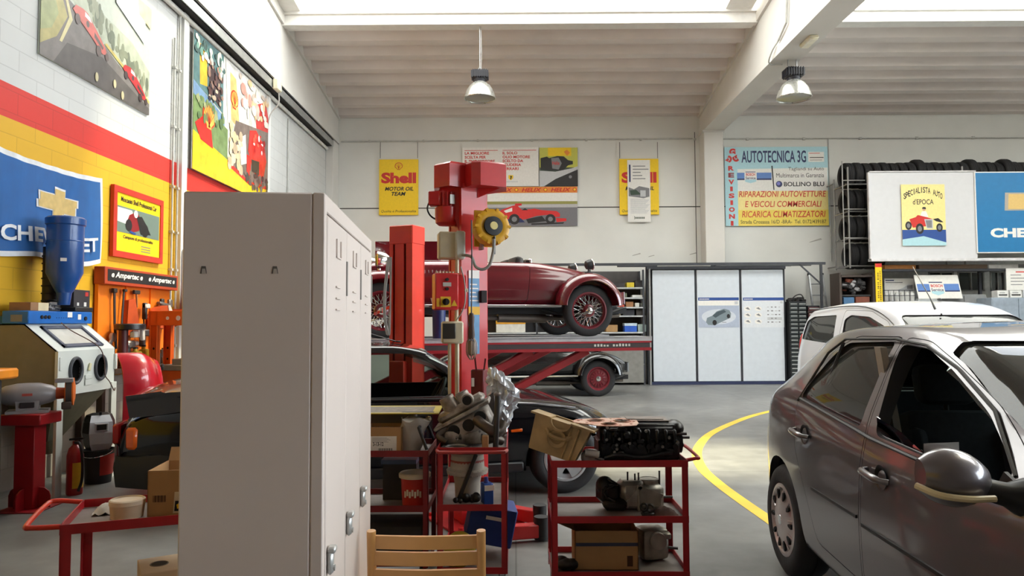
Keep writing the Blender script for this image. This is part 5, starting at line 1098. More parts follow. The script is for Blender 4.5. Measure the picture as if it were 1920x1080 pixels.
rings = [[Vector((x + dx, y * (1 - .03 * abs(dz)), .34 + dz * .13)) for dx, dz in ((.06, -1), (-.02, -.9), (-.03, 0), (-.02, .9), (.08, 1), (.12, 0))] for x, y in P]; b.loft(rings); b.build('rear_bumper', B_)
P = [(.30, -.80), (.48, -.72), (.62, -.55), (.70, -.25), (.71, .25), (.62, .55), (.48, .72), (.30, .80)]; b = MB(M('bumper_black', (30, 30, 32), .5))
b.loft([[Vector((x + dx, y, .36 + dz * .12)) for dx, dz in ((-.06, -1), (.02, -.9), (.03, 0), (.02, .9), (-.08, 1), (-.12, 0))] for x, y in P]); b.build('front_bumper', B_)
for s in (-1, 1): b = MB(M('lamp_orange', (222, 96, 20), .2, coat=.6)); b.box((-3.475, s * .775, .60), (.09, .05, .17), None, .02, RZ(s * 14)); b.build('corner_lamp', B_)
for s in (-1, 1): b = MB(M('lamp_red', (170, 24, 26), .2, coat=.6)); b.box((-3.62, s * .45, .62), (.06, .42, .16), None, .015); b.build('rear_lamp', B_)
b = MB(paint_m('wing_dark_grey', (52, 54, 58), 0, .3)); sec = [(-3.56, .915), (-3.52, .945), (-3.38, .985), (-3.20, .99), (-3.10, .97), (-3.22, .955), (-3.42, .935)]
b.loft([[Vector((x + .16 * (abs(y) / .74) ** 2 * (1 if x > -3.4 else .2), y, z - .035 * (abs(y) / .74) ** 3)) for x, z in sec] for y in (-.76, -.6, -.3, 0, .3, .6, .76)])
for s in (-1, 1): b.prism([(-3.53, .925), (-3.28, .955), (-2.98, .84), (-2.88, .80), (-3.50, .755)], .05, None, XZ, -s * .735 - .025)
b.build('rear_wing', B_)
b = MB(M('badge_silver', (200, 200, 204), .3, .6)); b.M = frame((-3.1, -.834, .665), (1, 0, 0), (0, 0, 1), (0, -1, 0))
for i in range(5): b.bb((.0 + i * .05, 0, 0), (.035 + i * .05, .02, .004))
b.build('badge', B_)
for y in (-.36, .36): car_seat(B_, -1.72, y, .25, .56)
b = MB(dark_in); b.box((-.78, 0, .72), (.42, 1.2, .16), None, .05, RY(10)); b.bb((-2.6, -.62, .22), (-.5, .62, .27)); b.box((-2.35, 0, .55), (.2, 1.1, .5), None, .05, RY(-15)); b.build('dashboard', B_)
b = MB(M('wheel_leather', (40, 34, 32), .5)); b.ring((-1.08, -.36, .82), .18, .017, None, RY(-62))
for a in (0, 120, 240): b.bar((-1.08, -.36, .82), Vector((-1.08, -.36, .82)) + RY(-62).to_3x3() @ Vector((.17 * math.cos(math.radians(a)), .17 * math.sin(math.radians(a)), 0)), .035, .012)
b.cyl((-1.08, -.36, .82), (-.85, -.36, .70), .03); b.build('steering_wheel', B_)
for s in (-1, 1): b = MB(chrome_line); b.tube(crom([(-.55, s * .80, .792), (-.2, s * .80, .775), (.1, s * .785, .735)], 4), .005, None, 5); b.build('wing_trim', B_)
b = MB(trim_blk); b.tube([(-1.42, -.1, 1.31), (-1.9, -.1, 1.46)], [.006, .003], None, 5); b.box((-1.4, -.1, 1.31), (.05, .03, .015), None, .005); b.build('aerial', B_)
b = MB(M('lamp_orange', (222, 96, 20), .2, coat=.6)); b.box((-.44, -.837, .56), (.10, .012, .025), None, .004, RY(-4)); b.build('side_lamp', B_)
# ---- open vintage cars
def arch_ring(cx, cz, a, b_, t, y0, y1, s, th=.012):
    c, q = math.cos(t), math.sin(t); w = y1 - y0; out = []
    prof = [(0, -.015), (.12, .012), (.35, .034), (.6, .036), (.85, .012), (.97, -.03), (1, -.07)]
    for u, d in prof: out.append(Vector((cx + (a + d) * c, s * (y0 + w * u), cz + (b_ + d) * q)))
    for u, d in prof[::-1]: out.append(Vector((cx + (a + d - th) * c, s * (y0 + w * u * .985), cz + (b_ + d - th) * q)))
    return out
def vintage(name, label, loc, rz, paint, style, cockpit=True, lamps=True, R=.355):
    r = thing(name, label, 'car', loc, rz)
    K = dict(zt=[(-.78, .52), (-.74, .62), (-.62, .72), (-.3, .85), (0, .935), (.4, 1.0), (.75, 1.035), (1.6, 1.03), (1.8, 1.045), (2.2, 1.045), (2.7, 1.035), (2.92, 1.02), (2.97, .97)],
             hb=[(-.78, .48), (-.3, .70), (.4, .86), (1.6, .90), (2.97, .88)], w=[(-.78, .16), (-.7, .26), (-.4, .43), (.2, .56), (.8, .605), (1.5, .59), (2.0, .50), (2.6, .375), (2.97, .31)],
             wr=[(-.78, .10), (-.3, .33), (.3, .46), (.9, .52), (1.5, .50), (2.0, .40), (2.6, .28), (2.97, .22)], zb=[(-.78, .44), (-.4, .41), (0, .41), (2.97, .40)])
    mats = (paint, dark_in); me = car_solid(K, 0, mats, 0, 48)
    b = MB(*mats); b.prism(rounded([(.80, -.43), (.78, .43), (1.52, .45), (1.52, -.45)], .12, 5), .8, None, Matrix(), .52); b.m = [1] * len(b.m); me = boolean(me, b.mesh('cutter', 0, True))
    D = [(.86, .46), (.80, .97), (1.40, .985), (1.46, .90), (1.44, .46)]
    for y0, y1 in ((.47, 1.), (-1., -.47)):
        d = boolean(me.copy(), prism_xz([rounded(D, .06)], y0, y1, mats, 1, .985), 'INTERSECT'); smooth(d, 40); link('door', d, r); me = boolean(me, prism_xz([rounded(D, .06)], y0, y1, mats, 1))
    smooth(me, 40); link('body', me, r)
    for s in (-1, 1):
        b = MB(paint); N_ = 28
        b.loft([arch_ring(-.02, .40, .455, .445, math.radians(4 + 172 * k / N_), .42, .80, s) for k in range(N_ + 1)]); b.build('rear_wing', r)
        b = MB(paint); b.loft([arch_ring(2.82, .42, .47, .42, math.radians(-4 + 150 * k / N_), .36, .78, s) for k in range(N_ + 1)]); b.build('front_wing', r)
        for x in (0, 2.82): wheel(r, x, s * .64, R, .135, style)
        b = MB(trim_blk); b.bb((.42, s * .50, .395), (2.42, s * .74, .425), None, .005); ob = b.build('running_board', r)
        b = MB(chrome); b.bb((.42, s * .735, .400), (2.42, s * .752, .432), None, .004); b.build('edge_strip', ob)
        if lamps:
            b = MB(chrome); X = T(2.83, s * .46, 1.02) @ RY(90); b.lathe([(0, -.15), (.05, -.14), (.10, -.08), (.118, 0), (.12, .03), (.105, .034)], None, 28, X); b.cyl((2.83, s * .46, .86), (2.83, s * .46, .92), .02)
            b.tube([(2.83, s * .46, .87), (2.83, s * .30, .84)], .015); h = b.build('headlamp', r); b = MB(glass('lamp_glass', (225, 228, 225), .5)); b.lathe([(.105, .032), (.07, .05), (0, .056)], None, 28, X); b.build('lens', h)
    b = MB(chrome); b.prism(rounded([(-.30, .42), (.30, .42), (.31, .9), (.22, 1.05), (-.22, 1.05), (-.31, .9)], .06), .05, None, YZ, 2.96); g = b.build('radiator_shell', r)
    b = MB(dark_in); b.prism(rounded([(-.25, .46), (.25, .46), (.25, .88), (.18, .98), (-.18, .98), (-.25, .88)], .05), .01, None, YZ, 3.01); b.build('grille', g)
    b = MB(trim_blk)
    for s in (-1, 1): b.bar((-.7, s * .36, .36), (3.1, s * .30, .36), .05, .09); b.tube(crom([(-.62, s * .44, .40), (-.3, s * .46, .30), (0, s * .46, .26), (.3, s * .46, .30), (.6, s * .44, .38)], 4), .022, None, 6); b.tube(crom([(2.3, s * .36, .38), (2.55, s * .38, .29), (2.82, s * .38, .27), (3.1, s * .34, .38)], 4), .02, None, 6)
    b.cyl((0, -.62, R), (0, .62, R), .045); b.cyl((2.82, -.62, R), (2.82, .62, R), .035); b.ball((0, 0, R), (.15, .14, .15)); b.cyl((.1, 0, R), (2.0, 0, .42), .03); b.bb((1.5, -.2, .28), (2.7, .2, .42), None, .03); b.bb((-.6, -.3, .34), (-.2, .3, .44), None, .02); b.build('chassis', r)
    b = MB(M('aged_exhaust', (120, 112, 104), .45, .6)); b.tube(crom([(2.2, .30, .34), (1.6, .32, .27), (.9, .30, .25), (.3, .26, .25), (-.6, .34, .29)], 5), .03, None, 8); b.cyl((1.2, .31, .26), (.5, .28, .25), .06); b.build('exhaust', r)
    lea = M('dark_leather', (36, 32, 32), .5); b = MB(lea)
    for s in (-.24, .24): b.box((.95, s, .88), (.14, .42, .46), None, .05, RY(-10), 2); b.box((1.2, s, .66), (.44, .42, .14), None, .04)
    b.tube([(.80, -.43, 1.03), (.77, -.25, 1.055), (.76, 0, 1.06), (.77, .25, 1.055), (.80, .43, 1.03)], .03, None, 8); b.build('seats', r)
    b = MB(trim_blk); b.ring((1.42, .24, .98), .19, .012, None, RY(-60)); b.cyl((1.42, .24, .98), (1.65, .24, .85), .014); b.build('steering_wheel', r)
    b = MB(chrome); b.tube([(1.60, -.46, 1.0), (1.50, -.47, 1.09), (1.50, .47, 1.09), (1.60, .46, 1.0)], .012, None, 6); b.build('windscreen_frame', r)
    b = MB(chrome); b.cyl((.70, .22, 1.03), (.70, .22, 1.075), .035, .03); b.ball((.70, .22, 1.08), (.035, .035, .02)); b.build('filler_cap', r)
    for s in (.34, -.34):
        b = MB(trim_blk); X = T(-.16, s, 1.02) @ RY(-80); b.lathe([(0, .05), (.06, .045), (.075, .0), (.06, -.06), (0, -.09)], None, 20, X); b.cyl((-.13, s, .83), (-.14, s, .97), .012)
        q = b.build('tail_lamp', r); b = MB(chrome); b.ring((-.19, s, 1.025), .073, .010, None, RY(-80)); b.build('bezel', q)
    return r
red_car = paint_m('vintage_red_paint', (98, 9, 25), .0, .25); PZ = 1.285
rv = 196.0; av = math.radians(rv); lv = Vector((-math.sin(av), math.cos(av), 0)); wv = at(1105, 583, 9.9); vo = wv - lv * .70
VT = vintage('vintage_roadster', 'dark red open vintage car with wire wheels raised on the platform lift', (vo.x, vo.y, PZ), rv, red_car, 'wire')
b = MB(red_car)      # opened bonnet half and louvres
b.add([(1.95, .06, 1.065), (2.85, .05, 1.055), (2.85, .10, 1.30), (1.95, .14, 1.32), (1.95, .045, 1.066), (2.85, .035, 1.056), (2.85, .085, 1.305), (1.95, .125, 1.325)], [[0, 1, 2, 3], [7, 6, 5, 4], [0, 1, 5, 4], [1, 2, 6, 5], [2, 3, 7, 6], [3, 0, 4, 7]]); b.build('bonnet_half', VT, 0)
for k in range(12):
    b = MB(red_car); b.box((1.98 + k * .05, .47 - k * .0095, .80), (.012, .02, .2), None, .004, RZ(14)); b.build('louvre', VT)
black_old = paint_m('vintage_black_paint', (14, 14, 16), .0, .25)
w2 = fl(1122, 708, .365); w2 = at(1122, 708, 14.45); rv2 = 187.0; l2 = Vector((-math.sin(math.radians(rv2)), math.cos(math.radians(rv2)), 0)); o2 = w2 - l2 * .70
vintage('vintage_tourer', 'black open vintage car with dark red wheels behind the platform lift', (o2.x, o2.y, 0), rv2, black_old, 'disc')
# ---- platform lift under the red car
lift_red = M('lift_red_paint', (152, 22, 34), .4, var=.1, scale=5); lift_dk = M('lift_dark_rail', (58, 50, 54), .55); plate = M('worn_steel_plate', (176, 176, 182), .45, .1, var=.15)
PL = thing('platform_lift', 'red platform lift with slanting arms carrying the red vintage car', 'car lift', (vo.x, vo.y, 0), rv)
for s in (-1, 1):
    y0, y1 = s * .48, s * .98
    b = MB(plate); b.bb((-.78, y0, PZ - .03), (3.6, y1, PZ), None, .004); b.bb((-.80, y0, PZ - .06), (3.6, y0 + s * .03, PZ + .0)); b.bb((-.80, y1 - s * .03, PZ - .06), (3.6, y1, PZ + .0)); tr = b.build('runway', PL, 0)
    b = MB(lift_dk); b.bb((-.75, y0 + s * .02, PZ - .15), (3.58, y1 - s * .03, PZ - .032)); b.bb((-.77, y1 - s * .03, PZ - .15), (3.58, y1 - s * .005, PZ - .062), lift_dk); b.bb((-.79, y0 + s * .02, PZ - .19), (3.58, y1, PZ - .15), lift_red); b.bb((-.79, y1 - s * .02, PZ - .085), (3.55, y1 + s * .002, PZ - .061), lift_red); b.build('side_rail', tr, 0)
    for x0 in (.05, .85, 1.65):
        b = MB(lift_red); b.bar((x0, s * .72, PZ - .19), (x0 + 2.0, s * .72, .14), .14, .10, None, .01); b.build('arm', PL)
b = MB(lift_red); b.bb((1.4, -.95, 0), (3.9, -.5, .10), None, .01); b.bb((1.4, .5, 0), (3.9, .95, .10), None, .01); b.bb((1.9, -.5, .0), (2.1, .5, .08)); b.build('base_frame', PL)
b = MB(M('stencil_white', (200, 200, 196), .6)); b.M = frame(VT.matrix_world @ Vector((0, 0, 0)), (1, 0, 0), (0, 0, 1), (0, -1, 0)) if False else Matrix()
b.M = frame((.05, .982, PZ - .13), (-1, 0, 0), (0, 0, 1), (0, 1, 0)); random.seed(12); [b.rect(.0 + q * .045, 0, .028 + q * .045, random.uniform(.022, .04), None, .002) for q in range(12) if q not in (5,)]; b.build('stencil', PL, 0)
# things on or under the lift
cyb = M('drum_blue', (30, 44, 96), .4); p = at(803, 600, 8.95)
q = VT.matrix_basis.inverted()
o = thing('oil_drainer', 'dark blue drain can with a white funnel rim standing on the platform lift', 'canister', (0, 0, PZ)); 
pw = Matrix.Translation((vo.x, vo.y, 0)) @ RZ(rv) @ Vector((2.12, .885, PZ + .0005)); o.location = pw
b = MB(cyb); b.cyl((0, 0, .0), (0, 0, .42), .080, .085, None, 24); b.build('can', o); b = MB(wht); b.lathe([(.08, .42), (.105, .50), (.108, .51), (.10, .51), (.07, .42)], None, 28); b.build('funnel', o)
# ---- red two-post lift
post_red = M('post_red_paint', (198, 38, 40), .38, var=.10, scale=6, coat=.3, bump=.04); post_lit = M('post_red_lit_orange', (206, 52, 34), .4, var=.1, scale=5, coat=.2); beige = M('beige_plastic', (206, 196, 168), .5); slot = M('slot_dark', (30, 22, 24), .8)  # far post gets a lit copy of the red, orange light in its colour
P1 = Vector((-.345, 5.45, 0)); A = thing('lift_post', 'tall red lift post with motor and control boxes in front of the black coupe', 'car lift', P1, 0, 'two post lift')
def L1(px, py, Y): return at(px, py, Y) - P1
Rz = RZ(-58)
b = MB(post_red); s_ = .105; b.M = Rz
b.bb((-s_, -s_, .02), (s_, s_, 2.52), None, .008); b.bb((-s_ - .02, -s_ - .005, .02), (-s_, s_ - .1, 2.45)); b.bb((s_ - .03, -s_ - .018, .02), (s_ + .004, -s_ + .01, 2.48)); b.build('column', A)
b = MB(post_red); b.M = Rz; b.bb((-.3, -.25, 0), (.3, .3, .02), None, .004)
for x, y in ((-.24, -.2), (.24, -.2), (-.24, .24), (.24, .24)): b.cyl((x, y, .02), (x, y, .04), .02, None, None, 6)
b.build('base_plate', A)
pl = [(-.265, .02), (-.255, -.10), (-.13, -.20), (-.02, -.12), (.03, -.20), (.10, -.22), (.285, -.12), (.285, .06), (.10, .20), (-.14, .18)]
b = MB(post_red); b.prism(pl, .17, None, Matrix(), 2.49); top = [(x * .92, y * .92) for x, y in pl]; n = len(pl)
b.add([(x, y, 2.66) for x, y in pl] + [(x, y, 2.675) for x, y in top], [[i, (i + 1) % n, n + (i + 1) % n, n + i] for i in range(n)] + [[n + i for i in range(n)]]); b.build('motor_cover', A, 30)
b = MB(post_red); b.prism([(-.17, 2.49), (-.05, 2.49), (-.05, 2.10)], .012, None, XZ, .10); b.prism([(.08, 2.49), (.24, 2.49), (.08, 2.42)], .012, None, XZ, .08); b.build('gusset', A, 0)
b = MB(post_red); mx, my = -.165, -.06
b.lathe([(0, 2.21), (.06, 2.212), (.083, 2.23), (.088, 2.30), (.088, 2.345), (.07, 2.35), (.07, 2.46), (.05, 2.49)], None, 28, T(mx, my, 0))
for k in range(18): b.M = T(mx, my, 0) @ RZ(20 * k); b.box((.075, 0, 2.405), (.018, .006, .10))
b.M = Matrix(); b.box((mx - .085, my - .03, 2.41), (.09, .09, .11), None, .01); mo = b.build('motor', A)
b = MB(M('label_silver', (186, 186, 180), .4, .3)); b.box((mx + .05, my - .072, 2.40), (.04, .006, .07), None, 0, RZ(35)); b.build('label', mo)
b = MB(trim_blk); b.tube(crom([(mx - .12, my - .04, 2.40), (mx - .14, my - .04, 2.33), (mx - .10, my, 2.27), (mx + .02, my + .08, 2.24)], 5), .007, None, 6); b.build('cable', A)
# grey-white junction box, red control box, beige switch box
p = L1(846, 486, 5.26); b = MB(beige); b.box((p.x - .03, p.y + .02, p.z + .10), (.14, .12, .20), None, .012, RZ(12)); b.box((p.x + .06, p.y + .01, p.z + .10), (.07, .14, .205), M('pale_grey_plastic', (206, 208, 200), .45), .01, RZ(12)); j = b.build('junction_box', A)
p = L1(840, 582, 5.22); b = MB(post_red); b.box((p.x - .02, p.y, p.z + .135), (.17, .14, .265), None, .008, RZ(16)); b.box((p.x + .075, p.y + .06, p.z + .135), (.10, .14, .25), None, .01, RZ(16)); c = b.build('control_box', A)
X = T(p.x - .02, p.y, p.z + .135) @ RZ(16); b = MB(slot); b.M = X; b.box((.0, -.072, .05), (.06, .008, .028), M('label_silver', (186, 186, 180), .4, .3)); b.build('name_plate', c); b = MB(slot); b.M = X; b.cyl((.0, -.07, .085), (.0, -.085, .085), .012, None, slot, 12); b.build('push_button', c); b = MB(slot); b.M = X; b.cyl((0, -.07, .018), (0, -.085, .018), .012, None, slot, 12)
b.build('push_button', c); b = MB(slot); b.M = X; b.cyl((-.01, -.07, -.075), (-.01, -.095, -.075), .024, None, slot, 16); b.box((-.01, -.10, -.075), (.012, .02, .046), slot); b.build('rotary_switch', c); b = MB(M('sticker_yellow', (226, 176, 40), .5)); b.M = X; b.box((-.01, -.0712, -.075), (.075, .003, .075), M('sticker_yellow', (226, 176, 40), .5)); b.box((-.065, -.0712, -.08), (.022, .003, .06), M('sticker_yellow', (226, 176, 40), .5)); b.add([(.03, -.072, -.105), (.075, -.072, -.105), (.052, -.072, -.06)], [[0, 1, 2]], M('sticker_yellow', (226, 176, 40), .5))
b.build('warning_sticker', c)
for k in range(6): b = MB(beige); b.M = X; b.cyl((-.06 + k * .024, .02, .13), (-.06 + k * .024, .02, .15), .009, None, beige, 8); b.build('cable_gland', c)
b = MB(beige); b.M = X; b.cyl((.13, -.02, .01), (.16, -.03, .01), .018, .015, beige, 10); b.build('plug', c)
p = L1(848, 644, 5.22); b = MB(beige); b.box((p.x, p.y, p.z + .08), (.155, .11, .16), None, .012, RZ(10)); k_ = b.build('switch_box', A); b = MB(M('smoked_cover', (52, 50, 46), .3)); b.M = T(p.x, p.y, p.z + .08) @ RZ(10); b.box((-.028, -.057, .01), (.092, .01, .11), None, .004); b.build('smoked_cover', k_)
b = MB(beige)
for px in (843, 857): q = L1(px, 645, 5.27); b.cyl((q.x, q.y, .25), (q.x, q.y, q.z + .02), .013 if px < 850 else .016, None, None, 12)
q = L1(856, 600, 5.27); b.cyl((q.x, q.y, q.z - .02), (q.x, q.y, q.z + .11), .014, None, None, 10); q = L1(857, 512, 5.27); b.cyl((q.x, q.y, q.z), (q.x, q.y, q.z + .12), .014, None, None, 10); b.build('conduit', A)
b = MB(M('grey_cable', (150, 148, 144), .5)); b.tube(crom([L1(867, 478, 5.2), L1(884, 482, 5.15), L1(892, 500, 5.12), L1(906, 505, 5.12), L1(918, 496, 5.12), L1(925, 470, 5.1), L1(926, 448, 5.08)], 6), .011, None, 8)
b.tube(crom([L1(864, 500, 5.22), L1(871, 530, 5.2), L1(872, 565, 5.2), L1(866, 585, 5.2), L1(856, 600, 5.22)], 5), .005, None, 6); b.build('cable', A)
# label sheets on the right face of the column
b = MB(); fx = (Rz @ Vector((1, 0, 0))); fy = Rz @ Vector((0, -1, 0)); nrm = Rz @ Vector((1, 0, 0)); rgt = Rz @ Vector((0, 1, 0)); b.M = frame(nrm * (s_ + .006) + rgt * -.085, rgt, (0, 0, 1), nrm)
lb = M('label_blue', (96, 150, 196), .4); b.bb((.02, 1.25, 0), (.11, 1.81, .003), lb); b.bb((.018, 1.54, .0), (.112, 1.60, .005), M('sticker_yellow', (226, 176, 40), .5)); b.bb((.02, 1.81, 0), (.11, 1.87, .004), wht)
for i in range(5): b.rect(.03, 1.64 + i * .03, .10 - .01 * (i % 3), 1.65 + i * .03, wht, .0045)
b.bb((.115, 1.63, 0), (.16, 1.72, .03), slot); b.build('label_panel', A, 0)
# dark holder on the column
b = MB(M('dark_red_holder', (104, 22, 28), .5)); q = L1(899, 742, 5.22); b.box((q.x, q.y, q.z + .09), (.10, .09, .20), None, .008, RZ(-20)); b.box((q.x + .03, q.y - .03, q.z + .16), (.012, .01, .22), None, 0, RY(8)); b.box((q.x - .02, q.y - .04, q.z + .18), (.012, .01, .2), None, 0, RY(-6)); b.box((q.x - .045, q.y - .04, q.z + .10), (.02, .012, .06), wht); b.build('tool_holder', A)
# yellow cable reel, a thing bolted on
pc = at(920, 427, 5.22); r = thing('cable_reel', 'yellow cable reel with a black hub fixed on the lift post', 'reel', pc, 0)
yr = M('reel_yellow', (216, 160, 28), .4); X = RZ(22) @ RX(84); b = MB(yr)
b.lathe([(.125, -.05), (.13, -.045), (.132, .0), (.13, .045), (.11, .055), (.08, .05)], None, 40, X); b.lathe([(0, -.05), (.125, -.05)], None, 40, X); b.lathe([(.09, .05), (0, .045)], None, 40, X)
for k in range(10): b.M = X @ RZ(36 * k); b.box((.122, 0, .03), (.03, .02, .05))
b.M = Matrix(); b.box((-.045, .06, .0), (.17, .012, .27), None, .006, RZ(22)); b.build('drum', r)
b = MB(M('reel_black', (40, 42, 48), .5)); b.lathe([(.072, .045), (.07, .066), (.03, .07), (0, .07)], None, 32, X); b.build('hub', r); b = MB(M('label_cream', (222, 206, 140), .5)); b.lathe([(.030, .0705), (.028, .073), (0, .073)], None, 24, X); b.build('label', r)
b = MB(M('plate_pinkish', (150, 120, 122), .5)); b.box((-.07, .03, -.10), (.02, .07, .12), None, .004, RZ(22)); b.build('bracket', r)
b = MB(trim_blk); b.tube([(.03, -.06, -.07), (.03, -.065, -.13), (.028, -.06, -.2)], .008, None, 6); b.build('cable_end', r)
# inspection lamp hanging from its lead
pc = at(884, 602, 5.08); r = thing('inspection_lamp', 'dark hand lamp hanging from a black lead in front of the red post', 'lamp', pc, 0)
b = MB(trim_blk); b.tube([(0, 0, .05), (.004, .0, .4), (.0, .03, .72)], .005, None, 6); b.build('lead', r)
b = MB(M('old_rubber_brown', (70, 50, 42), .6)); b.lathe([(0, .06), (.014, .055), (.022, .03), (.018, -.03), (.024, -.10), (.02, -.13), (0, -.13)], None, 18); b.build('handle', r)
b = MB(M('lamp_cage', (150, 130, 112), .35, .5)); 
for k in range(8): a = math.pi * k / 4; b.tube(crom([(.018 * math.cos(a), .018 * math.sin(a), -.12), (.036 * math.cos(a), .036 * math.sin(a), -.16), (.034 * math.cos(a), .034 * math.sin(a), -.23), (.01 * math.cos(a), .01 * math.sin(a), -.27)], 3), .0035, None, 5)
b.lathe([(0, -.13), (.026, -.14), (.03, -.18), (.028, -.23), (0, -.25)], M('lamp_bulb_dull', (140, 124, 108), .3), 16); b.build('cage', r)
# swing arms at the floor
for (a, e, lab) in (((938, 948), (1012, 962), 'a'), ((950, 990), (1015, 985), 'b')):
    p0, p1 = fl(*a, .10), fl(*e, .10); b = MB(post_red); b.bar(p0 - P1 - Vector((0, 0, .03)), p1 - P1 - Vector((0, 0, .03)), .08, .09, None, .006)
    b.cyl(p1 - P1 - Vector((0, 0, .09)), p1 - P1 + Vector((0, 0, .06)), .05, None, M('black_rubber', (28, 28, 30), .7), 16); b.bar(p0 - P1 - Vector((0, 0, .03)), Vector((.05, -.05, .07)), .08, .09); b.build('arm', A)
# far post
pb = at(767, 560, 8.55); P2 = Vector((pb.x, 8.40, 0)); Bp = thing('lift_post', 'plain red lift post with two dark slots behind the black coupe', 'car lift', P2, 0, 'two post lift')
zt4 = at(767, 430, 8.5).z; b = MB(post_lit); b.M = RZ(-24)
for x0, x1, y0 in ((-.16, -.115, -.13), (-.085, .035, -.13), (.065, .12, -.13)): b.bb((x0, y0, .02), (x1, y0 + .03, zt4 - .1))
b.bb((-.16, -.10, .02), (-.14, .14, zt4)); b.bb((.12, -.13, .02), (.15, .14, zt4)); b.bb((-.16, .11, .02), (.15, .14, zt4)); b.bb((-.14, -.09, .02), (.12, -.06, zt4), slot); b.bb((-.165, -.135, zt4 - .2), (.155, .145, zt4 + .02), None, .01); b.bb((-.22, -.22, 0), (.22, .2, .02)); b.build('column', Bp, 0)
b = MB(post_lit); b.M = RZ(-24); b.box((-.02, -.16, .8), (.2, .08, .5), None, .01); b.build('carriage', Bp)
b = MB(M('grey_cable', (150, 148, 144), .5)); 
for k in range(3): b.tube(crom([(-.21 + .012 * k, -.12, zt4 - .35), (-.25 + .01 * k, -.16, zt4 - .9), (-.20 + .012 * k, -.17, zt4 - 1.25), (-.17, -.14, zt4 - .8), (-.19 + .012 * k, -.12, zt4 - .35)], 6), .008, None, 6)
b.build('cable_coil', Bp)
# ================================================================== foreground: locker, chair, trolleys
lk = M('locker_paint', (214, 201, 193), .5, var=.03, scale=3); lk_in = M('locker_gap', (96, 90, 86), .8)
LK = thing('locker', 'tall pale grey three door metal locker in the foreground', 'locker', (-.462, 1.745, 0), 5.04)
WX, LY, HZ = .335, 1.03, 1.80
b = MB(lk); b.bb((-WX, 0, .10), (-.0302, LY, HZ), None, .004); b.bb((-.03, 0, .10), (0, .028, HZ), None, .003); b.bb((-.03, LY - .02, .10), (0, LY, HZ), None, .003); b.bb((-.03, .02, HZ - .045), (0, LY - .01, HZ), None, .003); b.bb((-.03, .02, .10), (0, LY - .01, .14), None, .003)
b.bb((-.0125, .03, .14), (-.0115, LY - .02, HZ - .045), lk_in); b.build('cabinet_body', LK)
b = MB(lk)
for x in (-WX + .02, -.02):
    for y in (.02, LY - .02): b.box((x, y, .05), (.03, .03, .10))
b.build('legs', LK, 0)
b = MB(lk_in)      # punched keyholes in the side
for x in (-.285, -.118): b.add([(x - .0078, -.0006, 1.601), (x + .0078, -.0006, 1.601), (x + .005, -.0006, 1.619), (x - .005, -.0006, 1.619)], [[0, 1, 2, 3]])
b.build('slot', LK, 0); b = MB(M('slot_lip', (180, 172, 164), .5))
for x in (-.285, -.118): b.add([(x - .0045, -.0008, 1.601), (x + .0065, -.0008, 1.601), (x + .0045, -.0025, 1.613), (x - .0025, -.0025, 1.613)], [[0, 1, 2, 3]])
b.build('slot_lip', LK, 0)
hm = M('lock_handle_grey', (190, 190, 188), .35, .4)
for k in range(3):
    y0, y1 = .034 + k * .3255, .034 + (k + 1) * .3255 - .008
    b = MB(lk); b.bb((-.011, y0, .15), (.002, y1, HZ - .05), None, .003)
    for j in range(3): b.bb((.0015, y0 + .12, 1.515 + j * .030), (.0065, y0 + .19, 1.519 + j * .030)); b.bb((.0015, y0 + .12, .30 + j * .030), (.0065, y0 + .19, .304 + j * .030))
    d = b.build('door', LK)
    b = MB(lk); y = y0 + .125
    for q in ((y, 1.655, y + .075, 1.659), (y, 1.655, y + .003, 1.705), (y + .072, 1.655, y + .075, 1.705)): b.bb((.002, q[0], q[1]), (.006, q[2], q[3]))
    b.build('card_holder', d, 0)
    b = MB(hm); b.box((.010, y0 + .022, .895), (.016, .026, .06), None, .006); b.box((.014, y0 + .022, .925), (.02, .03, .016), None, .004); b.cyl((.01, y0 + .022, .88), (.022, y0 + .022, .88), .008, None, None, 12); b.build('handle', d)
    b = MB(M('hinge_grey', (150, 146, 142), .5)); b.bb((.001, y1 - .006, 1.56), (.006, y1 + .006, 1.66)); b.build('hinge', d, 0)
# slatted chair
wood = M('varnished_beech', (206, 152, 88), .4, var=.14, scale=5, coat=.3)
CH = thing('wooden_chair', 'varnished wooden chair with three back slats beside the locker', 'chair', (-.2925, 2.40, 0))
for s in (-1, 1):
    b = MB(wood); b.tube([(s * .179, -.03, 0), (s * .179, .0, .42), (s * .179, 0, .62), (s * .179, -.02, .805)], .015, None, 10); b.build('rear_leg', CH)
    b = MB(wood); b.box((s * .175, .37, .21), (.03, .03, .42), None, .006); b.build('front_leg', CH)
    b = MB(wood); b.bar((s * .178, .01, .20), (s * .175, .37, .20), .016, .025, None, .004); b.build('stretcher', CH)
for z, h in ((.767, .042), (.715, .043), (.662, .036)):
    b = MB(wood); pts = crom([(-.175, -.012, z), (0, -.024, z), (.175, -.012, z)], 4)
    b.loft([[p + Vector((0, -.007, -h / 2)), p + Vector((0, .007, -h / 2)), p + Vector((0, .007, h / 2)), p + Vector((0, -.007, h / 2))] for p in pts]); b.build('back_slat', CH)
b = MB(wood); b.box((0, .19, .432), (.39, .42, .024), None, .008); b.build('seat', CH)
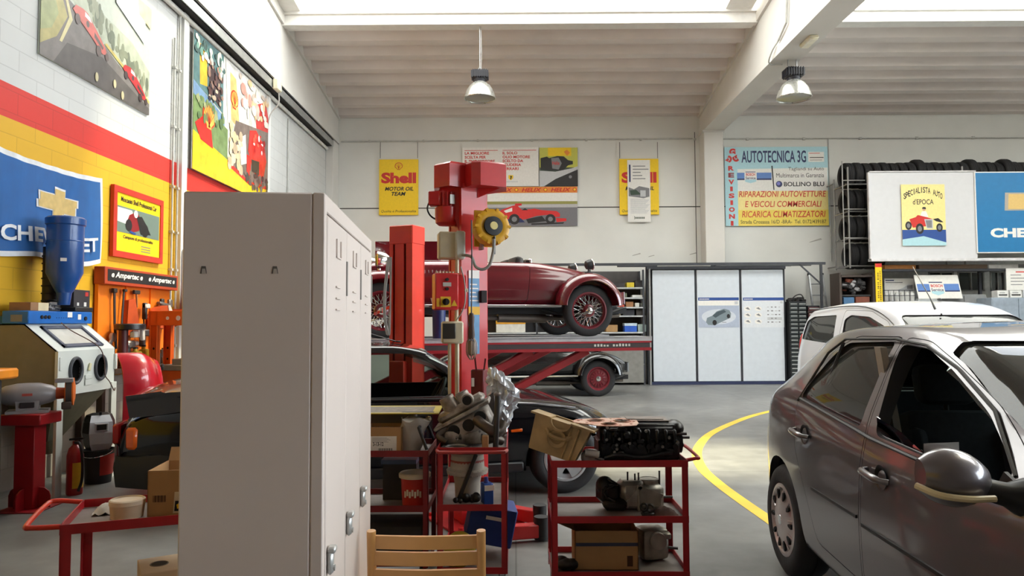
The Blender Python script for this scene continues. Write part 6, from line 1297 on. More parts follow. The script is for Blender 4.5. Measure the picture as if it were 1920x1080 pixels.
# ---- trolleys
cart_red = M('trolley_red_paint', (168, 20, 30), .42, var=.16, scale=7, coat=.15); tray_m = M('trolley_tray', (130, 122, 118), .6, var=.25, scale=8); cast_m = M('castor_black', (26, 26, 28), .6)
def trolley(label, loc, rz, w, d, zs, handle=None, h=.035, post=.032, red=None):
    red = red or cart_red; r = thing('tool_trolley', label, 'trolley', loc, rz, 'red workshop trolleys')
    for x in (0, w):
        for y in (0, d):
            sx, sy = (1 if x == 0 else -1), (1 if y == 0 else -1); b = MB(red); b.bb((x, y, .115), (x + sx * post, y + sy * .005, zs[-1]), None, .001); b.bb((x, y, .115), (x + sx * .005, y + sy * post, zs[-1]), None, .001); b.build('post', r, 0)
            b = MB(cast_m); cx, cy = x + sx * .03, y + sy * .03; b.cyl((cx - .012, cy + .02, .042), (cx + .012, cy + .02, .042), .042, None, None, 18); b.bb((cx - .02, cy - .02, .105), (cx + .02, cy + .035, .115)); b.bb((cx - .018, cy + .0, .04), (cx - .014, cy + .03, .106)); b.bb((cx + .014, cy, .04), (cx + .018, cy + .03, .106)); b.build('castor', r)
    for z in zs:
        b = MB(red); b.bb((0, -.001, z - h), (w, .004, z)); b.bb((0, d - .004, z - h), (w, d + .001, z)); b.bb((-.001, 0, z - h), (.004, d, z)); b.bb((w - .004, 0, z - h), (w + .001, d, z))
        b.bb((.003, .003, z - h), (w - .003, d - .003, z - h + .004), tray_m); b.build('shelf', r, 0)
    if handle: b = MB(handle[1]); b.tube(handle[0], .0095, None, 10); b.build('handle', r)
    return r
# right hand trolley
AX, AY, AW, AD = .183, 3.75, .705, .42; ZA = [.205, .485, .768]
trolley('red three shelf trolley with an engine block and tan sump, right of the other trolleys', (AX, AY, 0), 0, AW, AD, ZA,
        (crom([(AW, .05, ZA[2] - .01), (AW + .05, .05, ZA[2] + .0), (AW + .07, .07, ZA[2] + .002), (AW + .07, .35, ZA[2] + .012), (AW + .05, .37, ZA[2] + .01), (AW, .37, ZA[2] - .01)], 4), cart_red))
tz = lambda z: z - .030
def A3(px, py, Y): return at(px, py, Y)
# tan sump, tilted on its side
tan = M('tan_primer', (182, 154, 108), .55, var=.14, scale=9, dirt=(146, 122, 84))
b = MB(tan); q = A3(1049, 820, 3.88); X = T(*q) @ RY(17) @ RZ(-14); b.M = X
top = [(-.150, -.08), (.160, -.08), (.160, .08), (-.150, .08)]; bot = [(-.135, -.065), (.12, -.065), (.12, .065), (-.135, .065)]
lo = [Vector((x, y, -.085)) for x, y in bot]; hi = [Vector((x, y, .085)) for x, y in top]
b.loft([[Vector((x * .97, y * .97, -.095)) for x, y in bot], lo, [Vector((x * .975, y * .95, .08)) for x, y in top], [Vector((x * .975, y * .95, .09)) for x, y in top]], None, True)
b.bb((-.17, -.095, .088), (-.06, .095, .098)); b.bb((.05, -.095, .088), (.18, .095, .098)); b.bb((-.17, .07, .088), (.18, .095, .098))
for k in range(9): a0 = math.pi * k / 8; a1 = math.pi * (k + 1) / 8; b.bar((-.005 - .055 * math.cos(a0), -.085, .093 - .05 * math.sin(a0)), (-.005 - .055 * math.cos(min(math.pi, a1)), -.085, .093 - .05 * math.sin(min(math.pi, a1)) + .0005), .03, .012)
b.lathe([(.03, 0), (.045, .004), (.05, .01)], None, 20, T(0, -.083, -.0) @ RX(90)); b.tube(crom([(-.07, -.07, .03), (-.03, -.085, .005), (.03, -.085, .005), (.07, -.07, .03)], 4), .012, None, 8); b.cyl((.05, -.066, -.09), (.06, -.083, .08), .006, None, None, 6); b.cyl((.09, -.066, -.09), (.10, -.083, .08), .006, None, None, 6)
solo(b, 'oil_sump', 'tan painted engine sump lying tilted on the trolley beside the black engine block', 'car part', 'parts on the right trolley', (q.x, q.y, tz(ZA[2])), 30)
# engine block
blkm = M('oily_black_iron', (24, 23, 25), .38, .2, var=.5, scale=22, bump=.25); zt5 = tz(ZA[2]); x0, x1 = A3(1118, 830, 3.95).x, A3(1266, 830, 3.95).x
r = thing('engine_block', 'oily black engine block standing on the right trolley', 'engine', ((x0 + x1) / 2, 3.95, zt5)); w = (x1 - x0) / 2
b = MB(blkm); b.box((0, 0, .065), (2 * w, .24, .11), None, .015); b.box((0, .0, .14), (2 * w - .02, .20, .10), None, .012); b.box((.02, .0, .185), (2 * w - .06, .18, .03), None, .006)
random.seed(11)
for k in range(9): x = -w + .03 + k * (2 * w - .06) / 8; b.cyl((x, -.12, .09), (x, -.145, .09), .018, .014, None, 12); b.box((x, -.115, .14), (.018, .04, .07), None, .006); b.cyl((x, -.10, .17), (x, -.112, .155), .012, None, None, 10)
for k in range(14): b.box((random.uniform(-w + .05, w - .05), random.uniform(-.14, -.10), random.uniform(.05, .18)), (random.uniform(.02, .06), .04, random.uniform(.015, .05)), None, .008, RZ(random.uniform(-20, 20)))
b.ball((w - .01, -.02, .17), (.05, .09, .045)); b.cyl((w - .02, -.04, .10), (w + .02, -.04, .10), .06, None, None, 20); b.tube(crom([(-w + .03, -.13, .03), (-w + .1, -.15, .05), (0, -.15, .035), (w - .06, -.14, .06)], 4), .012, None, 8); b.build('casting', r)
b = MB(M('bright_bolt', (150, 146, 140), .3, .8))
for k in range(12): x = random.uniform(-w, w); z = random.uniform(.04, .19); b = MB(M('bright_bolt', (150, 146, 140), .3, .8)); b.cyl((x, -.13, z), (x, -.148, z), .008, None, None, 6); b.build('bolt', r)
b = MB(M('steel_stud', (96, 94, 94), .4, .8)); b.cyl((w, -.03, .12), (w + .07, -.03, .12), .008, None, None, 8); b.build('stud', r); b = MB(M('steel_stud', (96, 94, 94), .4, .8)); b.cyl((w, .06, .07), (w + .06, .06, .065), .009, None, None, 8); b.build('stud', r); b = MB(M('steel_stud', (96, 94, 94), .4, .8)); b.cyl((w - .02, -.09, .15), (w + .04, -.10, .15), .012, .008, None, 8); b.build('stud', r)
# copper gasket on the block
gk = M('copper_gasket', (196, 168, 150), .45, .5, var=.3, scale=18, dirt=(176, 96, 70)); b = MB(gk); q = A3(1137, 796, 3.92); zg2 = zt5 + .205
gx, gy = q.x, 3.90; outl = [(-.185, .02), (-.17, -.02), (-.10, -.06), (-.06, -.10), (.06, -.115), (.14, -.10), (.165, -.04), (.165, .05), (.10, .09), (-.02, .10), (-.03, .085), (-.10, .08), (-.16, .065)]
holes = [(-.055, .035, .045, .03), (.085, .02, .045, .045), (.005, -.055, .043, .035)]
def holed(b, outl, holes, h, X):
    bm = bmesh.new(); vs = [bm.verts.new((x, y, 0)) for x, y in outl]; es = [bm.edges.new((vs[i], vs[(i + 1) % len(vs)])) for i in range(len(vs))]
    for hx, hy, ra, rb in holes:
        hv = [bm.verts.new((hx + ra * math.cos(2 * math.pi * k / 20), hy + rb * math.sin(2 * math.pi * k / 20), 0)) for k in range(20)]; es += [bm.edges.new((hv[k], hv[(k + 1) % 20])) for k in range(20)]
    g = bmesh.ops.triangle_fill(bm, use_beauty=True, use_dissolve=False, edges=es); fc = [f for f in bm.faces]
    e = bmesh.ops.extrude_face_region(bm, geom=fc); bmesh.ops.translate(bm, vec=(0, 0, h), verts=[v for v in e['geom'] if isinstance(v, bmesh.types.BMVert)])
    bm.verts.index_update(); b.add([X @ v.co for v in bm.verts], [[v.index for v in f.verts] for f in bm.faces]); bm.free()
small = [(-.15, .03, .009, .008), (-.11, -.03, .008, .007), (-.13, .055, .007, .006), (-.02, -.09, .007, .006), (.06, -.09, .008, .007), (.12, -.065, .008, .008), (.145, .0, .007, .007), (.14, .04, .007, .007), (.03, .075, .007, .006), (.02, .0, .006, .006), (-.09, .005, .007, .006)]
holed(b, outl, holes + small, .004, T(gx, gy, zg2) @ RX(4))
for hx, hy, ra, rb in holes: b.tube([(gx + (hx + ra * math.cos(2 * math.pi * k / 24)), gy + hy + rb * math.sin(2 * math.pi * k / 24), zg2 + .005 + hy * .07) for k in range(24)], .003, None, 5, True)
solo(b, 'head_gasket', 'copper and silver head gasket with three big holes lying on the engine block', 'car part', 'parts on the right trolley', (gx, gy, zg2))
q = A3(1206, 786, 4.02); b = MB(M('dull_plate', (132, 122, 116), .5, .3, var=.2)); b.box((q.x, 4.0, zt5 + .208), (.25, .15, .008), None, .003, RZ(-4)); b.box((q.x, 4.0, zt5 + .2145), (.20, .11, .004), None, .002, RZ(-4)); solo(b, 'cover_plate', 'flat dull metal plate lying at the back of the engine block', 'car part', 'parts on the right trolley', (q.x, 4.0, zt5 + .204))
b = MB(M('pale_casting', (176, 172, 168), .45, .4, var=.2, scale=16)); q = A3(1109, 842, 3.80); q.y = 3.85; b.box((q.x, q.y, zt5 + .03), (.10, .07, .055), None, .015); b.cyl((q.x - .03, q.y - .04, zt5 + .06), (q.x + .04, q.y - .055, zt5 + .05), .02, None, None, 14); b.cyl((q.x + .02, q.y - .05, zt5 + .035), (q.x + .06, q.y - .08, zt5 + .03), .007, None, M('dark_steel', (70, 72, 78), .5, .3), 8); b.ring((q.x, q.y, zt5 + .06), .03, .008)
solo(b, 'carburettor', 'small pale metal carburettor wedged between the tan sump and the engine block', 'car part', 'parts on the right trolley', (q.x, q.y, zt5 + .002))
# gearbox casing on the middle shelf
alu = M('cast_aluminium', (168, 164, 154), .42, .55, var=.25, scale=14, bump=.1); zm = tz(ZA[1]); xa, xb = A3(1122, 900, 4.05).x, A3(1242, 900, 4.05).x; w = (xb - xa) / 2
r = thing('gearbox_casing', 'dull silver gearbox casing with upright studs on the middle shelf', 'car part', ((xa + xb) / 2, 4.05, zm), 0, 'parts on the right trolley')
b = MB(alu); b.box((.06, 0, .07), (1.25 * w, .16, .13), None, .02); b.cyl((.10, 0, .0), (.10, 0, .155), .062, .058, None, 28); b.lathe([(.058, .155), (.05, .158), (.045, .145), (.045, .05), (0, .05)], None, 28, T(.10, 0, 0)); b.box((-.0, -.02, .10), (.14, .12, .11), None, .02, RZ(10)); b.bar((-.04, -.085, .02), (.05, -.085, .14), .012, .02); b.bar((.02, -.085, .13), (.16, -.085, .08), .012, .02); b.box((.03, -.08, .06), (.012, .03, .12), None, .003); b.build('casing', r)
b = MB(M('greasy_dark', (46, 42, 40), .45, .3, var=.4, scale=20)); b.box((-w + .05, -.02, .09), (.12, .12, .12), None, .03, RZ(20)); b.box((-w + .08, -.06, .035), (.13, .10, .06), None, .02); b.ball((-w + .03, -.04, .13), .05)
for k in range(8): b.box((-w + .04 + .03 * math.cos(k), -.09, .05 + .016 * k), (.05, .03, .014), None, .005, RY(30 * k))
b.build('flange', r); b = MB(M('steel_stud', (96, 94, 94), .4, .8))
for x, h in ((-.02, .20), (0.02, .19), (.04, .195), (.155, .205)): b = MB(M('steel_stud', (96, 94, 94), .4, .8)); b.cyl((x, -.03, .10), (x, -.03, h), .005, None, None, 8); b.build('stud', r)
b = MB(M('steel_stud', (96, 94, 94), .4, .8)); b.cyl((w - .06, -.02, .06), (w + .05, -.02, .06), .007, None, None, 8); b.build('stud', r)
b = MB(M('greasy_dark', (46, 42, 40), .45, .3, var=.4, scale=20)); q = A3(1212, 952, 3.85)
for dx, dz in ((0, .02), (.02, .045), (-.012, .05)): b.ring((q.x + dx, q.y, zm + dz), .018, .006, None, RX(70 + 30 * dx))
b.box((q.x + .01, q.y + .01, zm + .012), (.07, .05, .02), None, .006); solo(b, 'hose_clamps', 'small heap of dark hose clamps on the middle shelf', 'clutter', 'parts on the right trolley', (q.x, q.y, zm))
b = MB(M('brown_rag', (74, 50, 44), .95, var=.3)); q = A3(1245, 955, 3.86); vs = []
for i in range(9):
    for j in range(7): vs.append((q.x - .07 + i * .0175, q.y - .06 + j * .02, zm + .004 + .045 * max(0, 1 - ((i - 4) / 4.2) ** 2) * max(0, 1 - ((j - 3) / 3.2) ** 2) + .008 * math.sin(i * 2.1 + j * 1.7)))
b.add(vs, [[i * 7 + j, i * 7 + 7 + j, i * 7 + 8 + j, i * 7 + j + 1] for i in range(8) for j in range(6)]); solo(b, 'rag', 'crumpled brown rag at the right end of the middle shelf', 'cloth', None, (q.x, q.y, zm), 60)
# bottom shelf
zb2 = tz(ZA[0]); xa, xb = A3(1078, 1030, 3.86).x, A3(1197, 1030, 3.86).x; w = (xb - xa) / 2
r = thing('cardboard_box', 'brown cardboard box with a dark blue band on the trolley bottom shelf', 'box', ((xa + xb) / 2, 3.97, zb2)); b = MB(card); hh = .205
for q in ((-w, -.11, w, -.106), (-w, .106, w, .11), (-w, -.11, -w + .004, .11), (w - .004, -.11, w, .11)): b.bb((q[0], q[1], 0), (q[2], q[3], hh))
b.bb((-w, -.11, 0), (w, .11, .004)); b.build('carton', r, 0)
b = MB(card); b.add([(-w, -.10, hh), (-w, .10, hh), (-w - .09, .09, hh + .035), (-w - .09, -.09, hh + .035)], [[0, 1, 2, 3]]); b.add([(-w, .108, hh), (w, .108, hh), (w - .02, .09, hh + .06), (-w + .02, .09, hh + .06)], [[0, 1, 2, 3]]); b.build('flap', r, 0)
b = MB(M('band_blue', (52, 58, 84), .6)); b.bb((-w + .005, -.1115, .125), (w - .002, -.1105, .143)); b.build('band', r, 0); b = MB(M('carton_print', (80, 54, 38), .8)); b.M = frame((0, -.1108, 0), (1, 0, 0), (0, 0, 1), (0, -1, 0)); b.rect(w - .06, .02, w - .03, .075, None, .0005); b.build('print', r, 0)
b = MB(M('greasy_dark', (46, 42, 40), .45, .3, var=.4, scale=20)); q = A3(1060, 1050, 3.87); b.ball((q.x, q.y, zb2 + .03), (.05, .05, .03)); b.ball((q.x - .02, q.y + .02, zb2 + .035), (.04, .04, .033)); b.ball((q.x + .035, q.y, zb2 + .03), (.035, .035, .03)); solo(b, 'rubber_boots', 'dark lump of rubber gaiters left of the cardboard box on the bottom shelf', 'clutter', None, (q.x, q.y, zb2))
b = MB(alu); xq = A3(1222, 1000, 4.04).x; b.box((xq, 4.05, zb2 + .09), (.16, .14, .17), None, .03, RZ(15), 2); b.cyl((xq + .02, 3.98, zb2 + .12), (xq + .02, 3.95, zb2 + .12), .045, None, None, 20); b.cyl((xq + .05, 4.02, zb2 + .07), (xq + .135, 4.0, zb2 + .07), .008, None, M('steel_stud', (96, 94, 94), .4, .8), 8); b.box((xq + .07, 4.0, zb2 + .14), (.05, .05, .03), None, .006)
solo(b, 'pump_casting', 'dull metal casting with a stud right of the cardboard box on the bottom shelf', 'car part', 'parts on the right trolley', (xq, 4.05, zb2))
# ---- narrow middle trolley, seen end on
BX, BY, BW, BD = -.432, 4.0, .385, .70; ZB = [.145, .485, .795]
trolley('narrow red trolley seen end on with engine parts heaped on top, beside the lift post', (BX, BY, 0), 0, BW, BD, ZB, (crom([(.0, -.0, ZB[2] - .015), (.01, -.05, ZB[2] - .015), (.05, -.07, ZB[2] - .015), (BW - .05, -.07, ZB[2] - .015), (BW - .01, -.05, ZB[2] - .015), (BW, 0, ZB[2] - .015)], 4), M('trolley_handle_worn', (176, 60, 60), .35, .1)))
zt6 = tz(ZB[2])
greyal = M('grimy_aluminium', (168, 160, 150), .45, .3, var=.3, scale=15, dirt=(96, 86, 78), bump=.06)
r = thing('cylinder_head', 'grimy grey cylinder head and manifold heaped on the narrow trolley', 'engine', (-.24, 4.29, zt6 + .006))
b = MB(greyal); b.M = RY(-28); b.box((.0, 0, .12), (.34, .22, .11), None, .02); b.box((.02, -.0, .185), (.36, .24, .022), None, .005); b.box((.03, .0, .22), (.30, .16, .06), None, .02); b.cyl((-.02, -.03, .22), (-.02, -.03, .32), .05, .045, None, 22); b.cyl((.07, -.02, .22), (.07, -.02, .30), .045, .04, None, 22); b.cyl((.09, -.08, .25), (.09, -.12, .25), .04, .035, None, 20)
b.M = Matrix(); b.box((-.06, -.03, .048), (.26, .16, .09), None, .03, RZ(12), 2); b.build('casting', r)
for p0, p1, rr in [((x, -.03, z), (x, -.03, z + .002), .036) for x, z in ((-.02, .324), (.07, .304))] + [((x, -.108, z), (x, -.115, z), .035) for x, z in ((-.06, .13), (.03, .12), (.11, .13))] + [((.09, -.118, .25), (.09, -.123, .25), .027)]:
    b = MB(M('port_black', (14, 13, 14), .7)); b.M = RY(-28); b.cyl(p0, p1, rr, None, None, 20); b.build('port', r)
b = MB(M('greasy_pipe', (84, 74, 66), .4, .5, var=.3, scale=18)); b.tube(crom([(.02, -.12, .15), (.08, -.20, .12), (.14, -.18, .09), (.17, -.14, .14)], 5), .03, None, 12); b.build('manifold_pipe', r); b = MB(b.mats[0]); b.tube(crom([(-.16, -.1, .1), (-.2, -.13, .06), (-.15, -.15, .03)], 4), .018, None, 10); b.build('manifold_pipe', r); b = MB(b.mats[0]); b.tube(crom([(.06, -.13, .03), (.11, -.16, .05), (.16, -.12, .03)], 4), .025, None, 10); b.build('manifold_pipe', r)
b = MB(M('steel_stud', (96, 94, 94), .4, .8)); random.seed(4)
for k in range(10): a = random.uniform(-.14, .14); b = MB(M('steel_stud', (96, 94, 94), .4, .8)); b.cyl((a, -.10, random.uniform(.03, .1)), (a, -.14, random.uniform(.03, .1)), .007, None, None, 6); b.build('bolt', r)
b = MB(M('black_filter', (36, 35, 36), .5)); q = A3(855, 830, 4.07); b.lathe([(.0, .012), (.05, .012), (.058, .02), (.08, .02), (.088, .012), (.088, 0), (0, 0)], None, 36, T(q.x, 4.095, zt6 + .002)); b.lathe([(.062, .0205), (.056, .0225), (.052, .013)], M('grey_ring', (150, 148, 144), .4, .4), 36, T(q.x, 4.095, zt6 + .002)); solo(b, 'filter_lid', 'round black filter lid at the front edge of the narrow trolley', 'car part', None, (q.x, 4.095, zt6 + .002))
b = MB(M('pine_block', (178, 140, 100), .7)); q = A3(910, 822, 4.06); b.box((q.x, q.y, zt6 + .045), (.036, .05, .085), None, .003); solo(b, 'wood_block', 'small pale wood block standing at the front of the narrow trolley', 'wood', None, (q.x, q.y, zt6 + .002))
b = MB(M('dark_tube', (44, 42, 44), .4)); p0, p1 = A3(929, 832, 4.07), A3(933, 742, 4.09); b.cyl((p0.x, p0.y, zt6 + .002), p1, .016, None, None, 14); b.lathe([(.018, 0), (.022, .01), (.014, .02), (.008, .012)], M('dull_plate', (132, 122, 116), .5, .3), 16, T(*p1)); solo(b, 'strut', 'dark tube standing upright between the cylinder head and the plastic sheet', 'car part', None, (p0.x, p0.y, zt6))
b = MB(M('grey_panel', (86, 84, 86), .45, .3)); p = [A3(880, 770, 4.52), A3(925, 735, 4.52), A3(935, 826, 4.47), A3(905, 828, 4.47)]; b.add([tuple(v) for v in p] + [(v.x, v.y + .012, v.z) for v in p], [[0, 1, 2, 3], [7, 6, 5, 4], [0, 1, 5, 4], [1, 2, 6, 5], [2, 3, 7, 6], [3, 0, 4, 7]]); solo(b, 'sheet_panel', 'grey metal sheet leaning behind the dark upright tube', 'car part', None, (p[3].x, 4.47, zt6), 0)
# crumpled clear plastic
plm = M('clear_plastic_film', (214, 218, 224), .14, .25, var=.2, scale=9, spec=.9, trans=.15); b = MB(plm); random.seed(9)
rings = []; prof = [(930, 822, .03), (938, 800, .055), (940, 770, .075), (944, 745, .085), (940, 722, .075), (930, 705, .05), (922, 692, .025)]; ph = [random.uniform(0, 6) for _ in range(6)]
for i, (px, py, rr) in enumerate(crom([(p[0], p[1], p[2] * 1000) for p in prof], 4)):
    rr /= 1000; c = A3(px, py, 4.60); ring = []
    for j in range(30):
        a = 2 * math.pi * j / 30; f = 1 + .20 * math.sin(3 * a + ph[0] + i * .5) + .10 * math.sin(7 * a + ph[1] - i * .9) + .20 * random.uniform(-1, 1)
        ring.append(c + Vector((rr * f * math.cos(a), rr * .8 * f * math.sin(a), .014 * math.sin(5 * a + i))))
    rings.append(ring)
b.loft(rings); solo(b, 'plastic_sheet', 'crumpled clear plastic sheet bundled on the back of the narrow trolley', 'plastic sheet', None, (A3(930, 830, 4.60).x, 4.60, zt6), 0)
# middle shelf of the narrow trolley
zm2 = tz(ZB[1]); wp = M('dirty_white_plastic', (186, 178, 166), .5, var=.2, scale=10); q = A3(876, 900, 4.22)
r = thing('funnel_bucket', 'dirty white plastic funnel bucket on the middle shelf of the narrow trolley', 'bucket', (q.x, 4.24, zm2)); b = MB(wp); b.lathe([(.0, .0), (.07, .0), (.075, .10), (.082, .14), (.118, .155), (.122, .175), (.10, .185), (.095, .26), (.11, .275), (.09, .28), (.085, .19), (0, .185)], None, 36)
for k in range(20): b.M = RZ(18 * k); b.box((.112, 0, .165), (.012, .006, .03))
b.build('tub', r); b = MB(M('faded_red', (166, 84, 74), .6)); b.lathe([(.0975, .22), (.098, .235)], None, 30); b.build('band', r)
r = thing('small_blue_box', 'small blue and white carton at the right of the narrow trolley middle shelf', 'box', (A3(913, 930, 4.12).x, 4.14, zm2)); b = MB(M('carton_blue', (38, 84, 176), .5)); b.box((0, 0, .06), (.055, .07, .115), None, .003, RZ(20)); b.build('carton', r); b = MB(wht); b.box((0.004, -.002, .095), (.058, .072, .03), None, 0, RZ(20)); b.cyl((-.005, 0, .118), (-.005, 0, .15), .014, .01, M('cap_blue', (40, 60, 150), .4), 12); b.build('lid', r)
b = MB(M('dark_bar', (38, 34, 34), .5)); p0, p1 = A3(858, 938, 4.1), A3(893, 852, 4.12); b.bar((p0.x, p0.y, zm2 + .02), p1, .022, .022, None, .004); solo(b, 'jack_handle', 'dark bar leaning across the white bucket on the narrow trolley', 'tool', None, (p0.x, p0.y, zm2))
b = MB(M('greasy_dark', (46, 42, 40), .45, .3, var=.4, scale=20)); random.seed(2); q = A3(880, 935, 4.1)
for k in range(16): b.ball((q.x + random.uniform(-.08, .05), 4.11 + random.uniform(-.03, .04), zm2 + .02 + random.uniform(0, .03)), random.uniform(.012, .025), None, 8, 6)
o = solo(b, 'greasy_parts', 'heap of greasy small parts on the middle shelf of the narrow trolley', 'clutter', None, (q.x, 4.11, zm2)); o['kind'] = 'stuff'
# bottom of the narrow trolley
zl = tz(ZB[0]); bl2 = M('carton_deep_blue', (28, 58, 138), .5, var=.15, scale=4)
b = MB(bl2); p = A3(925, 1010, 4.28); b.box((p.x - .02, 4.34, zl + .192), (.27, .24, .22), None, .006, RY(12) @ RZ(6)); b.box((p.x + .02, 4.207, zl + .235), (.12, .004, .02), wht, 0, RY(12) @ RZ(6)); solo(b, 'blue_carton', 'large blue carton tilted on the bottom shelf of the narrow trolley', 'box', None, (p.x, 4.3, zl))
b = MB(M('bag_yellow', (204, 178, 60), .6)); p = A3(862, 972, 4.10); b.ball((p.x, 4.09, zl + .101), (.09, .06, .10)); b.ball((p.x - .035, 4.10, zl + .061), (.06, .05, .06)); solo(b, 'yellow_bag', 'yellow bag on the bottom shelf of the narrow trolley', 'bag', None, (p.x, 4.12, zl))
# ---- left trolley behind the locker
CX, CY, CW, CD = -1.45, 4.08, .96, .42; ZC = [.16, .46, .765]; cdr = M('trolley_dark_red', (120, 18, 26), .45, var=.2, scale=7)
r = trolley('dark red trolley half hidden behind the locker, with a red bucket on it', (CX, CY, 0), 0, CW, CD, ZC, ([(CW - .012, .03, ZC[2]), (CW - .06, .05, ZC[2] + .12), (CW - .06, .37, ZC[2] + .12), (CW - .012, .39, ZC[2])], M('black_metal', (36, 34, 36), .5)), .035, .03, cdr)
zt7, zm7 = tz(ZC[2]), tz(ZC[1])
r = thing('cardboard_box', 'open cardboard box with a white shipping label beside the locker', 'box', (A3(722, 835, 4.2).x, 4.24, zt7)); b = MB(card); w = .105; hh = .15
for q in ((-w, -.09, w, -.086), (-w, .086, w, .09), (-w, -.09, -w + .004, .09), (w - .004, -.09, w, .09)): b.bb((q[0], q[1], 0), (q[2], q[3], hh))
b.bb((-w, -.09, 0), (w, .09, .004)); b.build('carton', r, 0); b = MB(wht); b.M = frame((0, -.0905, 0), (1, 0, 0), (0, 0, 1), (0, -1, 0)); b.bb((-.075, .008, 0), (.075, .10, .001)); b.text('3-13-12', -.06, .045, .06, .022, blk, .0015, .02)
for i in range(5): b.rect(-.065, .09 - i * .006, .02 + .01 * (i % 3), .092 - i * .006, gry, .0015)
for i in range(18): b.rect(-.03 + i * .0045, .014, -.03 + i * .0045 + .0012 * (1 + i % 3), .032, blk, .0015)
b.build('shipping_label', r, 0)
b = MB(M('brown_bottle', (120, 80, 50), .5));
for k in range(5): b.cyl((-.07 + .035 * k, .0, .01), (-.07 + .035 * k, .0, .14), .016, None, None, 10)
b.build('contents', r)
b = MB(M('frosted_bag', (206, 200, 192), .35, 0, var=.1, trans=.35)); rings = []; q = A3(768, 836, 4.2); random.seed(21)
for i in range(9):
    t = i / 8; rr = .055 + .03 * t; rings.append([Vector((q.x + rr * (1 + .12 * math.sin(3 * a + i)) * math.cos(a) + .03 * t, 4.22 + .7 * rr * (1 + .1 * math.sin(5 * a + i)) * math.sin(a), zt7 + .003 + .185 * t + .015 * t * math.sin(4 * a))) for a in [2 * math.pi * j / 24 for j in range(24)]])
b.loft(rings, None, True); solo(b, 'plastic_bag', 'milky plastic bag standing right of the cardboard box by the locker', 'bag', None, (q.x, 4.22, zt7), 25)
b = MB(M('card_yellow_black', (196, 176, 60), .5, var=.1)); q = A3(762, 768, 4.3); b.M = T(q.x, 4.33, q.z - .01) @ RX(5); b.bb((-.28, -.10, 0), (.20, .12, .006)); b.rect(-.25, -.08, .16, .09, M('card_pattern', (120, 110, 96), .5, var=.4, scale=30), .0065); b.rect(-.02, -.085, .17, -.06, blk, .007)
solo(b, 'picture_card', 'large yellow edged printed card lying over the boxes beside the locker', 'card', None, (q.x, 4.33, q.z - .01))
b = MB(M('oily_can', (90, 86, 84), .5)); q2 = (A3(700, 800, 4.36).x, 4.36); b.bb((q2[0] - .1, 4.375, zt7), (q2[0] + .25, 4.47, q.z - .024), None, .01); solo(b, 'metal_case', 'dull grey case under the yellow edged card', 'box', None, (q2[0], 4.42, zt7))
r = thing('paint_bucket', 'red printed plastic bucket with a pale lid on the dark red trolley', 'bucket', (A3(776, 940, 4.2).x, 4.24, zm7)); b = MB(M('bucket_red', (186, 44, 36), .4, var=.1)); b.lathe([(0, 0), (.072, 0), (.082, .17), (0, .17)], None, 32); b.build('pail', r); b = MB(M('lid_cream', (214, 200, 176), .5)); b.lathe([(.083, .155), (.092, .158), (.093, .178), (.085, .185), (.08, .179), (0, .178)], None, 32); b.build('lid', r)
b = MB(M('bucket_print', (232, 220, 200), .5)); 
for k in range(7): a = math.radians(-125 + k * 11); rr = .0795; b.box((rr * math.cos(a), rr * math.sin(a), .07 + .01 * (k % 2)), (.004, .011, .035), None, 0, RZ(math.degrees(a)))
b.build('print', r)
b = MB(M('flat_blue_case', (70, 92, 130), .4)); q = A3(742, 875, 4.2); b.bb((q.x - .10, 4.34, zm7), (q.x + .10, 4.46, zm7 + .21), M('dark_clutter', (52, 50, 52), .7)); b.bb((q.x - .11, 4.335, zm7 + .21), (q.x + .10, 4.46, zm7 + .235)); solo(b, 'blue_case', 'dark case with a pale blue lid behind the red bucket', 'box', None, (q.x, 4.38, zm7))
b = MB(dkm); q = A3(725, 1000, 4.2); b.bb((q.x - .2, 4.2, tz(ZC[0])), (q.x + .22, 4.42, tz(ZC[0]) + .2), None, .02); solo(b, 'tool_case', 'black tool case on the bottom shelf of the dark red trolley', 'case', None, (q.x, 4.3, tz(ZC[0])))
# ---- trolley at the left foreground
fl_, bl_ = fl(112, 985, .77), fl(160, 937, .77); e_ = fl(338, 965, .77); u = (e_ - fl_); ang = math.degrees(math.atan2(u.y, u.x)); DD = .40
D = trolley('red trolley at the left foreground with an orange lit push handle', (fl_.x, fl_.y, 0), ang, .60, DD, [.44, .77], (crom([(0, .02, .76), (-.09, .03, .762), (-.115, .06, .765), (-.115, DD - .08, .775), (-.09, DD - .03, .78), (0, DD - .02, .765)], 4), M('handle_red_lit_orange', (206, 52, 30), .35)), .035, .036)  # orange light on the handle is put into its colour
MD = Matrix.Translation((fl_.x, fl_.y, 0)) @ RZ(ang)
def onD(x, y, z): return MD @ Vector((x, y, z))
zd = tz(.77)
r = thing('cardboard_box', 'open cardboard box with a paper tag on the left foreground trolley', 'box', onD(.425, .21, zd), ang - 14); b = MB(card); w, dd, hh = .14, .11, .175
for q in ((-w, -dd, w, -dd + .004), (-w, dd - .004, w, dd), (-w, -dd, -w + .004, dd), (w - .004, -dd, w, dd)): b.bb((q[0], q[1], 0), (q[2], q[3], hh))
b.bb((-w, -dd, 0), (w, dd, .004)); b.add([(-w, dd, hh), (w, dd, hh), (w, dd + .03, hh + .05), (-w, dd + .03, hh + .05)], [[0, 1, 2, 3]]); b.build('carton', r, 0)
b = MB(M('carton_print', (80, 54, 38), .8)); b.M = frame((0, -dd - .0008, 0), (1, 0, 0), (0, 0, 1), (0, -1, 0)); b.text('UFI', .03, .10, .05, .022, None, 0, .04)
for i in range(12): b.rect(-.12 + i * .004, .055, -.12 + i * .004 + .0012 * (1 + i % 3), .08, None, 0)
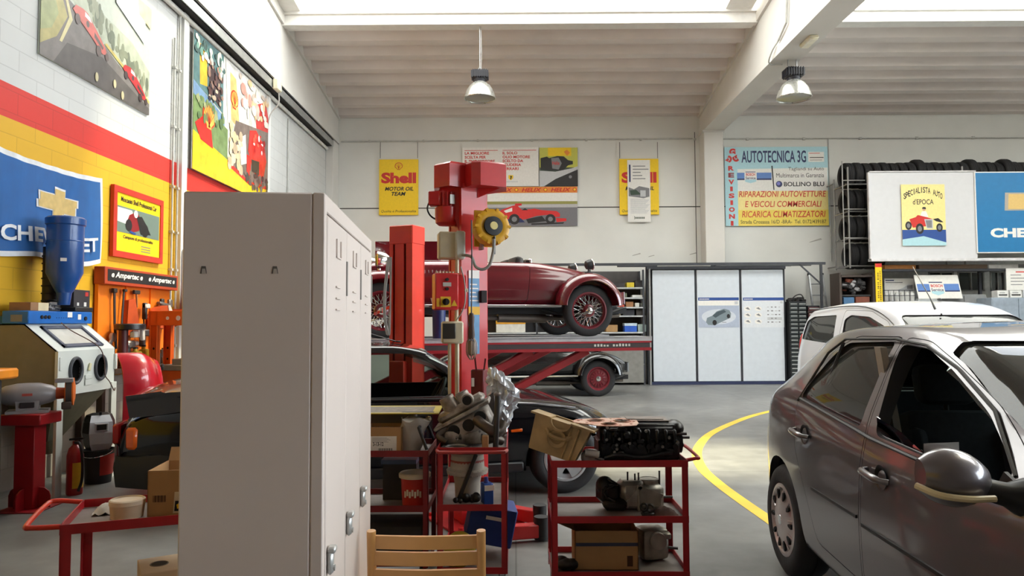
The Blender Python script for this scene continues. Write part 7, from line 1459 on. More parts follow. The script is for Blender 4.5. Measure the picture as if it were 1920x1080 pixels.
b.build('print', r, 0); b = MB(M('tag_paper', (222, 208, 176), .7)); b.M = frame((0, -dd - .002, 0), (1, .02, 0), (.1, -.10, 1), (0, -1, 0)); b.rect(-.045, .012, .0, .095, None); b.rect(-.04, .02, -.004, .06, blk, .0006); b.poly([(-.03, .028), (-.01, .04), (-.02, .055), (-.034, .045)], yel, .001); b.build('tag', r, 0)
r = thing('plastic_tub', 'round white plastic tub on the left foreground trolley', 'tub', onD(.19, .17, zd)); b = MB(M('tub_cream', (226, 206, 180), .45, trans=.1)); b.lathe([(0, 0), (.057, 0), (.062, .05), (0, .05)], None, 32); b.build('tub', r); b = MB(M('tub_lid', (232, 218, 196), .5)); b.lathe([(.060, .048), (.064, .05), (.064, .066), (.058, .07), (.054, .064), (0, .063)], None, 32); b.build('lid', r)
b = MB(M('dark_tube', (44, 42, 44), .4)); b.cyl(onD(.25, .27, zd + .012), onD(.32, .29, zd + .012), .010, None, None, 10); solo(b, 'pen_torch', 'thin dark torch between the white tub and the box', 'tool', None, onD(.28, .28, zd))
b = MB(M('pale_rag', (210, 206, 198), .9, var=.1)); vs = []
for i in range(8):
    for j in range(7): p = onD(.06 + i * .012, .22 + j * .02, zd + .003 + .03 * max(0, 1 - ((i - 3.5) / 3.6) ** 2) * max(0, 1 - ((j - 3) / 3.2) ** 2) + .006 * math.sin(i * 2 + j * 2.3)); vs.append(tuple(p))
b.add(vs, [[i * 7 + j, i * 7 + 7 + j, i * 7 + 8 + j, i * 7 + j + 1] for i in range(7) for j in range(6)]); solo(b, 'rag', 'pale rag left of the white tub on the foreground trolley', 'cloth', None, onD(.1, .28, zd), 60)
zl2 = tz(.44); ply = M('plywood', (216, 190, 158), .6, var=.08, scale=4)
hv = fl(312, 1062, zl2 + .15); hl = MD.inverted() @ hv; hl.x = min(max(hl.x, .15), .42); hl.y = min(max(hl.y, .14), .27)
r = thing('wooden_box', 'pale wooden box with a round dark hole on the lower shelf of the left trolley', 'box', onD(hl.x, hl.y, zl2), ang + 10); b = MB(ply); b.box((0, 0, .074), (.20, .20, .148), None, .003); b.build('body', r); b = MB(slot); b.lathe([(.030, .1484), (0, .1484)], None, 32, T(-.03, 0, 0)); b.build('hole', r); b = MB(M('hole_ring', (120, 104, 90), .6)); b.ring((-.03, 0, .148), .031, .0025); b.build('ring', r)
bq = fl(332, 1065, zl2 + .20); bll = MD.inverted() @ bq
r = thing('spray_bottle', 'small blue and white bottle beside the pale wooden box', 'bottle', onD(hl.x + .14, hl.y - .03, zl2)); b = MB(M('bottle_blue', (60, 108, 190), .35)); b.lathe([(0, 0), (.026, 0), (.028, .01), (.028, .12), (.018, .15), (0, .15)], None, 24); b.build('bottle', r); b = MB(wht); b.cyl((0, 0, .15), (0, 0, .175), .013, .011); b.lathe([(.0285, .04), (.0285, .085)], None, 24); b.build('cap', r)
# ================================================================== left side: blasting cabinet, grinder, press, tools
bw_ = M('blast_white', (214, 218, 212), .5, var=.06, scale=4); bside = M('blast_side_shaded', (128, 122, 106), .6, var=.08); bblue = M('blast_blue', (28, 104, 186), .45, var=.08); dk_in2 = M('dark_inside', (40, 40, 36), .9)  # side colour of the white cabinet has its shade painted in
r = thing('blast_cabinet', 'white sand blasting cabinet with two glove holes and a blue lamp hood', 'cabinet', (-3.95, 6.22, 0)); LY2 = .90
prof = [(0, .90), (0, 1.25), (-.29, 1.49), (-.55, 1.49), (-.55, .90)]
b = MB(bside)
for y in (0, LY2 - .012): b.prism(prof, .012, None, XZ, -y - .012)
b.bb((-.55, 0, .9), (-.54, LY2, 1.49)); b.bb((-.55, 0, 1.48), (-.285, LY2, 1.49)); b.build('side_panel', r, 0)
b = MB(bw_)     # front sheet with two round openings, sloped lid with window opening
def in_plane(o, u, v, n): return frame(o, u, v, n)
gl_h = [(.26, 1.07 - .90, .082, .105), (.645, 1.075 - .90, .082, .105)]
holed(b, [(0, 0), (LY2, 0), (LY2, .35), (0, .35)], gl_h, .012, in_plane((-.012, 0, .90), (0, 1, 0), (0, 0, 1), (1, 0, 0)))
sl = Vector((-.29, 0, .24)); sl_l = sl.length; su = sl / sl_l; nn = Vector((su.z, 0, -su.x))
X_s = in_plane((0, 0, 1.25), (0, 1, 0), tuple(su), tuple(nn))
bm_o = [(0, 0), (LY2, 0), (LY2, sl_l), (0, sl_l)]; win = [(.16, .06), (.72, .06), (.72, .31), (.16, .31)]
for q in ((0, 0, .16, sl_l), (.72, 0, LY2, sl_l), (.16, 0, .72, .06), (.16, .31, .72, sl_l)): b.M = X_s; b.bb((q[0], q[1], -.012), (q[2], q[3], 0))
b.M = Matrix(); b.bb((-.012, -.012, .0), (.014, .075, 1.25)); b.bb((-.012, LY2 - .075, .0), (.014, LY2 + .012, .92)); b.bb((-.02, 0, .86), (.004, LY2, .92)); b.bb((-.55, 0, 0), (-.50, .05, .9), bside); b.bb((-.55, LY2 - .05, 0), (-.50, LY2, .9), bside); b.bb((-.55, .02, .87), (0, .05, .9), bside); b.build('front_panel', r, 0)
b = MB(dk_in2); b.bb((-.53, .02, .92), (-.08, LY2 - .02, .94)); b.bb((-.20, .02, .93), (-.18, LY2 - .02, 1.3)); b.build('inside', r, 0)
b = MB(M('frame_slate', (66, 72, 92), .5)); b.M = X_s
for q in ((.14, .04, .74, .075), (.14, .295, .74, .33), (.14, .04, .175, .33), (.705, .04, .74, .33)): b.bb((q[0], q[1], 0), (q[2], q[3], .018))
fw_ = b.build('window_frame', r, 0); b = MB(M('frosted_window', (206, 204, 196), .25, 0, var=.12, scale=6)); b.M = X_s; b.bb((.165, .065, -.006), (.715, .305, .004)); b.build('pane', fw_, 0)
for (y, z, ra, rb) in gl_h:
    b = MB(M('glove_ring', (70, 72, 78), .5)); n = 32; b.tube([(.008, y + 1.06 * ra * math.cos(2 * math.pi * k / n), .90 + z + 1.06 * rb * math.sin(2 * math.pi * k / n)) for k in range(n)], .016, None, 8, True)
    b.lathe([(.094, 0), (.088, -.07), (.06, -.10), (.03, -.06), (0, -.05)], M('rubber_glove', (26, 26, 28), .6, var=.3), 28, T(0, y, .9 + z) @ RY(90) @ Matrix.Diagonal((1.08, .88, 1, 1))); b.build('glove_port', r)
b = MB(bw_); b.box((.008, .02, 1.14), (.03, .03, .12), None, .004); b.build('latch', r); b = MB(bw_); b.box((.008, LY2 - .01, 1.12), (.03, .03, .15), None, .004); b.build('latch', r); b = MB(M('switch_cream', (226, 220, 180), .4)); b.box((.012, .46, 1.09), (.012, .03, .07), None, .002, RX(-18)); b.build('switch', r); b = MB(bw_); b.box((.008, .45, 1.0), (.004, .10, .04), None, .002); b.build('name_plate', r); b = MB(bw_); b.box((.008, .45, .95), (.004, .10, .05), None, .002); b.build('name_plate', r)
b = MB(bblue); b.bb((-.48, -.02, 1.49), (-.245, LY2 + .02, 1.605), None, .008); b.bb((-.55, .0, 1.49), (-.48, LY2, 1.56)); hd = b.build('lamp_hood', r); b = MB(slot)
for k in range(3): b.cyl((-.245, .15 + k * .05, 1.55), (-.235, .15 + k * .05, 1.55), .016, None, None, 12)
for k in range(8): b.cyl((-.246, .36 + k * .035, 1.545), (-.243, .36 + k * .035, 1.545), .004, None, None, 8)
b.cyl((-.245, .80, 1.54), (-.235, .80, 1.54), .02, None, None, 12); b.build('knob', hd); b = MB(wht); b.bb((-.246, .52, 1.55), (-.242, .59, 1.60)); b.bb((-.246, .68, 1.53), (-.242, .73, 1.58)); b.bb((-.40, -.0215, 1.51), (-.30, -.0195, 1.57), gry); b.build('sticker', hd, 0)
b = MB(M('hopper_olive', (106, 104, 84), .6, var=.15)); T0 = [(-.03, .03, .88), (-.03, LY2 - .03, .88), (-.52, LY2 - .03, .88), (-.52, .03, .88)]; B0 = [(-.30, .36, .42), (-.30, .54, .42), (-.42, .54, .42), (-.42, .36, .42)]
b.add(T0 + B0, [[0, 1, 5, 4], [1, 2, 6, 5], [2, 3, 7, 6], [3, 0, 4, 7], [4, 5, 6, 7]]); b.cyl((-.36, .45, .30), (-.36, .45, .42), .06, None, None, 16); b.build('hopper', r, 0)
b = MB(M('thin_cord', (96, 70, 62), .6)); b.tube(crom([(-.24, .42, 1.50), (-.18, .47, 1.43), (.0, .60, 1.28), (.03, .66, 1.14), (.03, .68, 1.0), (.03, .76, .93), (.03, .84, .84), (.02, .88, .86)], 6), .005, None, 6); b.build('cord', r)
ztop = 1.605
# things on the hood
def wx(px, py, Y): return at(px, py, Y)
b = MB(M('carton_brown', (150, 112, 80), .8)); b.bb((-4.41, 6.26, ztop), (-4.22, 6.50, ztop + .075), None, .003); b.bb((-4.222, 6.36, ztop + .002), (-4.218, 6.50, ztop + .073), M('carton_pale', (222, 206, 170), .7)); solo(b, 'carton', 'flat brown carton with a pale end on the blue lamp hood', 'box', None, (-4.3, 6.4, ztop))
b = MB(M('black_tray', (38, 36, 36), .5)); b.bb((-4.45, 6.87, ztop), (-4.20, 7.16, ztop + .045), None, .006); solo(b, 'tray', 'shallow black tray at the right end of the blue lamp hood', 'tray', None, (-4.3, 7.0, ztop))
r = thing('dark_carton', 'dark grey product carton with a small red label standing on the black tray', 'box', (-4.33, 7.02, ztop + .045)); b = MB(M('carton_dark', (58, 56, 60), .5)); b.bb((-.1, -.13, 0), (.1, .13, .17), None, .003); b.build('carton', r); b = MB(M('label_red', (206, 56, 54), .5)); b.bb((.1, .05, .11), (.102, .10, .15)); b.build('label', r, 0); b = MB(wht); b.bb((.1, -.08, .015), (.102, -.05, .045)); b.build('label', r, 0); b = MB(wht); b.bb((.1, .03, .01), (.102, .07, .05)); b.build('label', r, 0)
b = MB(M('crumpled_foil', (170, 170, 172), .35, .5, var=.4, scale=30)); random.seed(8)
for k in range(22): b.box((-4.30 + random.uniform(-.05, .05), 6.60 + random.uniform(-.04, .04), ztop + .03 + random.uniform(0, .04)), (random.uniform(.02, .08), random.uniform(.02, .06), random.uniform(.005, .03)), b.mats[0] if k % 3 else M('dark_clutter', (52, 50, 52), .7), .003, RZ(random.uniform(0, 90)) @ RX(random.uniform(-30, 30)))
b.bb((-4.38, 6.53, ztop + .001), (-4.25, 6.655, ztop + .015), M('dark_clutter', (52, 50, 52), .7)); o = solo(b, 'scrap_heap', 'heap of foil and small scraps on the blue lamp hood below the cyclone', 'clutter', None, (-4.34, 6.66, ztop)); o['kind'] = 'stuff'
# cyclone dust collector
cyc = M('cyclone_blue', (26, 78, 148), .35, var=.1, scale=4, coat=.3); p = wx(122, 480, 6.68)
r = thing('cyclone_collector', 'blue conical dust cyclone in front of the blue flag', 'dust collector', (p.x, p.y, ztop + .06)); zc0 = ztop + .06
Z2 = lambda py: at(122, py, 6.68).z - zc0
b = MB(cyc); b.lathe([(.065, Z2(549)), (.08, Z2(545)), (.152, Z2(512)), (.153, Z2(424)), (.166, Z2(422)), (.168, Z2(411)), (.15, Z2(408)), (0, Z2(408))], None, 44); b.lathe([(.1535, Z2(452)), (.156, Z2(453)), (.1535, Z2(454))], None, 44); b.cyl((.0, 0, 0), (0, 0, Z2(548)), .05, .065); b.build('drum', r)
b = MB(wht); b.M = RZ(-62); b.box((.153, 0, Z2(489)), (.004, .05, .03)); b.build('label', r, 0)
b = MB(M('black_duct', (38, 36, 40), .5)); q = wx(79, 520, 6.75); dx, dy = q.x - p.x + .09, q.y - p.y; b.cyl((dx, dy, -.055), (dx, dy, Z2(462)), .075, None, None, 24); b.tube([(dx, dy, Z2(462)), (dx + .05, dy, Z2(448)), (dx + .12, dy, Z2(440)), (-.12, 0, Z2(438))], .07, None, 16)
for k in range(8): b.ring((dx, dy, -.03 + k * .07), .077, .008, None, None, 20, 6)
b.build('duct', r)
# bench grinder on its pedestal
gp = (-3.93, 5.88); pr = M('pedestal_red', (150, 18, 26), .42, var=.12)
r = thing('grinder_pedestal', 'dark red steel pedestal standing in front of the blasting cabinet', 'stand', (gp[0], gp[1], 0))
b = MB(pr); b.bb((-.085, -.075, .012), (.075, .075, .68), None, .004); b.build('column', r); b = MB(pr); b.box((.0, 0, .725), (.32, .28, .09), None, .008); b.build('top_plate', r); b = MB(pr); b.box((0.0, 0, .006), (.34, .34, .012), None, .003); b.build('base_plate', r)
b = MB(pr); half = [(.0, 0), (.10, 0), (.10, .09), (.085, .13), (.05, .155), (0, .16)]
for a in (0, 90, 180, 270): b = MB(pr); b.prism(half, .01, None, T(0, 0, .012) @ RZ(a) @ T(.07, 0, 0) @ XZ, -.005); b.build('gusset', r, 0)
gm = M('grinder_grey', (142, 138, 140), .4, .2, var=.1); r = thing('bench_grinder', 'grey bench grinder with an orange wheel guard on the red pedestal', 'grinder', (gp[0] - .03, gp[1], .77), 28)
b = MB(gm); b.lathe([(0, -.20), (.05, -.20), (.075, -.16), (.092, -.08), (.095, 0), (.092, .08), (.07, .16), (.05, .19), (0, .19)], None, 32, T(0, 0, .145) @ RY(90)); b.build('motor', r)
b = MB(gm); b.loft([[Vector((x * a, y * a2, z)) for x, y in ((-1, -1), (1, -1), (1, 1), (-1, 1))] for z, a, a2 in ((0, .145, .10), (.022, .145, .10), (.026, .075, .085), (.14, .085, .075))]); b.bb((-.05, -.10, .045), (.05, -.085, .09), slot, .004); b.build('foot', r)
b = MB(M('guard_orange', (222, 108, 30), .4)); b.cyl((.255, 0, .155), (.315, 0, .155), .11, .115, None, 32); b.cyl((.315, 0, .155), (.325, 0, .155), .105, .06, None, 32); b.cyl((.17, 0, .145), (.255, 0, .145), .05, .045, M('guard_dark_orange', (178, 74, 30), .5), 20); b.build('wheel_guard', r)
b = MB(M('stone_dark', (66, 54, 48), .8)); b.cyl((.262, 0, .155), (.305, 0, .155), .1152, None, None, 32); b.box((.25, -.08, .255), (.13, .06, .035), gm, .004); b.box((.27, -.09, .05), (.07, .04, .06), None, .006); b.build('tool_rest', r); b = MB(gm); b.cyl((-.27, 0, .145), (-.19, 0, .145), .016, None, None, 12); b.cyl((-.285, 0, .145), (-.25, 0, .145), .03, .025, None, 8); b.cyl((-.36, 0, .145), (-.285, 0, .145), .045, .05, M('dark_brush', (50, 46, 44), .9), 18); b.build('spindle', r)
b = MB(M('badge_red', (170, 70, 60), .5)); b.box((0, -.0935, .15), (.07, .004, .02), None, 0); b.build('badge', r, 0)
b = MB(M('bin_dark', (44, 40, 38), .7)); q = wx(-22, 700, 5.72); xr9 = wx(36, 700, 5.72).x; xr9 = wx(37, 700, 5.6).x; b.bb((xr9 - .5, 5.25, 0), (xr9 - .11, 5.58, 1.07), None, .02); b.bb((xr9 - .52, 5.23, 1.07), (xr9, 5.60, 1.15), M('lid_orange', (232, 140, 34), .4), .015); solo(b, 'waste_bin', 'dark bin with an orange lid at the left edge behind the grinder', 'bin', None, (q.x, 5.9, 0))
# fire extinguisher like canister, bucket and welding mask under the cabinet
q = Vector((-3.86, 6.36, 0)); r = thing('extinguisher', 'red and yellow gas canister with a black hose by the blasting cabinet leg', 'extinguisher', q); b = MB(M('cylinder_red', (160, 26, 26), .35, coat=.3)); b.lathe([(0, 0), (.062, 0), (.066, .02), (.066, .34), (.05, .40), (.022, .43), (.022, .46), (0, .46)], None, 32); b.build('cylinder', r)
b = MB(M('sticker_yellow', (226, 176, 40), .5)); b.lathe([(.0665, .06), (.0665, .28)], None, 10, RZ(-75), .32); b.build('label', r); b = MB(trim_blk); b.tube(crom([(0, -.01, .45), (.07, -.05, .44), (.10, -.06, .30), (.10, -.06, .14), (.07, -.06, .04)], 6), .012, None, 8); b.bar((-.05, 0, .475), (.07, 0, .485), .02, .016); b.build('hose', r)
q = Vector((-3.93, 6.84, 0)); r = thing('bucket', 'black and red bucket under the blasting cabinet', 'bucket', q); b = MB(M('bucket_black', (34, 32, 34), .5)); b.lathe([(0, 0), (.11, 0), (.14, .30), (.146, .30), (.146, .31), (.132, .31), (.104, .012), (0, .012)], None, 32); b.build('pail', r); b = MB(M('bucket_red', (186, 44, 36), .4, var=.1)); b.lathe([(.122, .08), (.1385, .27)], None, 12, RZ(-55), .25); b.build('label', r); b = MB(chrome); b.tube([(-.142 * math.cos(t), -.142 * math.sin(t) * .8 - .02, .30 - .05 * math.sin(t)) for t in [math.pi * k / 12 for k in range(13)]], .004, None, 6); b.build('handle', r)
mk = M('mask_grey_blue', (206, 210, 220), .4, var=.06); mkd = M('mask_black', (24, 25, 30), .4); c = Vector((-3.93, 6.84, .312)); r = thing('welding_mask', 'grey fronted welding mask resting on the black bucket', 'mask', c, 38)
def mask_ring(z, w, d, ch): return [Vector((-w, d * .6, z)), Vector((-w, .0, z)), Vector((-w * .72, -d, z)), Vector((w * .72, -d, z)), Vector((w, 0, z)), Vector((w, d * .6, z))]
sec = [(.0, .10, .085), (.06, .125, .115), (.16, .14, .14), (.26, .13, .13), (.32, .105, .08), (.34, .06, .02)]
rings = [mask_ring(z, w, d + .012 - .10 * z, 0) for z, w, d in sec]; vs = [p for R_ in rings for p in R_]; b = MB(mkd)
for i in range(len(rings) - 1):
    for j in range(5): b.add([rings[i][j], rings[i][j + 1], rings[i + 1][j + 1], rings[i + 1][j]], [[0, 1, 2, 3]], mk if j == 2 and i < 4 else mkd)
b.add(rings[-1], [[0, 1, 2, 3, 4, 5]]); b.add(rings[0][::-1], [[0, 1, 2, 3, 4, 5]]); b.build('shell', r, 0)
b = MB(slot); yv = -.133; b.box((0, yv, .215), (.11, .016, .075), mk, .004); b.box((0, yv - .008, .215), (.08, .006, .05), slot); b.build('visor', r, 0); b = MB(mkd); b.cyl((0, -.06, .325), (0, -.065, .35), .012, None, None, 10); b.build('knob', r)
# red body panel standing behind the coupe
fp = M('panel_crimson', (176, 22, 40), .3, var=.04, scale=3, coat=1.0); b = MB(fp); p0 = wx(232, 720, 7.35); p1 = wx(303, 720, 7.75); zt8 = wx(250, 662, 7.4).z
u = Vector((p1.x - p0.x, p1.y - p0.y, 0)); n = Vector((u.y, -u.x, 0)).normalized(); nu, nv = 14, 16; vs = []
for i in range(nu + 1):
    for j in range(nv + 1):
        s, t = i / nu, j / nv; z = zt8 * (t if t < .8 else .8 + .2 * math.sin((t - .8) / .2 * math.pi / 2)); back = 0 if t < .75 else .16 * (1 - math.cos((t - .75) / .25 * math.pi / 2)); top_cut = .16 * max(0, s - .45) ** 1.2 * t
        vs.append(Vector((p0.x, p0.y, 0)) + u * s * 1.05 + n * (.10 * math.sin(math.pi * min(1, s * 1.1)) - back) + Vector((0, 0, z - top_cut)))
m_ = len(vs); b.add(vs + [v - n * .012 for v in vs], [[i * (nv + 1) + j, (i + 1) * (nv + 1) + j, (i + 1) * (nv + 1) + j + 1, i * (nv + 1) + j + 1] for i in range(nu) for j in range(nv)] + [[m_ + i * (nv + 1) + j, m_ + i * (nv + 1) + j + 1, m_ + (i + 1) * (nv + 1) + j + 1, m_ + (i + 1) * (nv + 1) + j] for i in range(nu) for j in range(nv)])
ed = [i * (nv + 1) for i in range(nu + 1)] + [nu * (nv + 1) + j for j in range(1, nv + 1)] + [i * (nv + 1) + nv for i in range(nu - 1, -1, -1)] + [j for j in range(nv - 1, 0, -1)]
b.f += [[ed[i], ed[(i + 1) % len(ed)], m_ + ed[(i + 1) % len(ed)], m_ + ed[i]] for i in range(len(ed))]; b.m += [0] * len(ed)
q = p0 + u * .93; b.box((q.x + n.x * .05, q.y + n.y * .05, zt8 - .16), (.03, .012, .06), slot, .004, RZ(math.degrees(math.atan2(u.y, u.x)))); solo(b, 'body_panel', 'glossy crimson car wing panel standing behind the black coupe', 'car part', None, (p0.x, p0.y, 0), 50)
# hydraulic press
po = M('press_orange', (232, 98, 28), .42, var=.08); pc = wx(303, 650, 8.4); r = thing('hydraulic_press', 'orange hydraulic workshop press behind the crimson panel', 'press', (pc.x + .28, 8.42, 0), -12)
ztp = wx(310, 583, 8.4).z
for x in (-.33, .33):
    for y in (-.12, .12):
        b = MB(po); b.bb((x - .05, y - .015, .05), (x + .05, y + .015, ztp - .02), None, .003); b.bb((x - .05, y - .03, .05), (x - .04, y + .03, ztp - .02)); b.bb((x + .04, y - .03, .05), (x + .05, y + .03, ztp - .02))
        for k in range(6): b.cyl((x, y - .0162, .55 + k * .13), (x, y - .0155, .55 + k * .13), .014, None, slot, 12)
        b.build('upright', r, 0)
b = MB(po); b.bb((-.40, -.15, ztp - .17), (.40, -.135, ztp), None, .003); b.bb((-.40, .135, ztp - .17), (.40, .15, ztp), None, .003); b.bb((-.40, -.14, ztp - .015), (.40, .14, ztp)); b.build('head_beam', r, 0)
zb3 = wx(310, 708, 8.4).z; b = MB(po); b.bb((-.40, -.155, zb3 - .08), (.40, -.14, zb3 + .09), None, .003); b.bb((-.40, .14, zb3 - .08), (.40, .155, zb3 + .09), None, .003); b.build('bed', r, 0)
b = MB(M('press_block', (150, 146, 140), .5, .3)); b.bb((-.26, -.17, zb3 + .09), (.28, .17, zb3 + .15), None, .006); b.bb((-.10, -.12, zb3 + .15), (.14, .12, zb3 + .22), None, .006); b.build('block', r); b = MB(M('ram_red', (196, 60, 50), .4)); b.cyl((0, 0, zb3 + .35), (0, 0, ztp + .02), .05, None, None, 20); b.cyl((0, 0, zb3 + .28), (0, 0, zb3 + .36), .028, None, chrome, 16); b.build('ram', r)
b = MB(po)
for x in (-.33, .33): b.bb((x - .06, -.19, 0), (x + .06, .25, .05), None, .004)
b.build('foot', r, 0)
for k, rr in ((-.14, .02), (.0, .028)): b = MB(wht); b.cyl((k, -.1515, ztp - .085), (k, -.155, ztp - .085), rr, None, None, 18); b.build('badge', r)
# tool wall
bo = M('board_orange', (236, 122, 24), .5, var=.05); y0, y1 = 7.74, 9.38; r = thing('tool_board', 'orange tool board with a black lettered header on the yellow wall', 'tool board', (XL, y0, 1.02)); 
b = MB(bo); b.bb((.02, 0, 0), (.04, y1 - y0, 1.04)); 
for k in range(3): b.bb((.04, .56 * k + .0, 0), (.06, .56 * k + .02, .92))
b.build('panel', r, 0); b = MB(M('header_red', (176, 66, 34), .5)); b.bb((.02, -.02, .90), (.14, y1 - y0 + .02, 1.09), None, .004); hd = b.build('header', r, 0)
b = sideboard(y0, 2.115, XL + .142); b.rect(.03, .03, y1 - y0 - .02, .16, blk, 0); txt(b, 'e Ampertec e', .10, .135, .66, .085, wht, .002, .03, .25); txt(b, 'e Ampertec e', .90, .135, .66, .085, wht, .002, .03, .25); put(b, 'lettering', hd) if False else None
b.v = [p - r.location for p in b.v]; b.build('lettering', hd, 0)
tool_g = M('tool_grey', (126, 122, 118), .4, .5, var=.15); tool_d = M('tool_dark', (46, 42, 42), .5); tool_o = M('tool_rust_orange', (186, 74, 30), .5); tool_p = M('tool_pale', (206, 200, 190), .45)
def hang(name, label, cat, dy, z, f):
    b = MB(tool_g); b.M = T(XL + .0625, y0 + dy, z); f(b); solo(b, name, label, cat, 'tools on the orange board', (XL + .06, y0 + dy, z))
hang('long_bar', 'long thin dark bar hung upright at the left of the orange tool board', 'tool', .27, 1.49, lambda b: (b.tube([(.02, 0, .36), (.02, .02, 0), (.02, .06, -.28)], .014, tool_d, 6), b.box((.02, .0, .37), (.04, .07, .05), tool_d, .006)))
hang('pry_bar', 'dark pry bar with a forked end beside the long bar on the tool board', 'tool', .44, 1.57, lambda b: (b.tube([(.02, .03, .30), (.02, 0, 0), (.02, -.02, -.30)], .012, tool_d, 6), b.box((.03, .03, .30), (.03, .06, .03), tool_d, .004)))
hang('tool_pouch', 'rust orange tool pouch hung left of centre on the tool board', 'pouch', .62, 1.52, lambda b: b.prism([(-.13, -.16), (.10, -.18), (.13, .02), (.04, .26), (-.10, .24)], .05, tool_o, frame((0, 0, 0), (0, 1, 0), (0, 0, 1), (1, 0, 0))))
hang('machine_guard', 'large rust orange grinder guard hung right of centre on the tool board', 'tool', 1.24, 1.50, lambda b: (b.prism([(-.20, -.06), (-.20, .06), (-.10, .18), (.08, .22), (.20, .10), (.20, -.08)], .12, tool_o, frame((0, 0, 0), (0, 1, 0), (0, 0, 1), (1, 0, 0))), b.prism([(.18, -.08), (.23, -.06), (.23, .08), (.12, .22), (.06, .22)], .13, tool_p, frame((0, 0, 0), (0, 1, 0), (0, 0, 1), (1, 0, 0)))))
hang('power_drill', 'grey and black power drill below the pouch on the tool board', 'drill', .82, 1.38, lambda b: (b.box((.10, 0, 0), (.08, .22, .08), tool_g, .015), b.box((.10, -.16, .0), (.09, .14, .10), tool_p, .015), b.box((.10, -.08, -.09), (.06, .06, .14), tool_g, .012), b.cyl((.10, .11, 0), (.10, .24, 0), .02, .012, tool_d, 12), b.cyl((0, 0, 0), (.1, 0, 0), .012, None, tool_d, 8)))
hang('air_gun', 'pale metal air gun between the pouch and the grinder guard', 'tool', .88, 1.64, lambda b: (b.box((.05, 0, 0), (.05, .05, .20), tool_d, .01), b.box((.05, .03, .06), (.06, .11, .06), tool_p, .012), b.tube([(.04, 0, -.10), (.04, .01, -.2), (.03, .03, -.3)], .009, tool_d, 6)))
hang('spanner', 'pale spanner hung slanting low at the left of the tool board', 'spanner', .14, 1.20, lambda b: (b.bar((.03, -.10, -.12), (.03, .10, .14), .02, .05, tool_p, .005), b.cyl((.015, .10, .14), (.045, .10, .14), .05, None, tool_p, 16), b.cyl((.015, -.10, -.12), (.045, -.10, -.12), .045, None, tool_g, 16)))
hang('sander', 'grey sander low on the tool board below the long bar', 'tool', .52, 1.25, lambda b: (b.box((.06, 0, 0), (.09, .17, .09), tool_g, .02), b.box((.06, .11, .01), (.07, .12, .05), tool_p, .012), b.cyl((.06, -.06, -.09), (.06, -.06, -.04), .05, None, tool_d, 18)))
hang('hammer', 'dark hammer hung below the header in the middle of the tool board', 'hammer', .72, 1.80, lambda b: (b.box((.03, 0, .06), (.035, .12, .045), tool_d, .006), b.tube([(.03, 0, .05), (.03, .02, -.12)], .011, M('hammer_shaft', (150, 100, 60), .6), 8)))
hang('pipe_wrench', 'grey pipe wrench hung under the right end of the header', 'spanner', 1.40, 1.74, lambda b: (b.bar((.03, -.15, .01), (.03, .15, -.02), .05, .03, tool_g, .005), b.box((.03, .15, .01), (.04, .09, .10), tool_g, .01), b.box((.03, -.06, .02), (.04, .07, .09), tool_d, .01)))
# wall shelf with red tanks
ysx = wx(330, 580, 9.55).y; b = MB(M('shelf_orange', (206, 84, 36), .5)); zs9 = wl(330, 578, XL + .3).z; b.bb((XL + .001, 9.46, zs9 - .03), (XL + .45, 10.15, zs9)); b.bb((XL + .001, 9.50, zs9 - .25), (XL + .03, 9.53, zs9 - .03)); b.bar((XL + .02, 9.515, zs9 - .24), (XL + .42, 9.515, zs9 - .03), .03, .02); solo(b, 'wall_shelf', 'short orange wall shelf behind the locker carrying two red tanks', 'shelf', None, (XL + .2, 9.8, zs9 - .25), 0)
for k in range(2):
    r = thing('fuel_can', ('left', 'right')[k] + ' one of two red cans on the orange wall shelf', 'can', (XL + .29, 9.62 + k * .27, zs9), 0, 'red cans on the wall shelf'); b = MB(M('can_red', (176, 40, 28), .4)); b.box((0, 0, .12), (.30, .2, .24), None, .03, None, 2); b.build('body', r); b = MB(tool_d); b.cyl((.05, 0, .24), (.05, 0, .28), .04, None, None, 14); b.bar((-.10, 0, .27), (.0, 0, .27), .02, .03); b.build('cap', r)
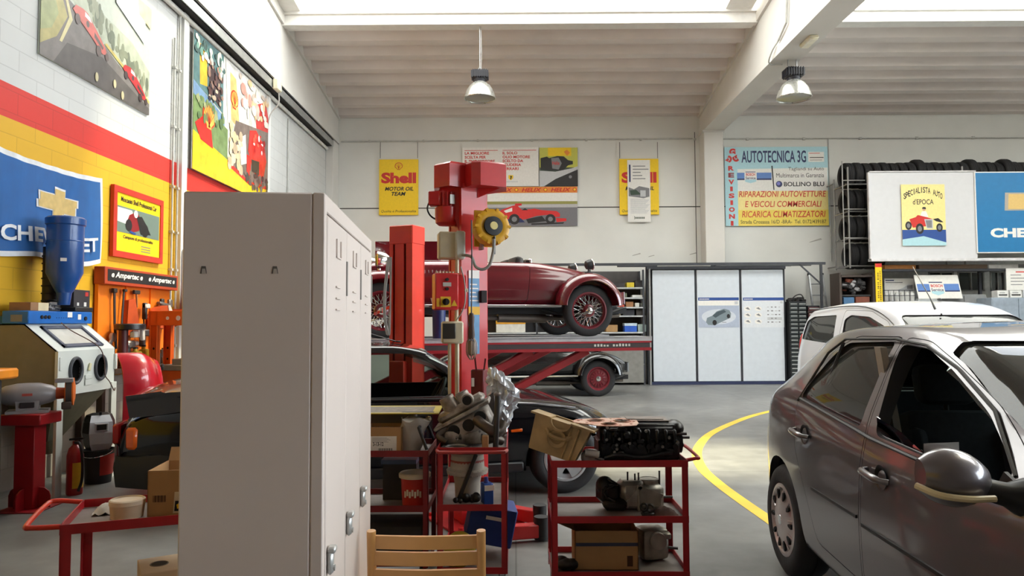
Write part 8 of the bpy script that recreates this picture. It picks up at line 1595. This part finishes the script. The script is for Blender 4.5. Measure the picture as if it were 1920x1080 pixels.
# work bench under the board with a round black turntable and bottles
b = MB(M('bench_dark', (62, 46, 40), .7)); zb4 = 1.0; b.bb((XL + .001, 7.45, zb4 - .05), (XL + .29, 9.1, zb4)); 
for y in (7.5, 9.05):
    for x in (XL + .04, XL + .25): b.bb((x - .03, y - .03, 0), (x + .03, y + .03, zb4 - .05))
solo(b, 'work_bench', 'dark work bench under the orange tool board', 'bench', None, (XL + .23, 8.3, 0), 0)
r = thing('turntable_stand', 'round black turntable on a dark stand upon the bench below the tool board', 'stand', (XL + .26, 8.02, zb4)); tt = wx(236, 612, 8.0).z - zb4; b = MB(M('table_black', (32, 31, 34), .35)); b.lathe([(0, tt - .04), (.14, tt - .04), (.16, tt - .03), (.16, tt + .02), (.15, tt + .03), (0, tt + .03)], None, 40); b.build('table', r); b = MB(M('stand_maroon', (76, 22, 26), .5)); b.cyl((-.04, -.06, 0), (-.04, -.06, tt - .04), .05, None, None, 18); b.cyl((0, 0, 0), (0, 0, .02), .14, None, None, 24); b.build('column', r)
b = MB(tool_p); b.box((.06, -.02, tt - .09), (.06, .08, .07), None, .01); b.box((.10, .08, tt - .10), (.04, .05, .12), None, .008); b.build('clamp', r)
for k, (dy, h, c, lab) in enumerate(((-.34, .26, (226, 190, 40), 'yellow oil bottle left of the turntable on the bench'), (.26, .22, (230, 200, 70), 'pale yellow oil bottle right of the turntable on the bench'), (.44, .24, (222, 180, 30), 'deep yellow oil bottle farthest right on the bench'))):
    r = thing('oil_bottle', lab, 'bottle', (XL + .20, 8.02 + dy, zb4), 0, 'yellow oil bottles on the bench'); b = MB(M('bottle_%d' % k, c, .4)); b.box((0, 0, h * .4), (.09, .12, h * .8), None, .02, None, 2); b.cyl((0, -.02, h * .78), (0, -.02, h * .92), .022, None, None, 14); b.build('bottle', r); b = MB(tool_d); b.cyl((0, -.02, h * .92), (0, -.02, h), .026, None, None, 14); b.build('cap', r)
b = MB(tool_d); random.seed(6)
for k in range(14): x, y = XL + random.uniform(.10, .25), 8.66 + random.uniform(-.06, .38); b.cyl((x, y, zb4), (x, y, zb4 + random.uniform(.05, .2)), random.uniform(.012, .03), None, (tool_d, tool_g, tool_p)[k % 3], 10)
o = solo(b, 'tool_jumble', 'jumble of small jars and tools at the right of the bench', 'clutter', None, (XL + .3, 8.6, zb4)); o['kind'] = 'stuff'
